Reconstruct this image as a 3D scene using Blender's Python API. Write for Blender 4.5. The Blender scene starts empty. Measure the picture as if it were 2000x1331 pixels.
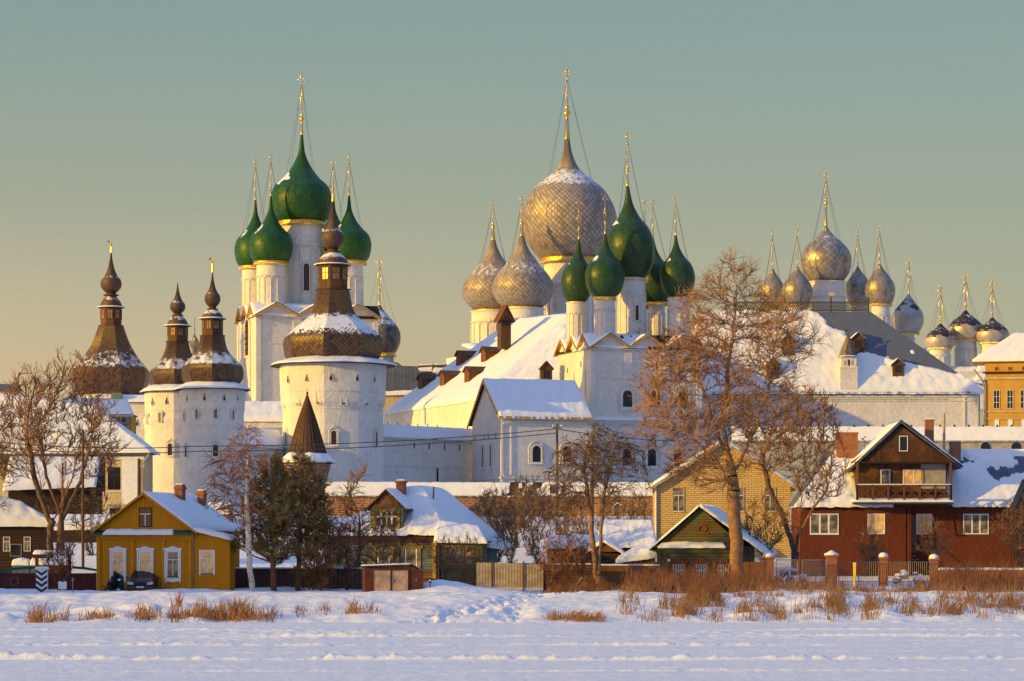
import bpy, math, random
from mathutils import Vector, Matrix, noise, kdtree
R = math.radians
sc = bpy.context.scene
C = sc.collection
F, H, HY = 5555.0, 3.0, 1100.0          # focal length in photo pixels, eye height, horizon row

# ---------------------------------------------------------------- camera
cam = bpy.data.cameras.new("camera"); co = bpy.data.objects.new("camera", cam); C.objects.link(co)
cam.lens = F/2000*36; cam.sensor_width = 36; cam.clip_end = 6000; cam.clip_start = 1
cam.shift_y = (HY-665.5)/2000
co.location = (0, 0, H); co.rotation_euler = (R(90), 0, 0)
sc.camera = co
sc.render.resolution_x, sc.render.resolution_y = 1024, 681

# ---------------------------------------------------------------- sky, sun, exposure
SUN_A, SUN_E = 25, 11.5                     # degrees: from the left, turned towards the camera; elevation
sd = Vector((-math.cos(R(SUN_A))*math.cos(R(SUN_E)), -math.sin(R(SUN_A))*math.cos(R(SUN_E)), math.sin(R(SUN_E))))
w = bpy.data.worlds.new("World"); sc.world = w; w.use_nodes = True
wt = w.node_tree; wt.nodes.clear()
def wn(t, **k):
    n = wt.nodes.new(t)
    for a, b in k.items(): setattr(n, a, b)
    return n
def ramp_set(cr, stops):
    while len(cr.elements) > 1: cr.elements.remove(cr.elements[-1])
    cr.elements[0].position = stops[0][0]; cr.elements[0].color = (*stops[0][1], 1)
    for p, c in stops[1:]:
        e = cr.elements.new(p); e.color = (*c, 1)
sky = wn('ShaderNodeTexSky', sky_type='NISHITA', sun_disc=False, sun_elevation=R(SUN_E), sun_rotation=R(-115),
         air_density=1.3, dust_density=2.0, ozone_density=2.0)
tc = wn('ShaderNodeTexCoord'); sep = wn('ShaderNodeSeparateXYZ'); wt.links.new(tc.outputs['Generated'], sep.inputs[0])
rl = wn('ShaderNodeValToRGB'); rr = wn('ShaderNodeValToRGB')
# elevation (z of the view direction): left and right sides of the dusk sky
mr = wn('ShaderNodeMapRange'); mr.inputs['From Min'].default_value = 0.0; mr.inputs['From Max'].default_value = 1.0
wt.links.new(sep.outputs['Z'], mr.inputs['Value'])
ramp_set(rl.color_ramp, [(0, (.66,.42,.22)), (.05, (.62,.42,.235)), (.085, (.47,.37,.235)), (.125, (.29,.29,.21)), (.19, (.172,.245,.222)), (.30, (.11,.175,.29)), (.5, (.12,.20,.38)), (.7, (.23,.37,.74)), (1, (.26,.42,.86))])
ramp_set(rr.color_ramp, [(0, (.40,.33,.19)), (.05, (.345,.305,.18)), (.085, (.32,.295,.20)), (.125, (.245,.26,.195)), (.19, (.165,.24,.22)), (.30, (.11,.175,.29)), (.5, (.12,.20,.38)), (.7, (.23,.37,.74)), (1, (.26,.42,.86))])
mx = wn('ShaderNodeMapRange'); mx.inputs['From Min'].default_value = -0.18; mx.inputs['From Max'].default_value = 0.18
wt.links.new(sep.outputs['X'], mx.inputs['Value'])
for q in (rl, rr): wt.links.new(mr.outputs[0], q.inputs[0])
m1 = wn('ShaderNodeMix', data_type='RGBA'); wt.links.new(mx.outputs[0], m1.inputs[0]); wt.links.new(rl.outputs[0], m1.inputs[6]); wt.links.new(rr.outputs[0], m1.inputs[7])
# warm glow of the low sun around its azimuth (the sky itself is golden there)
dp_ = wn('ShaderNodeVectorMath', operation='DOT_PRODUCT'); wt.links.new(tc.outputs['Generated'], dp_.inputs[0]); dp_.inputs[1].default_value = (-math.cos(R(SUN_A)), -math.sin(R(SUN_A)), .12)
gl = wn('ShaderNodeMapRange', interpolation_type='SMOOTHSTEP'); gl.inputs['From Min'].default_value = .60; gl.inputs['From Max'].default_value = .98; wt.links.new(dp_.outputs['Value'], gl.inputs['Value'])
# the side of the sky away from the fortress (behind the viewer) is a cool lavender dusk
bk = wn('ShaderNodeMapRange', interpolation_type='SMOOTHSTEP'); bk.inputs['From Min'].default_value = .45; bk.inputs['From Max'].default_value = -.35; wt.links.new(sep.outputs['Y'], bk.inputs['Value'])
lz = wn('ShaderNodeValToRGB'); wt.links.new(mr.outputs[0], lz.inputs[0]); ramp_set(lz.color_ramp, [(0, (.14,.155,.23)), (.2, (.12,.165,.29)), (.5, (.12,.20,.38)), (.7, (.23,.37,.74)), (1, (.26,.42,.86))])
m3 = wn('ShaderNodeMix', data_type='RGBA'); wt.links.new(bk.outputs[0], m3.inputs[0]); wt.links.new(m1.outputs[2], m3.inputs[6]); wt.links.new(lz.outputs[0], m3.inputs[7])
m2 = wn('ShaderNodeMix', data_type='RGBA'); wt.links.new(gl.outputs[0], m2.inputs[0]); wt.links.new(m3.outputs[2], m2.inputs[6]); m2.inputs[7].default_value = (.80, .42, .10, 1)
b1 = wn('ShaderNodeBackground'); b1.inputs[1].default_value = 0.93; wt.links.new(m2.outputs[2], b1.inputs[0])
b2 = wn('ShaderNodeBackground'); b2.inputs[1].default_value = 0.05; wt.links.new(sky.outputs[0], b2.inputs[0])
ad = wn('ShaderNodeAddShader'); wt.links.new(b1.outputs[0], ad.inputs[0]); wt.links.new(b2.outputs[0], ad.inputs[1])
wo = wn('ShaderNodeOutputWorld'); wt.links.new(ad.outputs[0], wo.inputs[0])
sl = bpy.data.lights.new("sun", 'SUN'); sl.energy = 5.0; sl.angle = R(0.5); sl.color = (1.0, .61, .065)
so = bpy.data.objects.new("sun", sl); C.objects.link(so); so.rotation_euler = (-sd).to_track_quat('-Z', 'Y').to_euler()
so.location = (-60, 100, 60)
sc.view_settings.view_transform = 'Standard'; sc.view_settings.look = 'None'
sc.view_settings.exposure = 0.0; sc.view_settings.gamma = 1.0

# ---------------------------------------------------------------- materials
def nt(name):
    m = bpy.data.materials.new(name); m.use_nodes = True; t = m.node_tree
    return m, t, t.nodes['Principled BSDF']
def N(t, ty, **k):
    n = t.nodes.new(ty)
    for a, b in k.items():
        if a.startswith('i_'): n.inputs[a[2:].replace('_', ' ')].default_value = b
        else: setattr(n, a, b)
    return n
def MA(t, op, a, b=None, c=None, clamp=False):
    n = t.nodes.new('ShaderNodeMath'); n.operation = op; n.use_clamp = clamp
    for i, v in enumerate((a, b, c)):
        if v is None: continue
        if isinstance(v, (int, float)): n.inputs[i].default_value = v
        else: t.links.new(v, n.inputs[i])
    return n.outputs[0]
def MIX(t, f, a, b):
    n = t.nodes.new('ShaderNodeMix'); n.data_type = 'RGBA'
    for i, v in ((0, f), (6, a), (7, b)):
        if isinstance(v, (int, float)): n.inputs[i].default_value = v
        elif isinstance(v, tuple): n.inputs[i].default_value = (*v, 1) if len(v) == 3 else v
        else: t.links.new(v, n.inputs[i])
    return n.outputs[2]
def NOI(t, vec, s, d=3, r=.55):
    n = t.nodes.new('ShaderNodeTexNoise'); n.inputs['Scale'].default_value = s; n.inputs['Detail'].default_value = d; n.inputs['Roughness'].default_value = r
    if vec is not None: t.links.new(vec, n.inputs['Vector'])
    return n.outputs['Fac']
def OBJ(t): return t.nodes.new('ShaderNodeTexCoord').outputs['Object']
def STEP(t, v, lo, hi):
    n = t.nodes.new('ShaderNodeMapRange'); n.inputs['From Min'].default_value = lo; n.inputs['From Max'].default_value = hi; n.interpolation_type = 'SMOOTHSTEP'
    t.links.new(v, n.inputs['Value']); return n.outputs[0]
def BUMP(t, bs, h, dist, st=1.0, prev=None):
    n = t.nodes.new('ShaderNodeBump'); n.inputs['Distance'].default_value = dist; n.inputs['Strength'].default_value = st
    t.links.new(h, n.inputs['Height'])
    if prev is not None: t.links.new(prev, n.inputs['Normal'])
    t.links.new(n.outputs[0], bs.inputs['Normal']); return n.outputs[0]
def sc3(c, k): return tuple(min(1, x*k) for x in c)

def plain(name, col, rough=.8, metal=0., var=.18, ns=1.5, bs=8., bd=.01, spec=.3):
    m, t, b = nt(name); o = OBJ(t)
    f = NOI(t, o, ns, 5, .6)
    t.links.new(MIX(t, STEP(t, f, .3, .7), sc3(col, 1-var), sc3(col, 1+var)), b.inputs['Base Color'])
    b.inputs['Roughness'].default_value = rough; b.inputs['Metallic'].default_value = metal
    b.inputs['Specular IOR Level'].default_value = spec
    if bd: BUMP(t, b, NOI(t, o, bs, 4), bd)
    return m

def snow_mat(name='snow', bd=.05, sc_=1.2, col=(.80, .83, .88)):
    m, t, b = nt(name); o = OBJ(t)
    n1 = NOI(t, o, sc_, 5, .6); n2 = NOI(t, o, sc_*9, 4, .65)
    t.links.new(MIX(t, n2, sc3(col, .95), sc3(col, 1.04)), b.inputs['Base Color'])
    b.inputs['Roughness'].default_value = .65; b.inputs['Specular IOR Level'].default_value = .2
    h = MA(t, 'ADD', n1, MA(t, 'MULTIPLY', n2, .25)); BUMP(t, b, h, bd)
    return m

def plaster(name, col, stain=(.34, .24, .17), amt=1.0, top=.60):
    m, t, b = nt(name); o = OBJ(t)
    n1 = NOI(t, o, .35, 6, .65); n2 = NOI(t, o, 2.2, 6, .7)
    mp = N(t, 'ShaderNodeMapping'); t.links.new(o, mp.inputs[0]); mp.inputs['Scale'].default_value = (1.6, 1.6, .16)
    n3 = NOI(t, mp.outputs[0], 1.3, 5, .65)
    c = MIX(t, STEP(t, MA(t, 'MULTIPLY', MA(t, 'ADD', n1, n2), .5), .36, .62), sc3(col, .84), sc3(col, 1.05))
    c = MIX(t, MA(t, 'MULTIPLY', STEP(t, n3, .55, .80), .22*amt), c, tuple(.45*x for x in col))
    c = MIX(t, MA(t, 'MULTIPLY', STEP(t, MA(t, 'MULTIPLY', MA(t, 'ADD', n1, n2), .5), top, top+.08), .75*amt), c, stain)
    t.links.new(c, b.inputs['Base Color']); b.inputs['Roughness'].default_value = .9; b.inputs['Specular IOR Level'].default_value = .15
    h = MA(t, 'ADD', n2, MA(t, 'MULTIPLY', NOI(t, o, 9, 4), .4)); BUMP(t, b, h, .12)
    return m

def scales(name, c1, c2, n, snow=0., lo=.2, hi=.8, metal=0., rough=.6, line=.09, bd=.05, snz=.55, one=False, rust=None):
    """overlapping diamond scales on a lathe (UV: turns, conformal height) with snow caught on the flatter parts"""
    m, t, b = nt(name)
    uv = t.nodes.new('ShaderNodeUVMap').outputs[0]
    s = t.nodes.new('ShaderNodeSeparateXYZ'); t.links.new(uv, s.inputs[0])
    u = MA(t, 'MULTIPLY', s.outputs[0], float(n)); v = MA(t, 'MULTIPLY', s.outputs[1], float(n))
    wob = NOI(t, OBJ(t), 1.1, 3); v = MA(t, 'ADD', v, MA(t, 'MULTIPLY', wob, .35))
    a = MA(t, 'ADD', u, v); c = MA(t, 'SUBTRACT', v, u)
    fa, fc = MA(t, 'FRACT', a), MA(t, 'FRACT', c)
    cv = t.nodes.new('ShaderNodeCombineXYZ'); t.links.new(MA(t, 'FLOOR', a), cv.inputs[0]); t.links.new(MA(t, 'FLOOR', c), cv.inputs[1])
    wn_ = t.nodes.new('ShaderNodeTexWhiteNoise'); t.links.new(cv.outputs[0], wn_.inputs[0])
    o = OBJ(t); big = NOI(t, o, .55, 6, .7)
    col = MIX(t, STEP(t, MA(t, 'ADD', MA(t, 'MULTIPLY', wn_.outputs['Value'], .6), MA(t, 'MULTIPLY', big, .6)), lo, hi), c1, c2)
    e1 = MA(t, 'LESS_THAN', fa, line); e2 = MA(t, 'LESS_THAN', fc, line)
    ed = MA(t, 'MAXIMUM', e1, MA(t, 'MULTIPLY', e2, .45 if one else 1.))
    col = MIX(t, MA(t, 'MULTIPLY', ed, .75), col, sc3(c1, .3))
    if rust:
        g2 = t.nodes.new('ShaderNodeNewGeometry'); sg = t.nodes.new('ShaderNodeSeparateXYZ'); t.links.new(g2.outputs['Normal'], sg.inputs[0])
        q = STEP(t, MA(t, 'ADD', sg.outputs[2], MA(t, 'MULTIPLY', MA(t, 'ADD', wn_.outputs['Value'], NOI(t, o, 1.2, 3)), .35)), rust, rust+.04)
        col = MIX(t, q, col, (.05, .03, .025))
    h = MA(t, 'MINIMUM', fa, fc)
    b.inputs['Roughness'].default_value = rough
    mt = metal
    if snow > 0:
        g = t.nodes.new('ShaderNodeNewGeometry'); sn = t.nodes.new('ShaderNodeSeparateXYZ'); t.links.new(g.outputs['True Normal'], sn.inputs[0])
        k = MA(t, 'ADD', sn.outputs[2], MA(t, 'MULTIPLY', MA(t, 'SUBTRACT', NOI(t, o, 1.6, 5, .7), .5), .9))
        k = MA(t, 'ADD', k, MA(t, 'MULTIPLY', MA(t, 'SUBTRACT', .5, h), .22))
        msk = MA(t, 'MULTIPLY', STEP(t, k, snz, snz+.07), snow)
        col = MIX(t, msk, col, (.80, .83, .88))
        t.links.new(MA(t, 'MULTIPLY', MA(t, 'SUBTRACT', 1., msk), metal), b.inputs['Metallic'])
        h = MA(t, 'ADD', MA(t, 'MULTIPLY', h, MA(t, 'SUBTRACT', 1., MA(t, 'MULTIPLY', msk, .7))), MA(t, 'MULTIPLY', msk, 1.2))
    else: b.inputs['Metallic'].default_value = metal
    t.links.new(col, b.inputs['Base Color']); BUMP(t, b, h, bd)
    return m

def boards(name, col, wdt=.16, vert=True, var=.35, rough=.75, patch=None, gro=.35):
    m, t, b = nt(name); o = OBJ(t)
    s = t.nodes.new('ShaderNodeSeparateXYZ'); t.links.new(o, s.inputs[0])
    q = MA(t, 'DIVIDE', MA(t, 'ADD', s.outputs[0], s.outputs[1]) if vert else s.outputs[2], wdt)
    wn_ = t.nodes.new('ShaderNodeTexWhiteNoise'); wn_.noise_dimensions = '1D'; t.links.new(MA(t, 'FLOOR', q), wn_.inputs['W'])
    mp = N(t, 'ShaderNodeMapping'); t.links.new(o, mp.inputs[0]); mp.inputs['Scale'].default_value = (6, 6, .5) if vert else (.5, .5, 6)
    g = NOI(t, mp.outputs[0], 2, 5, .65)
    c = MIX(t, MA(t, 'MULTIPLY', MA(t, 'ADD', wn_.outputs['Value'], g), .5), sc3(col, 1-var), sc3(col, 1+var))
    if patch: c = MIX(t, STEP(t, NOI(t, o, .7, 5, .65), .5, .62), c, patch)
    fr = MA(t, 'FRACT', q); e = MA(t, 'LESS_THAN', fr, .12)
    c = MIX(t, MA(t, 'MULTIPLY', e, 1-gro), c, sc3(col, .25))
    t.links.new(c, b.inputs['Base Color']); b.inputs['Roughness'].default_value = rough; b.inputs['Specular IOR Level'].default_value = .2
    BUMP(t, b, MA(t, 'ADD', MA(t, 'MULTIPLY', STEP(t, fr, .0, .15), 1.), MA(t, 'MULTIPLY', g, .3)), .02)
    return m

def brick(name, c1, c2, mortar, bw=.26, bh=.08, ms=.016, dirt=.0, snowy=False):
    m, t, b = nt(name); o = OBJ(t)
    s = t.nodes.new('ShaderNodeSeparateXYZ'); t.links.new(o, s.inputs[0])
    cv = t.nodes.new('ShaderNodeCombineXYZ'); t.links.new(MA(t, 'ADD', s.outputs[0], s.outputs[1]), cv.inputs[0]); t.links.new(s.outputs[2], cv.inputs[1])
    bt = t.nodes.new('ShaderNodeTexBrick'); t.links.new(cv.outputs[0], bt.inputs['Vector'])
    bt.inputs['Color1'].default_value = (*c1, 1); bt.inputs['Color2'].default_value = (*c2, 1); bt.inputs['Mortar'].default_value = (*mortar, 1)
    bt.inputs['Scale'].default_value = 1.; bt.inputs['Brick Width'].default_value = bw; bt.inputs['Row Height'].default_value = bh; bt.inputs['Mortar Size'].default_value = ms
    c = bt.outputs['Color']
    n = NOI(t, o, 1.1, 6, .7)
    c = MIX(t, MA(t, 'MULTIPLY', STEP(t, n, .45, .72), .35+dirt), c, tuple(.4*x for x in c1))
    t.links.new(c, b.inputs['Base Color']); b.inputs['Roughness'].default_value = .9; b.inputs['Specular IOR Level'].default_value = .15
    BUMP(t, b, MA(t, 'ADD', MA(t, 'MULTIPLY', bt.outputs['Fac'], -1.), MA(t, 'MULTIPLY', n, .6)), .02)
    return m

def corrug(name, col, wdt=.18, axis=0, metal=.0, rough=.5, var=.25, bd=.03):
    m, t, b = nt(name); o = OBJ(t); s = t.nodes.new('ShaderNodeSeparateXYZ'); t.links.new(o, s.inputs[0])
    q = MA(t, 'SINE', MA(t, 'MULTIPLY', s.outputs[axis], 6.283/wdt))
    n = NOI(t, o, .9, 6, .65)
    t.links.new(MIX(t, STEP(t, n, .35, .7), sc3(col, 1-var), sc3(col, 1+var)), b.inputs['Base Color'])
    b.inputs['Roughness'].default_value = rough; b.inputs['Metallic'].default_value = metal
    BUMP(t, b, q, bd); return m

def glass(name, col, cur=None):
    m, t, b = nt(name); o = OBJ(t)
    if cur:
        f = NOI(t, o, 1.7, 3)
        s = t.nodes.new('ShaderNodeSeparateXYZ'); t.links.new(o, s.inputs[0])
        fold = MA(t, 'MULTIPLY', MA(t, 'ADD', MA(t, 'SINE', MA(t, 'MULTIPLY', s.outputs[0], 42.)), 1.), .15)
        t.links.new(MIX(t, MA(t, 'ADD', STEP(t, f, .42, .6), fold), cur, col), b.inputs['Base Color'])
    else:
        t.links.new(MIX(t, NOI(t, o, 2.5, 3), sc3(col, .6), sc3(col, 1.5)), b.inputs['Base Color'])
    b.inputs['Roughness'].default_value = .12; b.inputs['Specular IOR Level'].default_value = .6
    BUMP(t, b, NOI(t, o, 1.2, 2), .01)
    return m

def green_paint(name, ca=(.009, .062, .013), cb=(.020, .095, .018), ro=.42):
    m, t, b = nt(name); uv = t.nodes.new('ShaderNodeUVMap').outputs[0]
    s = t.nodes.new('ShaderNodeSeparateXYZ'); t.links.new(uv, s.inputs[0])
    u = MA(t, 'FRACT', MA(t, 'MULTIPLY', s.outputs[0], 28.)); v = MA(t, 'FRACT', MA(t, 'ADD', MA(t, 'MULTIPLY', s.outputs[1], 16.), MA(t, 'MULTIPLY', MA(t, 'FLOOR', MA(t, 'MULTIPLY', s.outputs[0], 28.)), .5)))
    e = MA(t, 'MAXIMUM', MA(t, 'LESS_THAN', u, .06), MA(t, 'LESS_THAN', v, .05))
    o = OBJ(t); n = NOI(t, o, .9, 6, .7)
    mp = N(t, 'ShaderNodeMapping'); t.links.new(o, mp.inputs[0]); mp.inputs['Scale'].default_value = (2.5, 2.5, .3)
    n3 = NOI(t, mp.outputs[0], 1.5, 5, .65)
    c = MIX(t, STEP(t, n, .35, .65), ca, cb)
    c = MIX(t, MA(t, 'MULTIPLY', STEP(t, n3, .52, .75), .5), c, (.020, .06, .016))
    c = MIX(t, MA(t, 'MULTIPLY', e, .6), c, (.003, .022, .008))
    g = t.nodes.new('ShaderNodeNewGeometry'); sn = t.nodes.new('ShaderNodeSeparateXYZ'); t.links.new(g.outputs['Normal'], sn.inputs[0])
    c = MIX(t, STEP(t, MA(t, 'ADD', MA(t, 'ADD', sn.outputs[2], MA(t, 'MULTIPLY', sn.outputs[0], -.35)), MA(t, 'MULTIPLY', NOI(t, o, .7, 4, .6), 1.0)), 1.44, 1.47), c, (.80, .83, .88))
    c = MIX(t, STEP(t, NOI(t, o, 3.5, 3), .70, .73), c, (.13, .07, .03))
    t.links.new(c, b.inputs['Base Color']); b.inputs['Roughness'].default_value = ro; b.inputs['Specular IOR Level'].default_value = .3
    BUMP(t, b, MA(t, 'SUBTRACT', NOI(t, o, 1.6, 3), MA(t, 'MULTIPLY', e, .3)), .06); return m

M = {}
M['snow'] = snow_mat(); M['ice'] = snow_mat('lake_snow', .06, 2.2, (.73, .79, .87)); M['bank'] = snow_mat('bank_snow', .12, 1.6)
M['white'] = plaster('white_plaster', (.74, .71, .66), (.45, .36, .28), 1.6, .625); M['white_worn'] = plaster('worn_white_plaster', (.74, .71, .67), amt=1.8, top=.55)
M['cream'] = plaster('cream_plaster', (.56, .45, .27), (.62, .60, .55), 1.0, .55)
M['ochre'] = plaster('ochre_plaster', (.60, .34, .07), (.30, .20, .10), .6)
M['shingle'] = scales('wood_shingle', (.05, .027, .016), (.145, .08, .042), 64, snow=1., snz=.645, bd=.07, rough=.45, line=.14, metal=.25)
M['shingle_fine'] = scales('wood_shingle_small', (.06, .030, .018), (.13, .066, .036), 26, snow=1., snz=.66, bd=.04, rough=.6, line=.16)
M['aspen'] = scales('aspen_scale', (.24, .20, .165), (.40, .34, .28), 52, snow=1., snz=.74, bd=.09, rough=.5, line=.16, one=True, metal=.25)
M['aspen_small'] = scales('aspen_scale_small', (.24, .20, .165), (.40, .34, .28), 40, snow=1., snz=.70, bd=.06, rough=.5, line=.16, one=True, metal=.25)
M['tin'] = scales('tin_scale', (.22, .19, .155), (.42, .36, .29), 26, snow=.9, snz=.82, bd=.05, rough=.42, line=.07, metal=.55)
M['tin_dark'] = scales('dark_tin_scale', (.07, .06, .055), (.20, .17, .14), 20, snow=.9, snz=.62, bd=.05, rough=.5, line=.08, metal=.3)
M['tin_coarse'] = scales('peeling_tin_scale', (.30, .24, .19), (.55, .47, .38), 11, snow=.8, snz=.86, bd=.03, rough=.45, line=.035, metal=.4, rust=.80)
M['tin_sheet'] = scales('tin_sheet', (.36, .33, .28), (.42, .38, .33), 6, snow=.8, snz=.92, bd=.012, rough=.4, line=.02, metal=.5, rust=1.02)
M['green'] = green_paint('green_dome_paint')
M['green_teal'] = green_paint('dark_teal_dome_paint', (.012, .050, .022), (.034, .074, .018), .38)
M['gold'] = plain('gilding', (1.0, .60, .16), .28, 1., .12, 3, 12, .01)
M['goldpaint'] = plain('ochre_trim_paint', (.55, .31, .07), .6, 0, .25, 2)
M['lace'] = plain('gilt_lace_band', (.9, .52, .12), .35, .85, .35, 5, 18, .03)
M['wire'] = plain('wire', (.10, .09, .08), .6, .4, .1, 3, 8, 0)
M['wood'] = boards('weathered_wood', (.115, .062, .035), .22, True, .35)
M['wood_red'] = boards('reddish_wood', (.17, .070, .036), .2, True, .3)
M['wood_dark'] = boards('dark_log_wood', (.045, .026, .018), .2, False, .4)
M['wood_h'] = boards('brown_boards', (.12, .055, .03), .2, False, .4)
M['slate'] = corrug('blue_grey_sheet', (.085, .115, .19), .5, 0, .1, .6, .25, .004)
M['glass'] = glass('dark_glass', (.015, .016, .022)); M['glass_b'] = glass('brown_glass', (.05, .022, .014))
M['curtain'] = glass('curtained_glass', (.92, .62, .26), (.60, .36, .15)); M['lace_c'] = glass('netted_glass', (.30, .24, .17), (.05, .045, .045))
M['whitewood'] = plain('white_window_paint', (.72, .76, .80), .6, 0, .08, 4)
M['yellow'] = boards('yellow_board', (.53, .225, .006), .17, True, .10, gro=.6)
M['yellow_flat'] = plain('yellow_paint', (.53, .225, .006), .7, 0, .12, 2.)
M['greenroof'] = plain('green_metal', (.012, .085, .055), .5, 0, .2, 2)
M['teal'] = boards('teal_boards', (.14, .21, .175), .18, False, .25, patch=(.17, .09, .045))
M['olive'] = boards('olive_boards', (.105, .105, .05), .18, False, .25, patch=(.13, .07, .03))
M['carved'] = plain('ochre_carved_wood', (.30, .19, .05), .7, 0, .35, 4, 14, .03)
M['maroon'] = plain('maroon_paint', (.075, .022, .018), .7, 0, .3, 1.5)
M['redwall'] = plaster('red_brown_render', (.145, .040, .022), (.07, .022, .016), .8, .58)
M['fence_brown'] = corrug('brown_profiled_sheet', (.085, .042, .034), .25, 0, 0, .5)
M['fence_red'] = boards('dark_red_fence', (.09, .025, .02), .15, True, .25)
M['fence_wood'] = boards('orange_brown_fence', (.19, .085, .035), .14, True, .4)
M['picket'] = plain('pale_picket', (.62, .47, .27), .7, 0, .25, 2)
M['rbrick'] = brick('red_brick', (.26, .075, .035), (.42, .17, .08), (.42, .31, .23), .55, .19, .035, .15)
M['rbrick2'] = brick('chimney_brick', (.36, .085, .03), (.46, .14, .05), (.30, .2, .15), .25, .09, .016, .1)
M['ybrick'] = brick('yellow_brick', (.70, .48, .19), (.78, .56, .24), (.33, .22, .10), .46, .15, .018, .0)
M['bark'] = plain('bark', (.12, .072, .045), .85, 0, .35, 3, 12, .04)
M['bark_o'] = plain('poplar_bark', (.26, .145, .075), .85, 0, .3, 3, 12, .04)
M['twig'] = plain('twig_bark', (.22, .115, .055), .8, 0, .3, 1.5, 8, 0)
M['twig_o'] = plain('poplar_twig', (.29, .155, .07), .8, 0, .35, 1.5, 8, 0)
M['twig_d'] = plain('dark_twig', (.17, .105, .062), .8, 0, .3, 1.5, 8, 0)
M['twig_p'] = plain('birch_twig', (.26, .13, .085), .8, 0, .3, 1.5, 8, 0)
M['pinebark'] = plain('pine_bark', (.20, .085, .04), .85, 0, .35, 3, 12, .03)
M['needle'] = plain('pine_needles', (.25, .165, .048), .6, 0, .5, 1.3, 8, 0)
M['needle_o'] = plain('rusty_juniper', (.19, .10, .03), .7, 0, .5, 1.3, 8, 0)
M['needle_b'] = plain('spruce_needles', (.018, .040, .028), .6, 0, .4, 2, 8, 0)
M['grass'] = plain('dry_grass', (.26, .13, .06), .8, 0, .6, 1.6, 8, 0)
M['grass2'] = plain('pale_dry_grass', (.25, .14, .075), .8, 0, .6, 1.6, 8, 0)
M['brush'] = plain('rusty_brush', (.19, .085, .045), .8, 0, .6, 1.2, 8, 0)
M['belvedere_pane'] = plain('amber_pane', (.30, .17, .07), .25, 0, .4, 3, 8, 0, .5)
M['wood_attic'] = boards('blackened_planks', (.075, .038, .022), .2, True, .45, patch=(.16, .065, .03))
M['bumper'] = plain('brown_bumper', (.10, .04, .028), .4, .1, .3, 3)
M['black'] = plain('black_paint', (.02, .02, .025), .5, 0, .2, 2)
M['bwhite'] = plain('white_paint', (.75, .75, .76), .6, 0, .08, 3)
M['steel'] = plain('grey_steel', (.22, .23, .25), .5, .4, .2, 3)
M['carpaint'] = plain('dark_blue_car_paint', (.018, .024, .055), .25, .3, .1, 2, 5, 0, .5)
M['tyre'] = plain('rubber', (.02, .02, .02), .8, 0, .2, 3)
M['lamp'] = plain('headlight_glass', (.6, .62, .64), .15, 0, .05, 3, 5, 0, .6)
M['rust'] = plain('rusty_door_metal', (.42, .29, .22), .3, .2, .3, 1.6, 5, .03)
M['yellowpost'] = plain('bright_yellow_paint', (.95, .66, .02), .5, 0, .1, 4)
M['grey_wood'] = boards('grey_wood', (.15, .12, .10), .12, True, .35)
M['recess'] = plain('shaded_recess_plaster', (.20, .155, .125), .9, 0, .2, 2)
M['concrete'] = plain('grey_render', (.34, .33, .31), .9, 0, .25, 1.5, 8, .03)
def birch_mat():
    m, t, b = nt('birch_bark'); o = OBJ(t)
    mp = N(t, 'ShaderNodeMapping'); t.links.new(o, mp.inputs[0]); mp.inputs['Scale'].default_value = (3, 3, 5)
    t.links.new(MIX(t, STEP(t, NOI(t, mp.outputs[0], 1.3, 5, .7), .56, .62), (.62, .55, .47), (.06, .045, .04)), b.inputs['Base Color'])
    b.inputs['Roughness'].default_value = .8; return m
M['birch'] = birch_mat()

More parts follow.
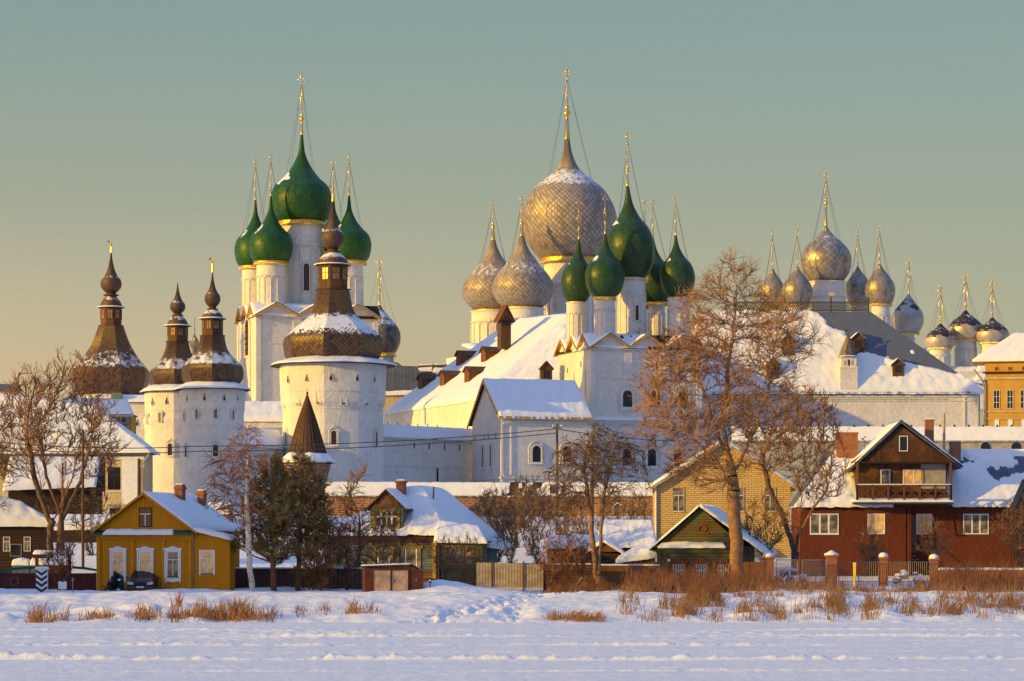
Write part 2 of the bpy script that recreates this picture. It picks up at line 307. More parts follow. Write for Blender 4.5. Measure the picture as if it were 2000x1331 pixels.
# ---------------------------------------------------------------- mesh helpers
class MB:
    def __init__(s): s.v = []; s.f = []; s.uv = {}
    def add(s, vs, fs):
        o = len(s.v); s.v += [tuple(p) for p in vs]; s.f += [tuple(i+o for i in f) for f in fs]; return o
    def box(s, x0, x1, y0, y1, z0, z1, taper=0):
        a = taper
        s.add([(x0, y0, z0), (x1, y0, z0), (x1, y1, z0), (x0, y1, z0), (x0+a, y0+a, z1), (x1-a, y0+a, z1), (x1-a, y1-a, z1), (x0+a, y1-a, z1)],
              [(0, 3, 2, 1), (4, 5, 6, 7), (0, 1, 5, 4), (1, 2, 6, 5), (2, 3, 7, 6), (3, 0, 4, 7)]); return s
    def prism(s, pts, y0, y1):            # (x,z) outline, extruded along y
        n = len(pts); vs = [(x, y0, z) for x, z in pts]+[(x, y1, z) for x, z in pts]
        fs = [tuple(range(n)), tuple(range(2*n-1, n-1, -1))]+[(i, i+n, (i+1) % n+n, (i+1) % n) for i in range(n)]
        s.add(vs, fs); return s
    def prismx(s, pts, x0, x1):           # (y,z) outline, extruded along x
        n = len(pts); vs = [(x0, y, z) for y, z in pts]+[(x1, y, z) for y, z in pts]
        fs = [tuple(range(n-1, -1, -1)), tuple(range(n, 2*n))]+[((i+1) % n, (i+1) % n+n, i+n, i) for i in range(n)]
        s.add(vs, fs); return s
    def lathe(s, prof, n=32, cx=0, cy=0, ph=0, lean=(0, 0), rf=None, uvt=False, caps=True):
        z0, z1 = prof[0][1], prof[-1][1]; o = len(s.v); vc = 0; vv = []
        for j, (r, z) in enumerate(prof):
            if j:
                pr, pz = prof[j-1]; vc += math.hypot(r-pr, z-pz)/max(.6, (r+pr)/2)/6.2832
            vv.append(vc); t = (z-z0)/(z1-z0) if z1 != z0 else 0
            for i in range(n):
                a = 2*math.pi*i/n+ph; q = r*(rf(a) if rf else 1)
                s.v.append((cx+lean[0]*t+q*math.sin(a), cy+lean[1]*t-q*math.cos(a), z))
        for j in range(len(prof)-1):
            for i in range(n):
                k = (i+1) % n
                s.f.append((o+j*n+i, o+j*n+k, o+(j+1)*n+k, o+(j+1)*n+i))
                if uvt: s.uv[len(s.f)-1] = [(i/n, vv[j]), ((i+1)/n, vv[j]), ((i+1)/n, vv[j+1]), (i/n, vv[j+1])]
        if caps:
            s.f.append(tuple(o+i for i in range(n-1, -1, -1))); s.f.append(tuple(o+(len(prof)-1)*n+i for i in range(n)))
        return s
    def tube(s, p0, p1, r0, r1=None, n=5): return s.path([p0, p1], [r0, r0 if r1 is None else r1], n)
    def path(s, pts, rad, n=5, cap=True):
        pts = [Vector(p) for p in pts]; o = len(s.v); m = len(pts)
        d = (pts[1]-pts[0]).normalized() if (pts[1]-pts[0]).length > 1e-9 else Vector((0, 0, 1))
        a = d.orthogonal().normalized()
        for i, p in enumerate(pts):
            t = pts[min(i+1, m-1)]-pts[max(i-1, 0)]
            if t.length > 1e-9: d = t.normalized()
            a = (a-d*a.dot(d)); a = a.normalized() if a.length > 1e-6 else d.orthogonal().normalized()
            b = d.cross(a)
            for k in range(n):
                q = 2*math.pi*k/n; s.v.append(tuple(p+(a*math.cos(q)+b*math.sin(q))*rad[i]))
        for i in range(m-1):
            for k in range(n):
                l = (k+1) % n; s.f.append((o+i*n+k, o+i*n+l, o+(i+1)*n+l, o+(i+1)*n+k))
        if cap: s.f.append(tuple(o+k for k in range(n-1, -1, -1))); s.f.append(tuple(o+(m-1)*n+k for k in range(n)))
        return s
    def ball(s, c, r, n=10, sz=1.0):
        pr = [(max(.02, r*math.sin(math.pi*i/8)), c[2]-r*sz*math.cos(math.pi*i/8)) for i in range(9)]
        return s.lathe(pr, n, c[0], c[1])

def prop(o, label=None, cat=None, group=None, kind=None):
    if label: o['label'] = label
    if cat: o['category'] = cat
    if group: o['group'] = group
    if kind: o['kind'] = kind
def P(px, py, Y): return Vector(((px-1000)/F*Y, Y, H+(HY-py)/F*Y))

def mkmesh(name, mb, mat, k=1., org=(0, 0, 0), smooth=False):
    me = bpy.data.meshes.new(name); ox, oy, oz = org
    me.from_pydata([((x-ox)*k, (y-oy)*k, (z-oz)*k) for x, y, z in mb.v], [], mb.f)
    if mb.uv:
        ul = me.uv_layers.new(name='UVMap')
        for pi, uvs in mb.uv.items():
            p = me.polygons[pi]
            for li, q in zip(p.loop_indices, uvs): ul.data[li].uv = q
    if smooth is True: me.polygons.foreach_set('use_smooth', [True]*len(me.polygons))
    me.materials.append(M[mat] if isinstance(mat, str) else mat)
    me.update(); return me

class T:
    """a thing: an Empty at its base; parts are given in photo pixels at its distance (x right, y away, z up)"""
    def __init__(s, name, label, cat, px, py, Y, rz=0, group=None, kind=None):
        s.off = {}; s.k = Y/F; s.px, s.py, s.Y, s.rz = px, py, Y, R(rz)
        s.root = bpy.data.objects.new(name, None); C.objects.link(s.root); s.root.empty_display_size = .5
        s.loc = P(px, py, Y); s.root.location = s.loc; s.root.rotation_euler = (0, 0, s.rz); prop(s.root, label, cat, group, kind)
    def w(s, px, py, Y):                   # local coordinates of a world point
        d = P(px, py, Y)-s.loc; c, n = math.cos(s.rz), math.sin(s.rz)
        return ((d.x*c+d.y*n)/s.k, (-d.x*n+d.y*c)/s.k, d.z/s.k)
    def part(s, name, mb, mat, parent=None, org=(0, 0, 0), rz=0, smooth=False, label=None, kind=None, at=None, rel=False):
        """org: pivot in thing coordinates (mesh given in thing coordinates). at: place a mesh built about its own origin.
        rel: mesh given in the parent part's own coordinates"""
        me = mkmesh(name, mb, mat, s.k, org, smooth)
        o = bpy.data.objects.new(name, me); C.objects.link(o)
        o.parent = parent or s.root
        if not rel:
            p = Vector(at if at is not None else org)*s.k
            if parent is not None: p = p-s.off.get(parent.name, Vector((0, 0, 0)))
            o.location = p; o.rotation_euler = (0, 0, R(rz))
            if parent is None: s.off[o.name] = Vector(at if at is not None else org)*s.k
        if label: o['label'] = label
        if kind: o['kind'] = kind
        return o

def single(name, mb, mat, label=None, cat=None, group=None, kind=None, smooth=False, loc=(0, 0, 0)):
    """a one-mesh thing given in world metres"""
    o = bpy.data.objects.new(name, mkmesh(name, mb, mat, 1., loc, smooth)); C.objects.link(o); o.location = loc
    prop(o, label, cat, group, kind); return o

def fbm(x, y, z=0., o=4): return noise.fractal(Vector((x, y, z)), .9, 2.1, o)

def sheet(mb, a, b, c, d, nu, nv, th, fn=None, seed=0, jag=.0):
    """snow sheet over the quad a-b-c-d (eave left, eave right, ridge right, ridge left); th in the same units"""
    a, b, c, d = map(Vector, (a, b, c, d)); o = len(mb.v)
    for j in range(nv+1):
        v = j/nv
        for i in range(nu+1):
            u = i/nu; p = (a*(1-u)+b*u)*(1-v)+(d*(1-u)+c*u)*v
            e = min(1, min(u, 1-u)*nu/1.2+.25, min(v*nv/1.2+.35, (1-v)*nv/1.2+.45))
            q = p*.06+Vector((seed*7.3, seed*3.1, 0)); n = noise.fractal(q, .8, 2., 4)
            t = th*e*(1+.45*n)
            if fn: t = fn(u, v, t, n)
            if jag and v == 0: p = p+(a-d).normalized()*jag*(.5+noise.noise(Vector((p.x*.15+seed, p.y*.15, seed)))*1.2)
            mb.v.append((p.x, p.y, p.z+t))
    for j in range(nv):
        for i in range(nu):
            k = o+j*(nu+1)+i; mb.f.append((k, k+1, k+nu+2, k+nu+1))
    # skirt
    ring = [o+i for i in range(nu+1)]+[o+(nu+1)*j+nu for j in range(1, nv+1)]+[o+(nu+1)*nv+i for i in range(nu-1, -1, -1)]+[o+(nu+1)*j for j in range(nv-1, 0, -1)]
    lo = len(mb.v)
    for r_ in ring: x, y, z = mb.v[r_]; mb.v.append((x, y, z-th*1.1))
    n = len(ring)
    for i in range(n): mb.f.append((ring[i], lo+i, lo+(i+1) % n, ring[(i+1) % n]))
    return mb
# ================================================================ ground and lake
def sm(a, b, x):
    t = max(0., min(1., (x-a)/(b-a))); return t*t*(3-2*t)
def zt(x, Y):
    shore = 141+2.2*noise.noise(Vector((x*.05, 0, 3)))+1.0*noise.noise(Vector((x*.23, 0, 8)))
    z = -.35+.35*sm(shore-3, shore, Y)+1.30*sm(shore-.5, shore+17, Y)+.25*sm(160, 182, Y)+5.4*sm(184, 240, Y)+3.0*sm(240, 310, Y)
    if Y > 2000: z -= 6*sm(2000, 3500, Y)
    return z
def ground_z(x, Y):
    z = zt(x, Y)
    b = sm(139, 143, Y)*(1-sm(172, 190, Y))
    if b > 0:
        z += b*(.20*noise.fractal(Vector((x*.16, Y*.22, 1)), .8, 2, 5)+.07*noise.noise(Vector((x*1.1, Y*.9, 5))))
        tr = max(math.exp(-((x-(-3.6+(Y-141)*.24+1.0*math.sin(Y*.25)))/1.1)**2), .8*math.exp(-((x-(-1.4+(Y-141)*.20+.8*math.sin(Y*.31+1)))/.7)**2))      # trodden path up the bank
        if tr > .02: z += tr*(-.20+.30*noise.noise(Vector((x*2.8, Y*1.6, 9)))+.16*noise.noise(Vector((x*6., Y*3., 2))))
        m = math.exp(-((x+4.2)/2.4)**2-((Y-164)/3.5)**2); z += .55*m              # plough mound by the garage
        m = math.exp(-((x+19.5)/3.2)**2-((Y-162.5)/1.5)**2); z += .22*m
        m = math.exp(-((x+31)/2.5)**2-((Y-158)/4.)**2); z += .7*m
        if x < -14: z += (1-sm(-17, -14, x))*.30*max(0, noise.noise(Vector((x*.6, Y*.7, 6))))*sm(142, 144, Y)*(1-sm(147, 152, Y))*2 if x < -14 else 0
        if x > 5: z += sm(5, 9, x)*.22*max(0, noise.noise(Vector((x*.55, Y*.6, 4))))*sm(142, 147, Y)*(1-sm(152, 160, Y))*2
    return z
def axis(bands):
    out = []
    for a, b, n in bands: out += [a+(b-a)*i/n for i in range(n)]
    return out+[bands[-1][1]]
def grid_obj(name, xs, ys, fn, mat, kind='structure'):
    mb = MB(); nx = len(xs)
    mb.v = [(x, y, fn(x, y)) for y in ys for x in xs]
    mb.f = [(j*nx+i, j*nx+i+1, (j+1)*nx+i+1, (j+1)*nx+i) for j in range(len(ys)-1) for i in range(nx-1)]
    return single(name, mb, mat, kind=kind, smooth=True)
grid_obj('snowy_ground', axis([(-3000, -300, 6), (-300, -40, 30), (-40, 48, 560), (48, 300, 30), (300, 3000, 6)]),
         axis([(136, 139, 3), (139, 172, 190), (172, 240, 60), (240, 400, 14), (400, 4000, 12)]), ground_z, 'bank')
RDG = [(87.7, .22, .75), (103.5, .17, .75), (115., .12, .8), (126., .09, .7), (96., .05, .7), (79., .06, .8)]
def ice_z(x, Y):
    z = .05*noise.fractal(Vector((x*.06, Y*.5, 2)), .8, 2, 5)+.016*noise.noise(Vector((x*1.3, Y*3., 5)))
    for y0, h, wd in RDG:
        d = Y-y0-1.0*noise.noise(Vector((x*.04, y0, 0)))-.01*x
        if abs(d) < 2.5:
            a = max(0., .42+.9*noise.noise(Vector((x*.09+y0, y0, 1))))*(1+.8*noise.noise(Vector((x*2.7, Y*2.5, y0)))+.9*noise.noise(Vector((x*6.5, Y*6, y0))))
            z += h*math.exp(-(d/(wd*.22))**2)*max(0., min(1.3, a*1.7))
    rough = max(0., noise.noise(Vector((x*.07, Y*.05, 12)))+.22)*sm(98, 108, Y)*(1-sm(136, 141, Y))
    if rough > 0: z += rough*.22*max(0., noise.noise(Vector((x*1.5, Y*3.2, 7))))
    return z
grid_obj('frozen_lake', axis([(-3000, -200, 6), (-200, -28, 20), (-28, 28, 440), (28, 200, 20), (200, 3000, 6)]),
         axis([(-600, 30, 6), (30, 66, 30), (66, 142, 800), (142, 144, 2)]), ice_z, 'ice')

# ================================================================ domes, crosses, windows
def smooth_prof(pts, z0, z1, hw, n=34):
    """pts (height fraction, half-width fraction) -> resampled (r,z)"""
    P_ = [pts[0]]+list(pts)+[pts[-1]]; out = []
    seg = len(pts)-1; per = max(2, n//seg)
    for i in range(seg):
        a, b, c, d = P_[i], P_[i+1], P_[i+2], P_[i+3]
        for q in range(per):
            t = q/per
            f = lambda k: .5*((2*b[k])+(-a[k]+c[k])*t+(2*a[k]-5*b[k]+4*c[k]-d[k])*t*t+(-a[k]+3*b[k]-3*c[k]+d[k])*t**3)
            out.append((max(.02, f(1))*hw, z0+(z1-z0)*f(0)))
    out.append((pts[-1][1]*hw, z1)); return out
PG = [(0, .76), (.05, .88), (.14, .965), (.27, 1), (.40, .88), (.49, .62), (.58, .40), (.67, .25), (.78, .12), (.9, .07), (1, .045)]
PS = [(0, .64), (.05, .75), (.11, .87), (.2, .97), (.325, 1), (.42, .96), (.52, .84), (.59, .71), (.645, .55), (.71, .34), (.77, .21), (.88, .10), (1, .055)]
PE = [(0, .62), (.06, .77), (.13, .90), (.26, 1), (.38, .93), (.47, .80), (.6, .55), (.7, .38), (.78, .26), (.88, .15), (1, .07)]
PD = [(0, .55), (.05, .72), (.15, .90), (.30, 1), (.42, .96), (.54, .79), (.62, .55), (.69, .38), (.77, .24), (.85, .15), (1, .06)]
PW = [(0, .66), (.08, .80), (.2, .95), (.38, 1), (.55, .90), (.70, .62), (.82, .32), (.92, .13), (1, .06)]
PF = [(0, .74), (.08, .86), (.22, .98), (.38, 1), (.52, .90), (.66, .66), (.78, .42), (.88, .22), (1, .05)]

def cross(mb, x, y, z0, z1, r=.55, wide=.13):
    h = z1-z0; mb.tube((x, y, z0), (x, y, z1), r*1.1, r*.5, 5)
    w1 = h*wide
    for f, q in ((.80, 1.), (.88, .5)):
        z = z0+h*f; mb.tube((x-w1*q, y, z), (x+w1*q, y, z), r*.8, r*.8, 4)
        for s_ in (-1, 1): mb.ball((x+s_*w1*q, y, z), r*1.7, 6)
    z = z0+h*.62; mb.tube((x-w1*.5, y, z+w1*.25), (x+w1*.5, y, z-w1*.25), r*.7, r*.7, 4)
    for f, q in ((.97, .0), (.70, .35), (.5, .25), (.3, .2)): mb.ball((x, y, z0+h*f), r*(1.3+q), 6)
    # crescent and pierced lozenge
    for s_ in (-1, 1):
        mb.path([(x, y, z0+h*.10), (x+s_*w1*.5, y, z0+h*.20), (x+s_*w1*.42, y, z0+h*.42), (x, y, z0+h*.55)], [r*.5]*4, 4, False)
        mb.path([(x, y, z0+h*.68), (x+s_*w1*.75, y, z0+h*.80), (x, y, z0+h*.95)], [r*.5]*3, 4, False)

def dome(t, cx, cy, ztop, zbase, hw, prof, mat, zball, zcross, cone=0, lean=0, nseg=56, rball=4., guys=.42, arr=None, band=None, cr=.55, cw=.13, n=40):
    """onion dome > collar, finial, guy_wire; all z given above the thing's base"""
    p = smooth_prof(prof, zbase, ztop, hw, n)
    mb = MB().lathe(p, nseg, cx, cy, uvt=True, lean=(lean, 0))
    d = t.part('dome', mb, mat, org=(cx, cy, zbase), smooth=True)
    tx = cx+lean; rt = prof[-1][1]*hw
    f = MB()
    f.lathe([(rt*1.25, ztop-1), (rt*1.1, ztop+1), (max(.9, rt*.45), zball-2)], 10, tx, cy)
    f.lathe([(.5, zball-rball*1.9), (rball*.6, zball-rball*1.6), (rball*.35, zball-rball)], 8, tx, cy)
    f.ball((tx, cy, zball), rball, 12); f.lathe([(rball*.3, zball+rball*.8), (rball*.75, zball+rball*1.7), (rball*.25, zball+rball*2.4)], 8, tx, cy)
    cross(f, tx, cy, zball+rball*1.5, zcross, cr, cw)
    t.part('finial', f, 'gold', d, org=(tx, cy, ztop), smooth=True)
    if guys:
        g = MB(); zc = zball+(zcross-zball)*.74; h = guys
        rr_ = min(p, key=lambda q: abs(q[1]-(zbase+(ztop-zbase)*h)))[0]
        zz = zbase+(ztop-zbase)*h
        for a in (25, 115, 205, 295):
            x, y = rr_*math.sin(R(a)), -rr_*math.cos(R(a))
            g.path([(tx, cy, zc), (tx*.5+(cx+x)*.5, cy+y*.5, (zc+zz)/2-(zc-zz)*.015), (cx+x, cy+y, zz)], [.28]*3, 4)
        t.part('guy_wire', g, 'wire', d, org=(tx, cy, ztop))
    if band is not None:
        bw = prof[0][1]*hw; b = MB(); zb = zbase
        b.lathe([(bw*.97, zb-band), (bw*1.03, zb-band+1), (bw*1.0, zb-1), (bw*1.05, zb), (bw*.9, zb+1)], 40, cx, cy)
        m_ = int(2*math.pi*bw/3.2)
        for i in range(m_):                       # scalloped gilt lace hanging from the band
            a = 2*math.pi*i/m_
            if math.cos(a) > -.3: b.ball((cx+bw*1.02*math.sin(a), cy-bw*1.02*math.cos(a), zb-band-.2), 1.5, 5, 1.3)
        t.part('gilt_band', b, 'lace', d, org=(cx, cy, zbase))
    return d

def drum(t, cx, cy, z0, z1, r, mat='white', arcade=True, wins=(), n=40, cols=16):
    pr = [(r*1.12, z0), (r*1.12, z0+3), (r, z0+4), (r, z1-(z1-z0)*.28), (r*1.05, z1-(z1-z0)*.27), (r*1.05, z1-(z1-z0)*.24), (r, z1-(z1-z0)*.23), (r, z1-3), (r*1.07, z1-2), (r*1.07, z1)]
    mb = MB().lathe(pr, n, cx, cy)
    d = t.part('drum', mb, mat, org=(cx, cy, z0), smooth=False)
    if arcade:
        a_ = MB(); zt_ = z1-(z1-z0)*.30
        for i in range(cols):
            a = 2*math.pi*(i+.5)/cols; x, y = cx+r*1.02*math.sin(a), cy-r*1.02*math.cos(a)
            a_.path([(x, y, z0+2), (x, y, zt_-3)], [r*.035]*2, 5)
            b_ = a+math.pi/cols; c_ = a+2*math.pi/cols
            a_.path([(x, y, zt_-3), (cx+r*1.04*math.sin(b_), cy-r*1.04*math.cos(b_), zt_+r*.10), (cx+r*1.02*math.sin(c_), cy-r*1.02*math.cos(c_), zt_-3)], [r*.03]*3, 4)
        t.part('arcade', a_, mat, d, org=(cx, cy, z0))
    for a, zc, w_, h_ in wins: window(t, (cx+(r+1.5)*math.sin(R(a)), cy-(r+1.5)*math.cos(R(a)), zc), w_, h_, rz=a, arch=True, fr=mat, gl='glass_b', fw=2, proud=1.6)
    return d

def arch_pts(w, h, arch, n=8, key=False):
    if not arch: return [(-w/2, 0), (w/2, 0), (w/2, h), (-w/2, h)]
    if key: return [(-w/2, 0), (w/2, 0), (w*.5, h*.45), (w*.22, h*.68), (w*.16, h), (-w*.16, h), (-w*.22, h*.68), (-w*.5, h*.45)]
    return [(-w/2, 0), (w/2, 0)]+[(w/2*math.cos(math.pi*i/n), h-w/2+w/2*math.sin(math.pi*i/n)) for i in range(n+1)]
def ring(mb, inn, out, y0, y1):
    n = len(inn); vs = [(x, y0, z) for x, z in inn]+[(x, y0, z) for x, z in out]+[(x, y1, z) for x, z in inn]+[(x, y1, z) for x, z in out]
    fs = []
    for i in range(n):
        j = (i+1) % n; fs += [(i, n+i, n+j, j), (2*n+i, 2*n+j, 3*n+j, 3*n+i), (i, j, 2*n+j, 2*n+i), (n+i, 3*n+i, 3*n+j, n+j)]
    mb.add(vs, fs)
def window(t, at, w, h, rz=0, arch=False, fr='white', gl='glass', fw=1.5, proud=.8, bars=(0, 0), sill=False, key=False, barm=None, hood=None, label=None, name='window'):
    """pane is the part; frame, glazing bars, sill and carved hood are its sub-parts. (x, y, z) is the bottom centre on the wall"""
    ip = arch_pts(w, h, arch, key=key)
    o = t.part(name, MB().prism(ip, -.25, .3), gl, at=at, rz=rz, label=label)
    if fw:
        op = arch_pts(w+2*fw, h+2*fw, arch, key=key); op = [(x, z-fw) for x, z in op]
        m = MB(); ring(m, ip, op, -proud, .1); 
        t.part('frame', m, fr, o, rel=True)
    if bars[0] or bars[1]:
        m = MB(); bw = max(.35, w*.035)
        for i in range(bars[0]): x = -w/2+w*(i+1)/(bars[0]+1); m.box(x-bw, x+bw, -.25-proud*.4, -.2, 0, h*.68 if bars == (1, 1) else h)
        for i in range(bars[1]):
            z = h*(i+1)/(bars[1]+1) if bars[1] > 1 else h*.68
            m.box(-w/2, w/2, -.25-proud*.5, -.2, z-bw, z+bw)
        t.part('glazing_bars', m, barm or fr, o, rel=True)
    if sill:
        m = MB().box(-w/2-fw*1.3, w/2+fw*1.3, -proud*2.2, .1, -fw-1.2, -fw+.1)
        t.part('sill', m, fr, o, rel=True)
        m = MB().box(-w/2-fw*1.2, w/2+fw*1.2, -proud*2.1, -proud*.2, -fw+.15, -fw+1.0, .3); t.part('snow', m, 'snow', o, rel=True)
    if hood:
        hw_ = w/2+fw*1.9; m = MB()
        if hood == 'carved':
            ip2 = [(-hw_, h+fw), (hw_, h+fw), (hw_+1.6, h+fw+1.2), (hw_+1.8, h+fw+4.2), (hw_-2, h+fw+4.6), (hw_*.5, h+fw+5.2), (hw_*.25, h+fw+7.5), (0, h+fw+8.6), (-hw_*.25, h+fw+7.5), (-hw_*.5, h+fw+5.2), (-hw_+2, h+fw+4.6), (-hw_-1.8, h+fw+4.2), (-hw_-1.6, h+fw+1.2)]
            m.prism(ip2, -proud*1.8, .1)
            m.prism([(-hw_, -fw-1), (-hw_+1, -fw-9), (-hw_+2.5, -fw-11), (-hw_+4, -fw-7), (-hw_*.3, -fw-8), (0, -fw-9.5), (hw_*.3, -fw-8), (hw_-4, -fw-7), (hw_-2.5, -fw-11), (hw_-1, -fw-9), (hw_, -fw-1)][::-1], -proud*1.3, .1)
            for s_ in (-1, 1): m.box(s_*(hw_-1.2)-1.3, s_*(hw_-1.2)+1.3, -proud*1.5, .1, -fw-1, h+fw)
        elif hood == 'crown':
            pts = [(-hw_, h+fw), (hw_, h+fw), (hw_+1.5, h+fw+4), (hw_*.7, h+fw+5), (hw_*.45, h+fw+3.6), (hw_*.3, h+fw+6), (0, h+fw+7), (-hw_*.3, h+fw+6), (-hw_*.45, h+fw+3.6), (-hw_*.7, h+fw+5), (-hw_-1.5, h+fw+4)]
            m.prism(pts, -proud*1.9, .1)
            for s_ in (-1, 1): m.box(s_*hw_-1.4, s_*hw_+1.4, -proud*1.5, .1, -fw-1, h+fw)
        elif hood == 'ogee':
            op = [(hw_*x, h-w*.35+w*z) for x, z in ((-1, 0), (-1.02, .3), (-.8, .65), (-.35, .9), (0, 1.25), (.35, .9), (.8, .65), (1.02, .3), (1, 0))]
            m.path([(x, -.6, z) for x, z in op], [1.1]*9, 5)
            for s_ in (-1, 1): m.path([(s_*hw_, -.6, -fw), (s_*hw_, -.6, h-w*.35)], [1.1, 1.1], 5)
        elif hood == 'arch':
            op = [(hw_*math.cos(math.pi*i/8), h-w*.45+hw_*1.05*math.sin(math.pi*i/8)) for i in range(9)]
            m.path([(op[0][0], -.5, -fw)]+[(x, -.5, z) for x, z in op]+[(op[-1][0], -.5, -fw)], [1.]*11, 5)
        t.part('hood', m, fr, o, rel=True)
    return o

# ================================================================ kremlin towers
def oct_rf(n=8, b=.35, ph=0):
    def f(a):
        q = (a-ph) % (2*math.pi/n)-math.pi/n
        return (1-b)+b*math.cos(math.pi/n)/math.cos(q)*1.04
    return f
def tower(label, cx, base, Y, body, roof, onion, caps, ph, rim, wins, vane=True, group='kremlin towers with shingled bulb roofs'):
    """body: [(hw, y px)], roof: bulb profile [(hw, y px)] bottom up, caps: belvedere numbers, onion: (hw, ybottom, ytop)"""
    t = T('kremlin_tower', label, 'tower', cx, base, Y, group=group)
    Z = lambda y: base-y
    t.part('wall', MB().lathe([(r, Z(y)) for r, y in body], 64, rf=oct_rf(8, .6, R(ph))), 'white', smooth=False)
    # two string courses
    m = MB(); bw = body[-1][0]
    rw, yr, yi = rim                                   # eave radius, eave y, inner y
    e = MB().lathe([(bw*.96, Z(yr)+.4), (rw-1.5, Z(yr)-.8), (rw, Z(yr)-.4), (rw, Z(yr)+.8), (bw*.8, Z(yi)-1)], 64, rf=oct_rf(8, .5, R(ph)))
    ev = t.part('eave', e, 'wood_dark')
    s_ = MB(); n = 64; pr = []
    for j, (q, zz) in enumerate([(1.0, .9), (1.005, 2.8), (.97, 4.4), (.9, 7), (.8, 10), (.7, 13)]): pr.append((rw*q, Z(yr)+zz*(1 if j < 2 else 1.15)))
    s_.lathe(pr, n, rf=lambda a: oct_rf(8, .5, R(ph))(a)*(1+.012*math.sin(a*7+cx)+.01*math.sin(a*13)))
    s_.v = [(x, y, z+(.9*noise.noise(Vector((x*.05, y*.05, cx)))*2 if z > Z(yr)+2 else 0)) for x, y, z in s_.v]
    t.part('snow', s_, 'snow', ev, smooth=True)
    m = MB().lathe(smooth_prof([((Z(y)-Z(roof[0][1]))/(Z(roof[-1][1])-Z(roof[0][1])), r) for r, y in roof], Z(roof[0][1]), Z(roof[-1][1]), 1., 40), 8, ph=R(ph), uvt=True)
    t.part('roof', m, 'shingle')
    b0, b1, bh, eh, capy, caph = caps                  # belvedere bottom y, top y, half-width, eave half-width, cap top y, cap base half-width
    k = t.part('belvedere', MB().lathe([(bh*1.22, Z(b0)-1), (bh*1.25, Z(b0)+.6), (bh*1.0, Z(b0)+1.2), (bh*1.0, Z(b1)-1), (bh*1.1, Z(b1))], 8, ph=R(ph)), 'wood')
    g = MB(); fr = MB(); sk = MB()
    for i in range(8):
        a = 2*math.pi*(i+.5)/8+R(ph); ap = bh*math.cos(math.pi/8)+.25; hwf = bh*math.sin(math.pi/8)*.62
        ca, sa = math.cos(a), math.sin(a); hz = Z(b1)-Z(b0)
        def q(u, d, z): return (sa*(ap+d)+ca*u, -ca*(ap+d)+sa*u, z)
        z0, z1 = Z(b0)+hz*.38, Z(b1)-hz*.12
        g.add([q(-hwf, .1, z0), q(hwf, .1, z0), q(hwf, .1, z1), q(-hwf, .1, z1)], [(0, 1, 2, 3)])
        for u0, u1, za, zb in ((-hwf-.8, -hwf+.2, z0-1, z1+1), (hwf-.2, hwf+.8, z0-1, z1+1), (-hwf, hwf, z0-1, z0+.4), (-hwf, hwf, z1-.4, z1+1), (-.3, .3, z0, z1), (-hwf, hwf, (z0+z1)/2+1, (z0+z1)/2+1.6)):
            vs = [q(u0, 0, za), q(u1, 0, za), q(u1, 0, zb), q(u0, 0, zb), q(u0, .8, za), q(u1, .8, za), q(u1, .8, zb), q(u0, .8, zb)]
            fr.add(vs, [(4, 5, 6, 7), (0, 1, 5, 4), (1, 2, 6, 5), (2, 3, 7, 6), (3, 0, 4, 7)])
    t.part('window_pane', g, 'belvedere_pane', k); t.part('window_frame', fr, 'wood', k)
    c = t.part('cap_roof', MB().lathe(smooth_prof([(0, 1), (.2, .97), (.5, .80), (.8, .52), (1, .36)], Z(b1)+1.2, Z(capy), caph, 12), 24, uvt=True), 'shingle_fine', smooth=True)
    t.part('eave', MB().lathe([(eh*.9, Z(b1)-.6), (eh, Z(b1)-.2), (eh, Z(b1)+.8), (caph*.9, Z(b1)+2.6)], 8, ph=R(ph)), 'wood', c)
    t.part('snow', MB().lathe([(eh*1.01, Z(b1)+.7), (eh*1.0, Z(b1)+2.0), (caph*1.0, Z(b1)+3.4), (caph*.8, Z(b1)+4)], 24), 'snow', c, smooth=True)
    ow, ob, ot = onion
    t.part('neck', MB().lathe([(ow*.72, Z(capy)-3), (ow*.75, Z(capy)-1), (ow*.5, Z(capy)), (ow*.45, Z(ob)+1)], 16), 'wood')
    o_ = t.part('onion', MB().lathe(smooth_prof([(0, .42), (.05, .68), (.14, .95), (.23, 1), (.33, .90), (.42, .62), (.52, .42), (.64, .27), (.8, .14), (1, .05)], Z(ob), Z(ot), ow, 28), 32, uvt=True), 'shingle_fine', smooth=True)
    if vane:
        pt, vt = vane; f = MB().tube((0, 0, Z(ot)-2), (0, 0, Z(pt)), 2.2, 1.6, 8).ball((0, 0, Z(pt)+2.5), 3.0, 10)
        f.tube((0, 0, Z(pt)), (0, 0, Z(vt)), .8, .7, 5)
        f.prism([(.8, Z(vt)), (.8, Z(vt)-5), (-5, Z(vt)-5.6), (-9, Z(vt)-3), (-6, Z(vt)-1)], -.5, .5)
        t.part('weather_vane', f, 'gold', o_, org=(0, 0, Z(ot)))
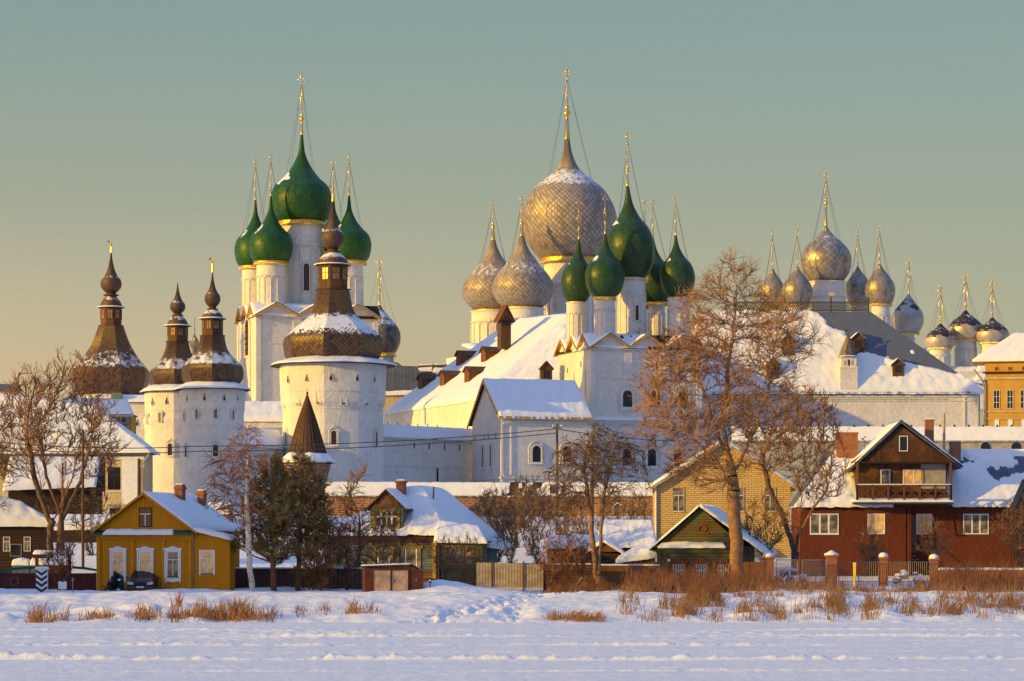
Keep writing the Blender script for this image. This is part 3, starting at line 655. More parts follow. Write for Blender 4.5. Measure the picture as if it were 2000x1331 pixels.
    for x, y, w_, h_, kind in wins:
        rad = bw
        for (r1, y1), (r2, y2) in zip(body, body[1:]):
            if y2 <= y <= y1: rad = r1+(r2-r1)*(y1-y)/max(.01, y1-y2)
        rf = oct_rf(8, .6, R(ph)); a = math.asin(max(-.97, min(.97, x/rad))); a = math.asin(max(-.985, min(.985, x/(rad*rf(a)))))
        rr2 = rad*rf(a)+.9
        at = (rr2*math.sin(a), -rr2*math.cos(a), Z(y))
        if kind == 'key': window(t, at, w_, h_, rz=math.degrees(a), arch=True, key=True, fr='white', gl='glass_b', fw=.9, proud=.7)
        elif kind == 'slit': window(t, at, w_, h_, rz=math.degrees(a), arch=True, fr='white', gl='recess', fw=1.2, proud=1.1, hood='arch')
        elif kind == 'win': window(t, at, w_, h_, rz=math.degrees(a), arch=True, fr='white', gl='glass_b', fw=2., proud=1.6, sill=True, hood='ogee')
    return t

def courses(t, cx_list, body, ph, ys):
    base = t.py
    for y in ys:
        rad = [r1+(r2-r1)*(y1-y)/max(.01, y1-y2) for (r1, y1), (r2, y2) in zip(body, body[1:]) if y2 <= y <= y1][0]
        t.part('string_course', MB().lathe([(rad*.98, base-y-1), (rad+1, base-y-.8), (rad+1.1, base-y+.6), (rad*.98, base-y+1.2)], 64, rf=oct_rf(8, .6, R(ph))), 'white')

# big tower in the middle
B4 = [(99, 990), (98, 850), (97.5, 801), (101, 790), (103.5, 740), (104, 716)]
t4 = tower('broad white round tower with the largest shingled bulb roof, behind the brick turret', 650, 990, 304, B4,
      [(90, 703), (95, 696), (98, 684), (98.5, 670), (95, 659), (86, 649), (73, 638), (57, 626), (46, 615), (40, 603), (36, 586), (32.5, 566)],
      (22.5, 488, 392), (566, 519, 29, 37, 491, 31), -7, (122, 716, 700),
      [(-82, 752, 4.5, 13, 'key'), (-44, 751, 6, 13, 'key'), (3, 750, 6, 13, 'key'), (52, 750, 5.5, 13, 'key'), (84, 750, 4, 13, 'key'),
       (-91, 798, 6, 24, 'slit'), (-62, 796, 6, 26, 'slit'), (-21, 795, 6, 28, 'slit'), (27, 796, 7, 29, 'slit'), (69, 796, 6.5, 28, 'slit'), (94, 796, 5, 24, 'slit'),
       (8, 873, 10, 27, 'win'), (86, 873, 7, 27, 'win'), (-86, 873, 7, 27, 'win')], vane=(378, 362))
courses(t4, 0, B4, -7, (769, 803))
# left pair
B3 = [(61, 1010), (61, 838), (59.5, 812), (61.5, 800), (62, 762)]
t3 = tower('slimmer white tower with shingled bulb roof, right one of the left pair', 415, 1010, 275, B3,
      [(52, 750), (59, 741), (60.5, 727), (58, 716), (48, 705), (37, 694), (30, 684), (26, 672), (23.5, 657)],
      (15.5, 600, 530), (656, 624, 20.5, 27.5, 603, 21), 5, (73, 763, 748),
      [(-44, 786, 3.5, 12, 'key'), (-9, 786, 5, 13, 'key'), (28, 786, 4.5, 12, 'key'), (52, 785, 3, 11, 'key'),
       (-52, 824, 4, 18, 'slit'), (-24, 820, 5, 18, 'slit'), (12, 820, 6, 20, 'slit'), (44, 822, 4.5, 18, 'slit'), (12, 894, 10, 23, 'win'), (-46, 894, 7, 22, 'win')], vane=(515, 503))
courses(t3, 0, B3, 5, (802, 834, 926))
B2 = [(63, 1010), (63, 838), (66, 822), (62, 812), (64, 768)]
t2 = tower('slimmer white tower with shingled bulb roof, left one of the left pair', 347, 1010, 285, B2,
      [(49, 758), (56, 750), (57.5, 738), (54, 726), (44, 714), (33, 702), (27, 690), (23.5, 680), (21.5, 668)],
      (15, 613, 553), (668, 638, 20, 27, 614, 20.5), 0, (73, 768, 755),
      [(-43, 794, 4.5, 13, 'key'), (-14, 793, 5, 13, 'key'), (-54, 830, 4, 18, 'slit'), (-27, 828, 5.5, 19, 'slit'), (-7, 892, 9, 23, 'win')], vane=None)
courses(t2, 0, B2, 0, (804, 838))
# tent-roofed tower on the far left
B1 = [(64, 1010), (64, 800), (66, 784)]
t1 = tower('octagonal tower with a tall flaring shingled tent roof, far left', 217, 1010, 345, B1,
      [(61, 778), (68, 766), (75, 748), (77, 732), (75, 722), (63, 708), (52, 694), (43, 680), (35, 664), (29, 648), (25, 637)],
      (20.5, 573, 492), (637, 602, 21, 27, 575, 21.5), 22.5, (74, 784, 778),
      [(43, 812, 4, 12, 'key')], vane=(482, 469), group='kremlin towers with shingled bulb roofs')

# round brick turret with a plank cone
t = T('brick_turret', 'round red brick turret with a pointed plank cone roof behind the pines', 'turret', 600, 1010, 240)
t.part('wall', MB().lathe([(40, 0), (40, 78), (44, 92), (46, 104)], 32), 'rbrick')
m = MB().lathe([(44, 103), (54, 104.5), (54, 106), (30, 112)], 32); e = t.part('eave', m, 'wood_dark')
m = MB().lathe([(54.5, 105), (54, 109), (47, 116), (40, 123), (30, 126)], 48, rf=lambda a: 1+.02*math.sin(a*5)+.02*math.sin(a*11)); m.v = [(x, y, z+3*noise.noise(Vector((x*.06, y*.06, 2)))*(z > 108)) for x, y, z in m.v]
t.part('snow', m, 'snow', e, smooth=True)
c = t.part('cone_roof', MB().lathe([(41, 113), (30, 150), (18, 189), (6, 226), (1, 240)], 14, ph=.1), 'wood', smooth=False)
rb = MB()
for i in range(28):
    a = 2*math.pi*i/28; rb.path([(41.5*math.sin(a), -41.5*math.cos(a), 113), (18.3*math.sin(a), -18.3*math.cos(a), 189), (1.*math.sin(a), -1.*math.cos(a), 240)], [.7, .5, .3], 3)
t.part('batten', rb, 'wood', c)
t.part('finial', MB().tube((0, 0, 236), (0, 0, 252), .7, .4).ball((0, 0, 242), 2.4, 8), 'wood', c)

# ================================================================ churches
def gable_block(t, L, D, h, fr, sd, zpk, zval, snow_seed, over=5, trim='goldpaint', mat='white', ov2=8):
    """wall block with rows of little gables; fr/sd: number of gables on front / side"""
    m = MB().box(0, L, 0, D, 0, zval)
    for n_, along, wd, dp in ((fr, 0, L, D), (sd, 1, D, L)):
        for i in range(n_):
            a, b = wd*i/n_, wd*(i+1)/n_; c = (a+b)/2
            if along == 0: m.prism([(a, zval-.1), (b, zval-.1), (c, zpk)], 0.05, dp-.05)
            else: m.prismx([(a, zval-.1), (b, zval-.1), (c, zpk)], 0.05, dp-.05)
    t.part('wall', m, mat)
    rf, sn, tr = MB(), MB(), MB()
    for n_, along, wd, dp in ((fr, 0, L, D), (sd, 1, D, L)):
        for i in range(n_):
            a, b = wd*i/n_, wd*(i+1)/n_; c = (a+b)/2; e = over
            dz = (zpk-zval)/(c-a)
            if i == 0: a -= e; za = zval-dz*e
            else: za = zval
            if i == n_-1: b += e; zb = zval-dz*e
            else: zb = zval
            def chev(t0, t1): return [(a, za+t0), (c, zpk+t0), (b, zb+t0), (b, zb+t1), (c, zpk+t1), (a, za+t1)]
            f = MB.prism if along == 0 else MB.prismx
            P3 = (lambda q: q) if along == 0 else (lambda q: q)
            f(rf, P3(chev(.3, 2.0)), -ov2, dp+ov2)
            f(tr, P3(chev(-3.2, .4)), -ov2-.6, -ov2+1.2); f(tr, P3(chev(-2.2, .2)), -ov2+1.2, -.3)
            # lumpy snow on both slopes
            for s_, (xa, xb, z1, z2) in enumerate(((a, c, za, zpk), (b, c, zb, zpk))):
                if along == 0: q = ((xa, -ov2+.5, z1+2), (xa, dp/2, z1+2), (xb, dp/2, z2+2), (xb, -ov2+.5, z2+2))
                else: q = ((-ov2+.5, xa, z1+2), (dp/2, xa, z1+2), (dp/2, xb, z2+2), (-ov2+.5, xb, z2+2))
                sheet(sn, *q, 16, 5, 3.4, seed=snow_seed+i*2+s_+along*9)
    r_ = t.part('roof', rf, 'wood_dark'); t.part('gable_trim', tr, trim, r_); t.part('snow', sn, 'snow', r_, smooth=True)

cr18 = math.cos(R(18))
# -- green-domed gate church on the left
c1 = T('green_domed_church', 'white church with five dark green onion domes and a large central one, left of centre', 'church', 501, 790, 345, 18)
L1, D1 = 232/cr18, 160
gable_block(c1, L1, D1, 175, 3, 3, 199, 176, 3)
for x in (0, L1/3, L1*2/3, L1):
    x0 = max(0, x-7); c1.part('pilaster', MB().box(max(-1.5, x-8), min(L1+1.5, x+8), -3, 1, 0, 160).box(max(-2.5, x-9), min(L1+2.5, x+9), -4, 1, 160, 164).box(max(-1.5, x-8), min(L1+1.5, x+8), -2.6, 1, 164, 176), 'white')
for y in (D1/3, D1*2/3, D1-3): c1.part('pilaster', MB().box(-3, 1, y-6, y+6, 0, 165), 'white')
c1.part('string_course', MB().box(-1.5, L1+1.5, -1.6, 1, 120, 122).box(-1, L1+1, -1, 1, 82, 83), 'white')
window(c1, (-.6, D1*.47, 100), 38, 72, rz=-90, arch=True, fr='white', gl='wood_red', fw=4, proud=2.2, bars=(2, 5), barm='wood_dark')
window(c1, (L1*.5, -.3, 112), 15, 52, arch=True, fr='white', gl='glass_b', fw=4, proud=2.2)
window(c1, (L1*.84, -.3, 112), 15, 52, arch=True, fr='white', gl='glass_b', fw=4, proud=2.2)
def locl(t, px, Y):                       # thing coordinates of the axis at photo column px and distance Y
    x, y, _ = t.w(px, t.py, Y); return x, y
def dm(t, px, dY, ytop, ybase, hw, prof, mat, yball, ycross, drum_r, drum_bot, band=7, dcol=14, wins=(), dmat='white', **k):
    x, y = locl(t, px, t.Y+dY); f = (t.Y+dY)/t.Y       # pixel sizes grow a little with distance
    Zp = lambda q: ((HY-q)*(t.Y+dY)/F+H-t.loc.z)/t.k
    hw = hw*f; zb = Zp(ybase); dr = drum_r*f
    drum(t, x, y, Zp(drum_bot), zb-(band or 0)*.4, dr, dmat, wins=[(a, Zp(yy), w_, h_) for a, yy, w_, h_ in wins], cols=dcol)
    return dome(t, x, y, Zp(ytop), zb, hw, prof, mat, Zp(yball), Zp(ycross), band=band, **k)
dm(c1, 588, 7.5, 263, 434, 60.5, PG, 'green', 233, 138, 41, 606, band=8, rball=5.2, cr=.8, cw=.07, lean=1.5, guys=.5, dcol=12, wins=((0, 572, 12, 54), (60, 572, 12, 54)))
dm(c1, 529, 3.2, 383, 512, 43, PG, 'green', 363, 297, 28, 612, band=5, rball=2.6, cr=.5, cw=.08)
dm(c1, 499, 11, 391, 521, 41, PG, 'green', 372, 308, 26, 612, band=5, rball=2.6, cr=.5, cw=.08)
dm(c1, 682, 6.5, 382, 511, 43.5, PG, 'green', 361, 300, 27, 612, band=5, rball=2.6, cr=.5, cw=.08)
dm(c1, 651, 14, 383, 515, 41, PG, 'green', 369, 306, 26, 612, band=5, rball=2.6, cr=.5, cw=.08)

# -- church with the dark silver dome, partly behind the big tower
c2 = T('dark_domed_church', 'church with a single dark onion dome, half hidden behind the big tower', 'church', 740, 800, 395)
c2.part('wall', MB().box(-50, 40, 0, 70, 0, 86), 'concrete'); c2.part('roof', MB().prism([(-55, 85), (45, 85), (36, 92), (-46, 92)], -4, 74), 'slate')
dm(c2, 743, 3, 596, 690, 40, PF, 'tin_dark', 568, 500, 25, 716, band=6, rball=3.2, cr=.9, cw=.11, lean=-2, guys=.55)
# blue sheet roofed block below it
t = T('blue_roofed_block', 'long block with a blue-grey sheet metal roof right of the big tower', 'building', 745, 810, 380)
t.part('wall', MB().box(0, 90, 5, 60, 0, 60), 'cream')
t.part('roof', MB().prism([(-4, 42), (88, 44), (70, 94), (-4, 97)], 0, 64), 'slate'); s_ = MB(); sheet(s_, (-5, -1, 40), (64, -1, 41), (72, 3, 53), (-5, 3, 40), 20, 4, 4, seed=4); t.part('snow', s_, 'snow', smooth=True)
t = T('small_gabled_roof', 'small snowy double gabled roof right of the blue sheet roof', 'building', 815, 760, 385)
t.part('wall', MB().box(0, 60, 4, 40, 0, 38), 'ochre')
s_ = MB(); sheet(s_, (-2, 0, 33), (30, 0, 36), (32, 8, 48), (3, 8, 48), 12, 5, 2.5, seed=8); sheet(s_, (30, 0, 33), (62, 0, 34), (58, 8, 49), (36, 8, 50), 12, 5, 2.5, seed=9)
t.part('roof', MB().prism([(-3, 34), (64, 34), (58, 48), (2, 46)], 3, 40), 'wood'); t.part('snow', s_, 'snow', smooth=True)

# -- small cupola between the left pair of towers
t = T('small_cupola', 'tiny grey cupola with a spike between the left pair of towers', 'cupola', 380, 720, 335)
t.part('drum', MB().lathe([(5, 0), (5, 38), (6, 40)], 16), 'tin_dark', smooth=True)
t.part('dome', MB().lathe(smooth_prof(PD, 38, 72, 9, 22), 24, uvt=True), 'tin', smooth=True)
t.part('finial', MB().tube((0, 0, 70), (0, 0, 100), .9, .6).ball((0, 0, 76), 1.8, 8), 'steel')
# ================================================================ long hip-roofed hall with dormers
A = T('hall', 'long white hall under a huge snowy hip roof with many dormers', 'building', 935, 950, 330)
W = A.w
E1, E2 = W(935, 779, 330), W(748, 807, 362)
E3 = (W(1190, 776, 322)); R1, R2 = W(1118, 612, 345), W(1004, 624, 362)
E4 = W(1150, 800, 365)
def lerp(a, b, t): return tuple(a[i]+(b[i]-a[i])*t for i in range(3))
def wallq(mb, a, b, zlow, inn=2.):
    a, b = Vector(a), Vector(b); n = Vector((-(b-a).y, (b-a).x, 0)).normalized()*inn
    lo = lambda p: (p[0], p[1], zlow)
    a, b = a+n, b+n; a2, b2 = a+n*4, b+n*4
    mb.add([lo(a), lo(b), b, a, lo(a2), lo(b2), b2, a2], [(0, 1, 2, 3), (5, 4, 7, 6), (1, 5, 6, 2), (4, 0, 3, 7), (3, 2, 6, 7)])
m = MB(); wallq(m, E2, E1, -70); wallq(m, E1, E3, -70); wallq(m, E3, E4, -70); A.part('wall', m, 'cream' if 0 else 'white')
m = MB()
for a, b, c, d in ((E2, E1, R1, R2), (E1, E3, R1, R1), (E3, E4, R2, R1), (E4, E2, R2, R2)):
    dn = lambda p, q=1.2: (p[0], p[1], p[2]-q)
    m.add([a, b, c, d, dn(a), dn(b), dn(c), dn(d)], [(0, 1, 2, 3), (4, 7, 6, 5), (0, 4, 5, 1)])
rA = A.part('roof', m, 'wood_dark')
m = MB(); sheet(m, E2, E1, R1, R2, 70, 34, 4.5, seed=1, jag=1.5)
sheet(m, E1, E3, lerp(R1, E3, .02), R1, 50, 30, 4.5, seed=2, fn=lambda u, v, t, n: t*(1.5+1.6*max(0, math.sin(v*7+u*4+n*2))*(1-v)), jag=1.5)
A.part('snow', m, 'snow', rA, smooth=True)
def dormer(t, at, w, h, dp, rz, wall='wood', roofm='wood_dark', glz=True, snow=True, rise=.55, pane='glass'):
    """little gabled dormer looking along -y before rotation; (x,y,z) is the front sill centre"""
    m = MB().box(-w/2, w/2, 0, dp, -h*.8, h).prism([(-w/2, h-.05), (w/2, h-.05), (0, h+w*rise*.8)], .05, dp)
    o = t.part('dormer', m, wall, at=at, rz=rz)
    r = MB(); e = w*.16
    for s_ in (-1, 1): r.prism([(0, h+w*rise*.82), (s_*(w/2+e), h-e*rise), (s_*(w/2+e), h-e*rise+1.2), (0, h+w*rise*.82+1.4)], -w*.14, dp)
    t.part('dormer_roof', r, roofm, o, rel=True)
    if glz:
        t.part('window_pane', MB().box(-w*.27, w*.27, -.15, .1, h*.1, h*.85), pane, o, rel=True)
        f = MB(); ring(f, [(-w*.27, h*.1), (w*.27, h*.1), (w*.27, h*.85), (-w*.27, h*.85)], [(-w*.34, h*.02), (w*.34, h*.02), (w*.34, h*.95), (-w*.34, h*.95)], -.8, 0)
        f.box(-.4, .4, -.6, -.1, h*.1, h*.85); t.part('window_frame', f, wall, o, rel=True)
    if snow:
        s_ = MB(); z0, z1 = h-e*rise+1.1, h+w*rise*.82+1.3
        sheet(s_, (-w/2-e, -w*.12, z0), (-w/2-e, dp, z0), (0, dp, z1), (0, -w*.12, z1), 5, 4, 2.2 if snow is True else snow, seed=at[0])
        sheet(s_, (w/2+e, -w*.12, z0), (w/2+e, dp, z0), (0, dp, z1), (0, -w*.12, z1), 5, 4, 2.2 if snow is True else snow, seed=at[0]+1)
        t.part('snow', s_, 'snow', o, rel=True, smooth=True)
    return o
# dormers look square to the eave, i.e. to the left
ea = Vector(E1)-Vector(E2); ang = math.degrees(math.atan2(ea.y, ea.x))   # direction of the eave from far to near
def on_roof(a, b, c, d, u, v): return tuple((Vector(a)*(1-u)+Vector(b)*u)*(1-v)+(Vector(d)*(1-u)+Vector(c)*u)*v)
for px, py in ((820, 766), (862, 757), (912, 750), (896, 718), (945, 712)):
    best = None
    for i in range(0, 101, 2):
        for j in range(0, 101, 2):
            p = on_roof(E2, E1, R1, R2, i/100, j/100); wx = A.loc+Vector(p)*A.k
            qx, qy = 1000+wx.x/wx.y*F, HY-(wx.z-H)/wx.y*F
            e = (qx-px)**2+(qy-py)**2
            if best is None or e < best[0]: best = (e, p)
    p = best[1]; dormer(A, (p[0], p[1], p[2]+3), 27, 23, 56, ang, 'wood_red', 'wood', False, False, .42)
# ventilation tower on the roof and small dormer on the hip
p = W(985, 674, 347); m = MB().box(-11, 11, -10, 12, -8, 54); v = A.part('vent_tower', m, 'wood', at=p, rz=20)
m = MB().prism([(-15, 50), (15, 50), (0, 78)], -13, 15); A.part('gable', m, 'wood_red', v, rel=True)
m = MB()
for s_ in (-1, 1): m.prism([(0, 79), (s_*18, 46), (s_*18, 48.5), (0, 82)], -17, 18)
A.part('vent_roof', m, 'wood_red', v, rel=True)
m = MB()
for i in range(4): m.box(-8.5+i*5, -5.5+i*5, -13.3, -12.9, 38 if i in (0, 3) else 38, 58 if i in (1, 2) else 52)
A.part('louvre', m, 'black', v, rel=True)
p = W(1068, 742, 324); d = dormer(A, p, 21, 22, 24, 8, 'wood', 'wood', True, False, .75)

# ================================================================ gabled white house in front of the church
K = T('gabled_chamber', 'white gabled house with a snowy roof and two blind slits, left of the green-domed church', 'building', 980, 945, 306, 18)
D = 60/math.sin(R(18)); Lx = 178/cr18
m = MB().box(0, Lx, 0, D, -60, 132).prismx([(0, 131.9), (D, 131.9), (D/2+4, 206)], .05, Lx-.05)
K.part('wall', m, 'white')
m = MB(); ym = D/2+4
for (ya, yb) in ((-7, ym), (D+9, ym)):
    za, zb = (129, 208) if ya < 0 else (121, 208)
    m.prismx([(ya, za), (yb, zb), (yb, zb+2.5), (ya, za+2.5)], -7, Lx)
r_ = K.part('roof', m, 'wood_dark')
m = MB()
for (ya, yb) in ((-9, ym), (D+11, ym)):
    za, zb = (128, 208) if ya < 0 else (119, 208)
    m.prismx([(ya, za-4), (yb, zb-4.5), (yb, zb+1), (ya, za+1)], -8.5, -6.5)
m.box(-7, Lx, -8.6, -7, 127, 131.5)
K.part('bargeboard', m, 'goldpaint', r_)
m = MB(); sheet(m, (-7, -8, 131), (Lx, -8, 131), (Lx, ym, 210), (-7, ym, 210), 60, 16, 4.5, seed=21, jag=1.2)
sheet(m, (-7, ym, 210), (Lx, ym, 210), (Lx, D+9, 124), (-7, D+9, 124), 40, 12, 4.5, seed=22)
K.part('snow', m, 'snow', r_, smooth=True)
m = MB(); m.box(-3, -1, -3, D+3, 10, 14).box(-2.2, Lx, -2.2, -.2, 10, 14.9)
for i in range(43): m.box(3+i*4, 5+i*4, -3, -.5, 14, 18)
K.part('plinth', m, 'white'); m = MB().box(-1, Lx, -2, -.1, 119.5, 123)
for i in range(43): m.box(3+i*4, 5+i*4, -3, -.5, 116, 120)
K.part('cornice', m, 'white')
m = MB().box(-1.5, 3, -1.5, .1, 0, 131).box(18, 21, -1.5, .1, 14, 116); K.part('pilaster', m, 'white')
for y in (D*.35, D*.62): window(K, (-.3, y, 36), 13, 44, rz=-90, arch=True, fr='white', gl='recess', fw=2.5, proud=2, sill=True)
for y in (D*.42, D*.58, D*.2, D*.9): window(K, (-.3, y, 90), 4, 13, rz=-90, arch=True, key=True, fr='white', gl='glass', fw=.8, proud=.8)
for px in (1048, 1108): window(K, ((px-980)/cr18, -.3, 43), 18, 32, arch=True, fr='white', gl='glass' if px < 1100 else 'glass_b', fw=3.6, proud=2.6, sill=True, hood='arch')

# ================================================================ church of the Saviour with green onion domes (right)
c3 = T('white_gate_church', 'tall white church with golden gable trim and green onion domes, behind the bare poplar', 'church', 1155, 945, 316, 18)
L3, D3 = 218/cr18, 62/math.sin(R(18))
gable_block(c3, L3, D3, 260, 3, 3, 294, 268, 31)
c3.part('lower_wall', MB().box(.5, L3+30, -1.2, 20, -60, 124).box(0, L3+30, -4.5, 1, 124, 127), 'white_worn')
s_ = MB(); sheet(s_, (0, -5, 126), (L3+30, -5, 126), (L3+30, 2, 131), (0, 2, 131), 40, 3, 2, seed=77); c3.part('ledge_snow', s_, 'snow', smooth=True)
m = MB()
for i in range(60): m.box(2+i*4, 4+i*4, -3.2, -1, 115, 119)
c3.part('cornice', m, 'white'); c3.part('string_course', MB().box(0, L3+30, -2.6, -1, 112, 113.5), 'white'); c3.part('plinth', MB().box(0, L3+30, -3, -1, 8, 12), 'white')
for i in range(4):
    x = L3*i/3; z0_ = 127 if i in (0, 3) else 206; m = MB().box(max(-2, x-9), min(L3+2, x+9), -3.5, .2, z0_, 218).box(max(-3, x-10), min(L3+3, x+10), -4.6, .2, 218, 222).box(max(-2, x-8), min(L3+2, x+8), -3, .2, 222, 258)
    c3.part('pilaster', m, 'white_worn')
for i in range(3):
    y = D3*(i+.5)/3; c3.part('pilaster', MB().box(-2.6, .2, y-2, y+2, 170, 225), 'white')
c3.part('string_course', MB().box(0, L3, -1.8, .1, 205, 207), 'white')
for px, w_ in ((1226, 20), (1281, 21), (1338, 20)): window(c3, ((px-1155)/cr18, -.3, 151), w_, 33, arch=True, fr='white', gl='glass' if px < 1250 else 'glass_b', fw=5, proud=2.5, sill=True, hood='arch')
for px in (1224, 1274, 1326): window(c3, ((px-1155)/cr18, -1.5, 36), 18, 34, arch=True, fr='white', gl='glass_b' if px > 1300 else 'glass', fw=4.5, proud=2.8, sill=True, hood='arch')
for q in ((-.5, D3*.3, 232), (-.5, D3*.7, 225)): window(c3, q, 4, 10, rz=-90, fr='white', gl='glass', fw=.6, proud=.5)
m = MB()
for x, y, a in ((L3*.31, 24, 20), (L3*.40, 28, -20)):
    m.path([(x-6, y, 280), (x, y-4, 290), (x+8, y, 284)], [3.5, 4.5, 3], 8)
c3.part('roof_lump', m, 'wood')
dm(c3, 1234, 6.5, 364, 543, 47.5, PD, 'green_teal', 333, 256, 27, 655, band=6, rball=4, cr=.7, cw=.085, lean=-9, dmat='white_worn', guys=.5, dcol=12, wins=((0, 628, 7, 30),))
dm(c3, 1126, 9, 467, 590, 32, PD, 'green_teal', 448, 387, 19.5, 668, band=5, rball=2.4, cr=.5, cw=.12, lean=5, guys=0)
dm(c3, 1181, 2.4, 457, 581, 39, PD, 'green_teal', 438, 378, 20, 668, band=5, rball=2.6, cr=.5, cw=.10, lean=1, guys=0)
dm(c3, 1325, 6, 460, 581, 34.5, PD, 'green_teal', 436, 378, 21, 668, band=5, rball=2.6, cr=.5, cw=.10, lean=-6, guys=.5)
dm(c3, 1283, 12.5, 466, 591, 38, PD, 'green_teal', 444, 388, 16, 668, band=5, rball=2.4, cr=.5, cw=.12, lean=-9, guys=.5)

# ================================================================ cathedral with silver scaled domes
c4 = T('silver_domed_cathedral', 'cathedral with a huge silver scaled onion dome and smaller ones, centre', 'cathedral', 940, 900, 415, 18)
c4.part('wall', MB().box(0, 330, 0, 240, 0, 215), 'white')
s_ = MB(); sheet(s_, (-3, -3, 214), (333, -3, 214), (333, 120, 236), (-3, 120, 236), 40, 12, 4, seed=5); c4.part('roof_snow', s_, 'snow', smooth=True)
dm(c4, 1114, 14, 272, 506, 93, PS, 'aspen', 222, 131, 51, 690, band=9, rball=7, cr=1.0, cw=.075, lean=-7, guys=.60, cone=1, dcol=22, nseg=72, n=60)
dm(c4, 963, 20, 468, 606, 61, PE, 'aspen_small', 444, 391, 42, 690, band=8, rball=4.4, cr=.6, cw=.09, lean=0, guys=.52, dcol=16)
dm(c4, 1022, 6, 461, 601, 61, PE, 'aspen_small', 437, 380, 40, 690, band=6, rball=4.4, cr=.6, cw=.09, lean=-3, guys=.52, dcol=16)
dm(c4, 1259, 24, 468, 606, 55, PE, 'aspen_small', 440, 385, 38, 690, band=6, rball=4.4, cr=.6, cw=.12, lean=0, guys=0)

# ================================================================ palace on the right with hip roof, railing, dormers
Q = T('palace', 'wide white palace, big hip roof half bare of snow with a lattice rail on top', 'building', 1400, 900, 350)
QL = 1912-1340
Q.part('wall', MB().box(-60, QL-62, 0, 170, -110, 133), 'white')
m = MB().box(-60, QL-62, -2.5, -.1, 124, 128).box(-60, QL-62, -1.8, -.1, 116, 117.5)
for i in range(118): m.box(-58+i*4.3, -56+i*4.3, -2, -.1, 119, 121.5)
m.box(QL-90, QL-87, -2, -.1, -40, 124)
Q.part('cornice', m, 'white')
a, b, c, d = (-66, -10, 134), (522, -10, 134), (310, 80, 298), (-30, 80, 298)
e2, e3 = (522, 180, 134), (-66, 180, 134)
m = MB(); dn = lambda p, q=2: (p[0], p[1], p[2]-q)
m.add([a, b, c, d, e2, e3, dn(a), dn(b), dn(e2), dn(e3)], [(0, 1, 2, 3), (1, 4, 2), (4, 5, 3, 2), (5, 0, 3), (0, 6, 7, 1), (1, 7, 8, 4), (5, 9, 6, 0)])
def slate_mat():
    m_, t_, b_ = nt('roof_scale_tiles'); o = OBJ(t_); s = t_.nodes.new('ShaderNodeSeparateXYZ'); t_.links.new(o, s.inputs[0])
    x = MA(t_, 'DIVIDE', s.outputs[0], .62); z = MA(t_, 'DIVIDE', s.outputs[2], .5)
    fa = MA(t_, 'FRACT', MA(t_, 'ADD', x, z)); fb = MA(t_, 'FRACT', MA(t_, 'SUBTRACT', z, x))
    e = MA(t_, 'MAXIMUM', MA(t_, 'LESS_THAN', fa, .12), MA(t_, 'LESS_THAN', fb, .12))
    c_ = MIX(t_, NOI(t_, o, 1.5, 5, .7), (.065, .085, .15), (.14, .165, .25)); c_ = MIX(t_, MA(t_, 'MULTIPLY', e, .6), c_, (.035, .045, .055))
    t_.links.new(c_, b_.inputs['Base Color']); b_.inputs['Roughness'].default_value = .6; BUMP(t_, b_, MA(t_, 'MINIMUM', fa, fb), .05); return m_
M['tiles'] = slate_mat()
rQ = Q.part('roof', m, 'tiles')
def qsnow(u, v, t, n):
    ln = 588-248*v; x = (u)*ln; wd_ = 118*sm(.16, .48, v)+10*n+16*noise.noise(Vector((v*14, u*9, 2)))+34*noise.noise(Vector((v*5, 3, 7)))
    k = (ln-max(wd_, 14*(v > .25))-x)/9                                  # >0 snow, <0 bare slate along the right hip
    if v > .2 and k < 1 and v < 1.1:
        if noise.noise(Vector((x*.045, v*9, 5))) > .62 and v < .9: return t*.6
        return max(-1.5, t*k if k > 0 else -1.5)
    if abs(x-185) < 34+20*n and abs(v-.62) < .045+.02*n: return -.4
    return t*(1.0+.25*n)
m = MB(); sheet(m, (a[0], a[1], a[2]+.3), (b[0], b[1], b[2]+.3), (c[0], c[1], c[2]+.3), (d[0], d[1], d[2]+.3), 150, 56, 5, fn=qsnow, seed=3, jag=1.5)
sheet(m, a, d, d, e3, 10, 10, 4, seed=6)
Q.part('snow', m, 'snow', rQ, smooth=True)
m = MB()
for i in range(130): m.tube((-64+i*4.5, -10.6, 132.5), (-64+i*4.5, -8, 133.6), 1.1, 1.1, 6)
Q.part('tile_ends', m, 'wood_dark', rQ)
# lattice rail
m = MB(); x0, x1, z0, z1 = 40, 306, 299, 318
m.box(x0, x1, 79.4, 80.6, z0, z0+2.2).box(x0, x1, 79.4, 80.6, z1-2.2, z1)
st = 9.5; n_ = int((x1-x0)/st)
for i in range(n_):
    xa = x0+i*st
    for dd in (0, 1): m.path([(xa+(st if dd else 0), 80, z0+1.5), (xa+(0 if dd else st), 80, z1-1.5)], [1.25, 1.25], 4)
    for dd in (0, 1): m.path([(xa+st/2, 80.6, z0+1.5 if dd else z1-1.5), (xa+(st if dd else 0), 80.6, (z0+z1)/2)], [1.05, 1.05], 4)
    for dd in (0, 1): m.path([(xa+st/2, 80.6, z0+1.5 if dd else z1-1.5), (xa+(0 if dd else st), 80.6, (z0+z1)/2)], [1.05, 1.05], 4)
Q.part('ridge_rail', m, 'wire')
m = MB()
for x in (x0, x0+133, 232, x1): m.box(x-1.6, x+1.6, 78.5, 81.5, 297, 327)
m.tube((306, 80, 325), (306, 80, 333), .6).tube((232, 80, 325), (232, 80, 330), .6)
Q.part('rail_post', m, 'wire'); 
Q.part('vent_flag', MB().box(228, 240, 79, 81, 329, 336), 'cream')
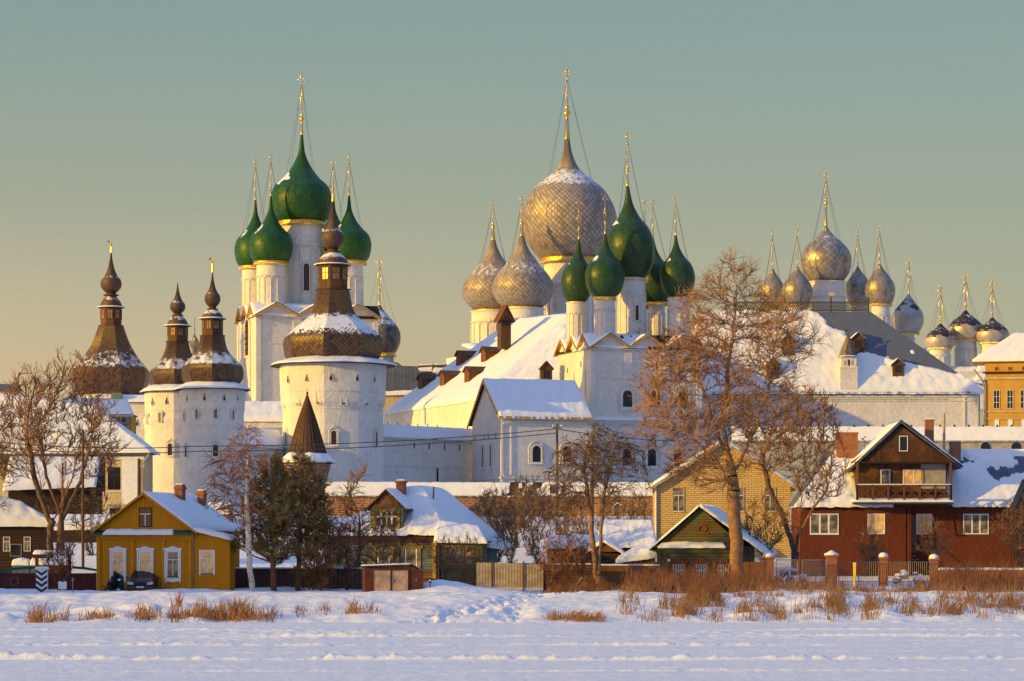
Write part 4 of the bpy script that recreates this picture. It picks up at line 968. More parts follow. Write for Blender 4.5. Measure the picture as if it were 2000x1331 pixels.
dm_at = lambda px, py, w_, h_: dormer(Q, ((px-1400)*1.012, -10+90*((900-py)-134)/164*.98-4, (900-py)+3), w_, h_, 40, 0, 'wood', 'wood', True, 2.0, .6)
for px, py, w_, h_ in ((1541, 690, 24, 24), (1677, 684, 24, 22), (1751, 732, 22, 18), (1509, 738, 24, 24)): dm_at(px, py, w_, h_)
# plastered vent turret standing on the eave
m = MB().box(-17, 17, -12, 20, -8, 36).box(-15, 15, -10, 18, 36, 56).box(-17, 17, -12, 20, 56, 58).box(-18, 18, -13, 21, 34, 37)
v = Q.part('vent_turret', m, 'white', at=(257, 2, 145))
Q.part('turret_roof', MB().lathe([(23, 58), (20, 60), (12, 78), (4, 96), (.8, 103)], 8, cx=0, cy=4, ph=R(22.5), uvt=True), 'tin_dark', v, rel=True)
Q.part('finial', MB().tube((0, 4, 102), (0, 4, 116), .8, .5).prism([(0, 112), (-7, 113), (-7, 108), (0, 109)], 3.5, 4.5), 'wire', v, rel=True)
Q.part('opening', MB().prism(arch_pts(4, 12, True), -10.4, -9.8), 'glass_b', v, rel=True).location.z += 40*Q.k
for dx in (-7, 7): Q.part('opening', MB().prism(arch_pts(4, 9, True), -10.4, -9.8), 'concrete', v, rel=True).location = Vector((dx, 0, 41))*Q.k
for px in (1560,): window(Q, ((px-1400), -.3, 20), 16, 26, arch=True, fr='white', gl='glass', fw=3)
# downpipe
Q.part('downpipe', MB().path([(QL-60, -3, 128), (QL-60, -3, 0)], [1.6, 1.6], 6), 'steel')

# ---- domes beyond the palace
c5 = T('silver_five_domed_church', 'church with a silver central dome and four smaller silver domes behind the palace roof', 'church', 1500, 800, 455, 18)
c5.part('wall', MB().box(0, 250, 0, 170, 0, 130), 'white'); c5.part('roof', MB().prism([(-4, 129), (254, 129), (125, 160)], 0, 170), 'snow')
dm(c5, 1614, 10, 441, 550, 49.5, PW, 'tin', 397, 335, 36, 660, band=3, rball=4.2, cr=.75, cw=.10, lean=-1, guys=.6, dcol=18)
for px, dY, yt, yb, hw, dr, yc in ((1509, 14, 524, 600, 26, 17, 446), (1557, 5, 520, 596, 30, 19, 443), (1677, 16, 520, 592, 26, 16, 447), (1720, 8, 515, 594, 29, 18, 440)):
    dm(c5, px, dY, yt, yb, hw, PF, 'tin', (yt-6 if px < 1700 else 500), yc, dr, 672, band=3, rball=2.0, cr=.5, cw=.075, lean=-2 if px > 1600 else 0, guys=.55)
c6 = T('smooth_domed_church', 'small church with one smooth silver onion dome, right of the palace lattice rail', 'church', 1740, 800, 475)
c6.part('wall', MB().box(0, 70, 0, 60, 0, 120), 'white')
dm(c6, 1771, 2, 574, 651, 31.5, PF, 'tin_sheet', 550, 507, 15, 690, band=2, rball=2.4, cr=.7, cw=.15, lean=4, guys=.55)
c7 = T('peeling_domed_church', 'church with three peeling diamond-scaled domes at the right edge', 'church', 1805, 800, 500)
c7.part('wall', MB().box(0, 190, 0, 90, 0, 75), 'white')
s_ = MB(); sheet(s_, (-4, -5, 52), (120, -5, 52), (110, 20, 84), (10, 20, 84), 20, 6, 4, seed=17); sheet(s_, (100, -5, 60), (194, -5, 60), (190, 20, 88), (108, 20, 88), 20, 6, 4, seed=18)
c7.part('roof_snow', s_, 'snow', smooth=True)
c7.part('lean_to', MB().prism([(40, 0), (118, 0), (118, 40), (78, 58), (40, 42)], -22, -1), 'white')
dm(c7, 1836, 2, 632, 682, 30, PF, 'tin_coarse', 622, 556, 20, 730, band=0, rball=2.2, cr=.9, cw=.13, lean=1, guys=.5)
dm(c7, 1886, 5, 606, 665, 35, PF, 'tin_coarse', 597, 530, 21, 730, band=0, rball=2.8, cr=.9, cw=.12, lean=0, guys=.5)
dm(c7, 1938, 3, 620, 671, 32.5, PF, 'tin_coarse', 612, 546, 22, 730, band=0, rball=2.6, cr=.9, cw=.13, lean=0, guys=.5)
# ---- ochre building at the right edge
t = T('ochre_building', 'two-storey ochre building with white cornices and snowy roof at the right edge', 'building', 1924, 880, 410, -12)
t.part('wall', MB().box(0, 150, 0, 90, -130, 172), 'ochre')
t.part('cornice', MB().box(-2, 152, -3, -.1, 138, 142), 'cream')
for za_, zb_ in ((74, 76), (60, 62)): t.part('string_course', MB().box(-2, 152, -2, -.1, za_, zb_), 'cream')
t.part('soffit', MB().box(-22, 160, -8, 96, 172, 176), 'ochre')
s_ = MB(); sheet(s_, (-24, -9, 176), (160, -9, 176), (150, 50, 232), (60, 50, 232), 30, 10, 4, seed=12); sheet(s_, (-24, 100, 176), (-24, -9, 176), (60, 50, 232), (60, 50, 232), 10, 8, 4, seed=13)
t.part('roof_snow', s_, 'snow', smooth=True)
m = MB().box(-4, 152, -6, -.2, 150, 153); t.part('ledge', m, 'wood_dark')
for x in (22, 48, 74): window(t, (x, -.3, 82), 10, 34, fr='cream', gl='glass', fw=2, bars=(1, 2), barm='whitewood')
for x in (22, 48, 74): window(t, (x, -.3, 156), 6, 6, fr='ochre', gl='wood_red', fw=.8)
for x in (22, 48, 74): window(t, (x, -.3, 42), 9, 18, fr='cream', gl='whitewood', fw=1)
t.part('downpipe', MB().path([(-21, -6, 158), (-6, -6, 138), (-2, -4, 128), (-2, -4, 0)], [1.6]*4, 6), 'steel')

# ================================================================ curtain walls
def roof_wall(name, label, cat, px0, Y0, px1, Y1, yb, yeave, yridge, mat, slits=(), th=16, snow_th=3.2, corr=True, fn=None, seed=0, eave='wood_dark', group=None, panelx=None):
    a0 = P(px0, yb, Y0); a1 = P(px1, yb, Y1); t = T(name, label, cat, px0, yb, Y0, math.degrees(math.atan2(a1.y-a0.y, a1.x-a0.x)), group)
    L = (a1-a0).length/t.k; h = yb-yeave
    t.part('wall', MB().box(0, L, 0, th, -50, h), mat)
    r = t.part('roof', MB().prismx([(-5, h-1.5), (th/2, yb-yridge-3), (th+5, h-1.5), (th+5, h), (th/2, yb-yridge), (-5, h)], -1, L+1), eave)
    m = MB(); nu = max(20, int(L/5)); sheet(m, (-1, -5, h+.2), (L+1, -5, h+.2), (L+1, th/2, yb-yridge), (-1, th/2, yb-yridge), nu, 10, snow_th, seed=seed, fn=fn, jag=.8)
    t.part('snow', m, 'snow', r, smooth=True)
    if corr:
        m = MB()
        for i in range(int(L/3.4)): m.tube((i*3.4, -5.6, h-1.2), (i*3.4, -3, h-.4), .95, .95, 5)
        t.part('tile_ends', m, eave, r)
    for x, y, w_, h_ in slits: window(t, ((x-px0)/(px1-px0)*L, -.2, yb-y), w_, h_, fr=mat, gl='glass', fw=.9, proud=.7, arch=h_ > 15)
    return t, L
t, L = roof_wall('curtain_wall', 'white curtain wall with a snowy gallery roof between the big tower and the gabled house', 'wall', 735, 306, 936, 318, 960, 853, 829, 'white', [(807, 873, 3.5, 11), (836, 873, 3.5, 11), (866, 873, 3.5, 11), (896, 873, 3.5, 11), (852, 938, 6, 28)], seed=41)
t.part('string_course', MB().box(0, L, -1.2, -.1, 50, 51.2), 'white')
m = MB()
for i in range(7): m.tube((12+i*28, 8, 128), (12+i*28, 8, 137), 1.0, .8, 5)
t.part('roof_peg', m, 'wood_dark')
t, L = roof_wall('curtain_wall', 'white curtain wall with a curved snowy roof between the left pair of towers and the big tower', 'wall', 462, 292, 560, 303, 980, 866, 832, 'white', [], seed=43, th=40, snow_th=5)
m = MB()
for i in range(9): m.box(58+i*6, 60+i*6, -2, -.2, 66, 76)
t.part('corbels', m, 'white')
t = T('low_white_gallery', 'low lavender-shadowed snowy roof at the foot of the green-domed church', 'building', 470, 880, 328)
t.part('wall', MB().box(0, 95, 2, 60, 0, 58), 'white'); t.part('eave', MB().box(-2, 97, -2, 60, 56, 59), 'wood_red')
s_ = MB(); sheet(s_, (-2, -3, 59), (97, -3, 59), (97, 50, 98), (-2, 50, 98), 30, 12, 4, seed=14); t.part('roof_snow', s_, 'snow', smooth=True)
# covered gallery right of the palace, behind the red house
t, L = roof_wall('covered_gallery', 'long low gallery with a corrugated snowy roof behind the red house', 'wall', 1430, 292, 2060, 292, 960, 860, 834, 'concrete', [(1865+i*60, 890, 20, 26) for i in range(3)], seed=44, eave='steel')
m = MB()
for i in range(22): m.ball((15+i*28, 7, 128.5), 2.2, 6)
t.part('roof_knob', m, 'wood_dark')

# ================================================================ long red brick wall with snowy tin roof
def bsnow(u, v, t, n):
    x = 640+u*720
    k = 1.
    for c, wd, lim in ((1003, 14, .9), (1020, 10, .95), (1045, 16, .9), (1100, 9, .9)):
        d_ = abs(x-c-14*(v-.5)+8*n)/wd
        if d_ < 1: k = min(k, (d_-.55)*2)
    if v > .90 and x > 800: k = min(k, -.5)
    return t*max(-.6, k)
t, L = roof_wall('brick_wall', 'long red brick wall under a snowy tin roof across the middle of the picture', 'wall', 636, 238, 1360, 238, 1030, 968, 942, 'rbrick', [], seed=45, th=22, fn=bsnow, snow_th=2.6)
m = MB()
for i in range(9): m.box(40+i*86, 48+i*86, -2.5, -.2, 0, 58)
t.part('pilaster', m, 'rbrick'); t.part('chimney_block', MB().box(438, 448, -4, 2, 62, 82), 'wood_dark')

# ================================================================ buildings on the left
t = T('cream_house', 'large cream plastered house with a sweeping snowy roof behind the bare trees, left', 'building', -40, 1010, 218)
t.part('wall', MB().box(0, 322, 0, 130, 0, 126), 'cream')
t.part('corner_strip', MB().box(278, 312, -2, -.1, 0, 118).box(0, 322, -3, -.1, 112, 118), 'whitewood')
m = MB(); m.add([(-12, -15, 125), (338, -15, 125), (215, 46, 214), (-12, 60, 246), (338, 120, 125), (-12, 130, 125), (215, 60, 214)], [(0, 1, 2, 3), (1, 4, 6, 2), (4, 5, 3, 6)]); r_ = t.part('roof', m, 'wood_dark')
s_ = MB(); sheet(s_, (-12, -15, 127), (338, -15, 127), (215, 46, 218), (-12, 60, 250), 60, 24, 4.5, seed=51, jag=1)
sheet(s_, (338, -15, 127), (338, 120, 127), (215, 60, 218), (215, 46, 218), 20, 12, 4, seed=52); t.part('snow', s_, 'snow', r_, smooth=True)
window(t, (263, -.3, 53), 25, 44, fr='cream', gl='glass', fw=4, bars=(1, 1), barm='wood_dark', sill=True)
window(t, (175, -.3, 53), 25, 44, fr='cream', gl='glass', fw=4, bars=(1, 1), barm='wood_dark')
window(t, (70, -.3, 85), 16, 14, fr='cream', gl='wood_red', fw=2)
window(t, (265, -.3, 4), 22, 13, fr='whitewood', gl='glass', fw=3)
window(t, (300, -.3, 12), 8, 8, fr='white', gl='glass', fw=1.5)
dormer(t, (146, 8, 150), 36, 14, 50, 0, 'wood', 'wood_dark', True, 3., .12, 'concrete')
t.part('downpipe', MB().path([(334, -14, 124), (314, -4, 96), (314, -4, 0)], [1.8]*3, 6), 'steel')
t = T('air_unit_block', 'ochre upper wall with stacked grey air conditioner boxes beside the left towers', 'building', 176, 900, 262)
t.part('wall', MB().box(0, 82, 0, 60, 0, 90), 'ochre')
s_ = MB(); sheet(s_, (-30, -4, 90), (86, -4, 90), (70, 30, 118), (-60, 30, 124), 24, 8, 5, seed=53); r_ = t.part('roof', MB().box(-6, 85, -4, 60, 88, 90), 'wood_dark'); t.part('snow', s_, 'snow', r_, smooth=True)
for x, z in ((38, 70), (38, 52), (60, 72), (60, 54)):
    o = t.part('air_conditioner', MB().box(x, x+17, -8, -.3, z, z+14), 'steel'); t.part('fan', MB().add([], []) or MB().lathe([(5.2, 0), (5.2, .6)], 16), 'black', o, org=(0, 0, 0)) if 0 else None
    f = MB(); pts = [(x+7+5*math.cos(i*math.pi/8), z+7+5*math.sin(i*math.pi/8)) for i in range(16)]; f.prism(pts, -8.4, -8.05); t.part('fan', f, 'black', o)
t = T('tower_side_wall', 'piece of white wall under the far left tent tower with a small keyhole slit', 'wall', 222, 880, 320)
t.part('wall', MB().box(0, 66, 0, 30, 0, 92), 'white'); t.part('roof', MB().box(-2, 68, -4, 30, 92, 94), 'wood_dark')
s_ = MB(); sheet(s_, (-2, -4, 94), (68, -4, 94), (68, 20, 108), (-2, 20, 108), 16, 5, 3, seed=54); t.part('snow', s_, 'snow', smooth=True)
t.part('vent_box', MB().box(-4, 16, -6, 8, 96, 112), 'teal'); window(t, (46, -.2, 48), 4, 12, arch=True, key=True, fr='white', gl='glass_b', fw=.8)
t = T('far_blue_roof', 'blue-grey flat roof just showing over the snow at the left edge', 'building', -30, 800, 300)
t.part('roof', MB().prism([(-20, 36), (58, 36), (46, 50), (-20, 50)], 0, 60), 'slate'); t.part('wall', MB().box(-20, 56, 2, 58, 0, 36), 'ochre')

# dark barn with snowy roof
t = T('dark_barn', 'dark timber barn with a snowy pitched roof in front of the cream house', 'barn', 8, 1012, 196, 8)
t.part('wall', MB().box(8, 190, 0, 60, -6, 58), 'wood_dark')
r_ = t.part('roof', MB().prismx([(-14, 54), (34, 118), (82, 54), (82, 57), (34, 121), (-14, 57)], 0, 196), 'wood_dark')
t.part('gable_end', MB().prismx([(-2, 56), (62, 56), (34, 112)], 185, 190), 'wood_red')
s_ = MB(); sheet(s_, (-2, -16, 56), (178, -16, 64), (186, 34, 120), (10, 34, 120), 46, 14, 4, seed=55, jag=1); t.part('snow', s_, 'snow', r_, smooth=True)
t.part('stovepipe', MB().tube((118, 2, 50), (118, 2, 112), 2.6, 2.6, 8), 'steel')
t = T('blue_dark_house', 'dark blue-grey timber house with a thick snowy roof at the left edge', 'house', -70, 1120, 178, 4)
t.part('wall', MB().box(0, 154, 0, 80, 0, 96), 'wood_dark'); r_ = t.part('roof', MB().box(-10, 172, -10, 84, 92, 95), 'wood_dark')
s_ = MB(); sheet(s_, (-10, -12, 96), (174, -12, 95), (104, 40, 138), (-10, 40, 172), 40, 14, 6, seed=56); sheet(s_, (174, -12, 95), (174, 84, 95), (104, 40, 138), (104, 40, 138), 10, 8, 4, seed=58); t.part('snow', s_, 'snow', r_, smooth=True)
for x in (82, 122): window(t, (x, -.3, 44), 11, 26, fr='whitewood', gl='lace_c', fw=1.2, bars=(1, 1))
window(t, (100, -.3, 34), 20, 22, fr='concrete', gl='glass', fw=1)
t = T('snowy_yard_roof', 'flat snow-covered shed roof behind the bare trees on the left', 'shed', 84, 1060, 190)
t.part('wall', MB().box(0, 130, 0, 40, 0, 26), 'wood_dark'); s_ = MB(); sheet(s_, (-4, -4, 27), (134, -4, 29), (140, 50, 54), (-4, 50, 54), 26, 8, 5, seed=57); t.part('roof_snow', s_, 'snow', smooth=True)
# ================================================================ front row of houses
# ---- yellow wooden house
t = T('yellow_house', 'mustard yellow wooden house with three white carved window frames', 'house', 190, 1162, 168, -18)
cc = math.cos(R(18)); X = lambda px: (px-190)/cc
L = X(384); Dp = 225; za = 197; ze = 128
m = MB().box(0, L, 0, Dp, 0, 125).prism([(0, 124.9), (L, 124.9), (L/2, za-3)], .05, Dp)
t.part('wall', m, 'yellow')
m = MB()
for px in (193, 262, 325, 378): m.box(X(px)-4, X(px)+4, -2, -.1, 6, 112)
m.box(-1, L+1, -2.4, -.1, 108, 120).box(-1, L+1, -2, -.1, 2, 8)
t.part('pilaster', m, 'yellow_flat')
m = MB().box(X(384)-.5, X(457), 1, 200, 0, 118).prism([(X(384), 117.9), (X(457), 112), (X(457), 100), (X(384), 100)], 1.3, 200); 
m = MB().prism([(L-.5, 0), (X(457), 0), (X(457), 106), (L-.5, 121)], 1, 26); t.part('annex_wall', m, 'yellow')
rf = MB(); sl_ = (za-ze)/(L/2)
rf.prism([(-9, ze-9*sl_-2), (L/2, za-1), (L+9, ze-9*sl_-2), (L+9, ze-9*sl_+1), (L/2, za+2), (-9, ze-9*sl_+1)], -7, Dp)
rf.prism([(L, 121), (X(461), 107), (X(461), 109), (L, 124)], -6, 30)
r_ = t.part('roof', rf, 'wood')
m = MB(); sheet(m, (-9, Dp, ze-9*sl_+1), (-9, -8, ze-9*sl_+1), (L/2, -8, za+2), (L/2, Dp, za+2), 30, 12, 2.2, seed=61)
sheet(m, (L+6, -8, ze-6*sl_+1), (L+6, Dp, ze-6*sl_+1), (L/2, Dp, za+2), (L/2, -8, za+2), 50, 16, 5, seed=62)
sheet(m, (X(462), -7, 109), (X(462), 30, 109), (L, 30, 128), (L, -7, 128), 20, 8, 4.5, seed=63); t.part('snow', m, 'snow', r_, smooth=True)
m = MB()
for s_ in (-1, 1): m.prism([(L/2, za+2.5), (L/2+s_*(L/2+10), ze-10*sl_+1.5), (L/2+s_*(L/2+10), ze-10*sl_-3), (L/2, za-3)], -8.5, -6.5)
t.part('bargeboard', m, 'yellow_flat', r_)
m = MB().prismx([(-12, 117), (0, 124), (0, 126), (-12, 119)], -8, L+6); h_ = t.part('green_canopy', m, 'greenroof')
m = MB(); sheet(m, (18, -13, 119), (L-36, -13, 119), (L-40, -1, 126), (24, -1, 126), 40, 5, 3.4, seed=64); t.part('snow', m, 'snow', h_, rel=True, smooth=True)
o = window(t, (X(288), -.4, 134), 24, 34, fr='wood_dark', gl='glass', fw=1.8, bars=(1, 1), barm='whitewood', name='attic_window')
for px in (233, 288.5, 344): window(t, (X(px), -.5, 37), 22, 46, fr='whitewood', gl='curtain' if px < 340 else 'lace_c', fw=3.4, proud=1.1, bars=(1, 1), hood='carved', sill=False)
m = MB()
for px in (233, 288.5, 344): m.box(X(px)-11, X(px)+11, -2.6, -.6, 34.5, 37)
t.part('green_sill', m, 'greenroof')
window(t, (X(412), .6, 42), 27, 42, fr='whitewood', gl='curtain', fw=3.2, bars=(1, 1)); m = MB().box(X(412)-13, X(412)+13, -1, .8, 39.5, 42); t.part('green_sill', m, 'greenroof')
for px, w_, h0, h1 in ((343, 8, 176, 214), (379, 6.5, 160, 204)):
    x = L/2+(20 if px < 350 else 34); y = (px-190-x*cc)/math.sin(R(18))
    c = t.part('chimney', MB().box(x-w_, x+w_, y-8, y+8, h0-30, h1-6).box(x-w_-2, x+w_+2, y-10, y+10, h1-6, h1-2).box(x-w_, x+w_, y-8, y+8, h1-2, h1+3), 'rbrick2')
    t.part('snow', MB().box(x-w_, x+w_, y-8, y+8, h1+3, h1+5, 1), 'snow', c)
t.part('drainpipe', MB().path([(L+1, -6, 122), (L+1, -3, 110), (L+1, -3, 4)], [.9]*3, 6), 'steel')
# little shed roof behind
t = T('snowy_shed', 'small brown shed with snowy roof behind the yellow house', 'shed', 402, 1060, 196)
t.part('wall', MB().box(0, 50, 0, 40, 0, 58).prism([(0, 57.9), (50, 57.9), (46, 74)], .1, 40), 'wood')
s_ = MB(); sheet(s_, (-4, -3, 58), (48, -3, 58), (50, 25, 78), (4, 25, 78), 16, 6, 4, seed=65); t.part('roof_snow', s_, 'snow', smooth=True)

# ---- parked car, garage, guard post and other small things by the shore
def wheel(t, x, y, r, w_, par=None):
    m = MB(); n = 20
    pts = [(y+r*math.cos(2*math.pi*i/n), r+r*math.sin(2*math.pi*i/n)) for i in range(n)]
    m.prismx(pts, x-w_/2, x+w_/2); o = t.part('wheel', m, 'tyre')
    pts = [(y+r*.6*math.cos(2*math.pi*i/n), r+r*.6*math.sin(2*math.pi*i/n)) for i in range(n)]
    t.part('rim', MB().prismx(pts, x-w_/2-.2, x+w_/2+.2), 'steel', o)
t = T('parked_car', 'small dark blue people carrier with a rusty red bumper, parked at the yellow house', 'car', 274, 1158, 165.5)
# body sections across x at stations y (front towards the camera)
def loft(secs):
    m = MB(); n = len(secs[0]); 
    for s_ in secs: m.v += s_
    for j in range(len(secs)-1):
        for i in range(n): k = (i+1) % n; m.f.append((j*n+i, j*n+k, (j+1)*n+k, (j+1)*n+i))
    m.f.append(tuple(range(n-1, -1, -1))); m.f.append(tuple((len(secs)-1)*n+i for i in range(n))); return m
def sec(y, hw, zb, zm, zt_, tw):
    return [(-hw*.94, y, zb), (hw*.94, y, zb), (hw, y, zb+(zm-zb)*.4), (hw*.97, y, zm), (tw, y, zt_-1.5), (tw*.85, y, zt_), (-tw*.85, y, zt_), (-tw, y, zt_-1.5), (-hw*.97, y, zm), (-hw, y, zb+(zm-zb)*.4)]
m = loft([sec(0, 25, 8, 17, 19, 23), sec(3, 27, 7, 20, 23, 25), sec(22, 28, 7, 24, 27, 26.5), sec(30, 28, 7, 26, 30, 25.5), sec(52, 28, 7, 27, 42, 21), sec(60, 28, 7, 27, 43.5, 20.5), sec(110, 28, 7, 27, 43.5, 20.5), sec(126, 28, 8, 26, 38, 21), sec(130, 26, 12, 25, 27, 24)])
t.part('body', m, 'carpaint', smooth=False)
t.part('windscreen', MB().add([(-22, 34.2, 30.3), (22, 34.2, 30.3), (18.5, 51.5, 41.6), (-18.5, 51.5, 41.6), (-22, 35, 29.8), (22, 35, 29.8)], [(0, 1, 2, 3), (0, 4, 5, 1)]) and (lambda q: q)(MB()) or MB(), 'glass') if 0 else None
m = MB(); m.add([(-21.0, 32.6, 30.4), (21.0, 32.6, 30.4), (17.2, 50.6, 40.5), (-17.2, 50.6, 40.5), (-21.0, 35.4, 30.4), (21.0, 35.4, 30.4), (17.2, 53.6, 40.5), (-17.2, 53.6, 40.5)], [(0, 1, 2, 3), (7, 6, 5, 4), (0, 4, 5, 1), (1, 5, 6, 2), (2, 6, 7, 3), (3, 7, 4, 0)]); t.part('windscreen', m, 'glass')
m = MB().box(-26.5, 26.5, -2.4, 3, 7, 13, .8).box(-24, 24, -3.2, 0, 4, 8, .8); t.part('bumper', m, 'bumper')
m = MB().box(-11, 11, -.9, 1, 15, 19.5); 
for i in range(3): m.box(-10.5, 10.5, -1.4, -.8, 15.6+i*1.3, 16.1+i*1.3)
t.part('grille', m, 'black')
t.part('number_plate', MB().box(-7, 7, -3, -2.3, 9.5, 12.5), 'bwhite')
for s_ in (-1, 1):
    m = MB().prism([(s_*13, 15.5), (s_*24.5, 16.2), (s_*25.5, 20), (s_*22, 21.6), (s_*13.5, 19.6)], -.8, 2.5); t.part('headlight', m, 'lamp')
    m = MB().box(s_*30.5-2.6, s_*30.5+2.6, 33, 37, 27, 31.5, .5).tube((s_*26, 36, 27), (s_*30, 35.5, 29), .8); t.part('mirror', m, 'carpaint')
    wheel(t, s_*24, 22, 9.5, 6); wheel(t, s_*24, 104, 9.5, 6)
t.part('roof_rack', MB().tube((-19, 56, 44.5), (-19, 108, 44.5), .7).tube((19, 56, 44.5), (19, 108, 44.5), .7), 'black')
t.part('snow', MB().box(-17, 17, 62, 108, 43.4, 44.2, 1), 'snow')

t = T('garage', 'rusty maroon metal garage with reflective double doors in the snow', 'garage', 713, 1160, 161, 6)
gw = 88; m = MB().box(0, gw, 0, 120, 0, 53); m.prismx([(0, 0), (120, 0), (120, 53), (0, 53)], gw-.2, gw+26)
m = MB().prism([(0, 0), (gw+26, 0), (gw+26, 42), (gw+4, 54), (gw, 54), (0, 52)], 0, 110); t.part('wall', m, 'maroon')
for a_, b_ in ((16, 50.5), (51.5, 85)):
    d = t.part('door', MB().box(a_, b_, -1.4, -.1, 1, 47), 'rust')
    f = MB(); ring(f, [(a_+1.2, 2.5), (b_-1.2, 2.5), (b_-1.2, 45.5), (a_+1.2, 45.5)], [(a_, 1), (b_, 1), (b_, 47), (a_, 47)], -2.1, -1.3); t.part('door_frame', f, 'maroon', d)
t.part('handle', MB().box(53, 54.4, -3.2, -1.4, 22, 28), 'steel'); t.part('padlock', MB().box(99, 102, -1.4, -.1, 25, 29), 'steel')
r_ = t.part('roof', MB().prism([(-4, 52), (gw-4, 55), (gw+4, 56), (gw+30, 40), (gw+30, 42), (gw+4, 58), (gw-4, 57.5), (-4, 54.5)], -4, 112), 'black')
s_ = MB(); sheet(s_, (-3, -3, 55), (gw+3, -3, 57.8), (gw+3, 108, 57.8), (-3, 108, 55), 26, 6, 1.6, seed=66); sheet(s_, (gw+3, -3, 58), (gw+29, -3, 42), (gw+29, 108, 42), (gw+3, 108, 58), 10, 6, 2., seed=67); t.part('snow', s_, 'snow', r_, smooth=True)
t = T('lamp_post_ball', 'short post with a snow-capped white ball beside the garage', 'bollard', 840, 1146, 158)
t.part('post', MB().tube((0, 0, -3), (0, 0, 7), 1.2, 1., 8).ball((0, 0, 9), 3, 10), 'black'); t.part('snow', MB().ball((0, 0, 11.3), 2.4, 10, .7), 'bwhite', smooth=True)

t = T('striped_sentry_post', 'thick post painted with black and white chevrons at the left shore', 'post', 82, 1156, 162)
t.part('core', MB().box(-11, 11, -5, 6, -4, 43), 'bwhite')
m = MB()
for i in range(4):
    z = 2+i*11
    for s_ in (-1, 1): m.prism([(0, z-4), (s_*11.05, z+4), (s_*11.05, min(43, z+9.5)), (0, z+1.5)], -5.25, -4.95)
t.part('stripes', m, 'black'); t.part('cap', MB().box(-13, 13, -7, 8, 43, 46).box(-11, 11, -5, 6, 46, 49, 2), 'bwhite'); t.part('snow', MB().box(-13, 13, -7, 8, 46.2, 48.6, 2), 'snow')
t = T('notice_board', 'small pale white notice board on two short legs by the shore', 'sign', 122, 1160, 160)
t.part('board', MB().prism([(-8, 9), (8, 9), (8, 24), (3, 24), (0, 22), (-3, 24), (-8, 24)], -1, 1), 'bwhite'); t.part('base', MB().box(-9, 9, -3, 4, -3, 6), 'bwhite')
for x in (-6, 6): t.part('leg', MB().box(x-.8, x+.8, -.8, .8, 5, 10), 'grey_wood')
t = T('marker_post', 'thin grey marker post standing in snow beside the notice board', 'post', 142, 1160, 160)
t.part('post', MB().tube((0, 0, -3), (0, 0, 29), 1.1, 1., 6).box(-1.8, 1.8, -1, 1, 24, 31), 'steel')

def fence_panel(name, label, cat, px0, px1, yb, Y, h, mat, rz=0, snow=True, posts=3, group=None):
    t = T(name, label, cat, px0, yb, Y, rz, group); L = (px1-px0)/math.cos(R(rz))
    t.part('panel', MB().box(0, L, 0, 1.4, -6, h), mat)
    for i in range(posts): x = L*(i+.02)/(max(1, posts-1))*.98; t.part('post', MB().box(x-1.6, x+1.6, 1.5, 4.4, -6, h+1), 'grey_wood')
    if snow: s_ = MB(); sheet(s_, (0, -.8, h), (L, -.8, h), (L, 2.6, h+.4), (0, 2.6, h+.4), max(12, int(L/6)), 3, 1.4, seed=px0); t.part('snow', s_, 'snow', smooth=True)
    return t, L
fence_panel('sheet_fence', 'dark brown profiled sheet fence with a snowy top behind the pines', 'fence', 456, 712, 1160, 170, 50, 'fence_brown', posts=6)
t, L = fence_panel('red_fence', 'dark red fence with dipping green metal caps at the left edge', 'fence', -20, 188, 1160, 168, 40, 'fence_red', snow=False, posts=5)
m = MB(); m.prism([(0, 41), (L*.13, 41), (L*.2, 45), (L*.33, 48), (L*.45, 48), (L*.45, 53), (L*.33, 53), (L*.2, 50), (L*.13, 46), (0, 46)], -2, 3); m.prism([(L*.78, 49), (L*.9, 47), (L, 44), (L, 48), (L*.9, 52), (L*.78, 54)], -2, 3)
t.part('green_cap', m, 'greenroof'); t.part('round_emblem', (lambda q: (ring(q, [(48+7*math.cos(i*.5236), 24+7*math.sin(i*.5236)) for i in range(12)], [(48+9*math.cos(i*.5236), 24+9*math.sin(i*.5236)) for i in range(12)], -.8, -.1), q)[1])(MB()), 'grey_wood')
t = T('green_gate_roof', 'green metal gate canopy with snow on it above the dark red fence', 'gate', 66, 1160, 170)
t.part('canopy', MB().prismx([(-10, 76), (0, 83), (10, 76), (10, 79), (0, 86), (-10, 79)], 0, 76), 'greenroof')
for x in (6, 70): t.part('post', MB().box(x-3, x+3, -3, 3, -6, 78), 'fence_red')
t.part('gate_leaf', MB().box(9, 67, -1, 1, 2, 56), 'fence_red')
s_ = MB(); sheet(s_, (0, -11, 78), (76, -11, 78), (76, 0, 85), (0, 0, 85), 20, 4, 1.6, seed=5); t.part('snow', s_, 'snow', smooth=True)
for i, px in enumerate((24, 60)):
    t = T('garden_chest', ('left', 'right')[i]+' dark chest with a rounded snowy lid behind the red fence', 'chest', px, 1125, 172, group=None)
    t.part('body', MB().box(0, 32, 0, 16, -20, 24), 'slate'); s_ = MB(); sheet(s_, (-1, -1, 24), (33, -1, 24), (33, 10, 30), (-1, 10, 30), 12, 6, 5, seed=i); t.part('snow', s_, 'snow', smooth=True)

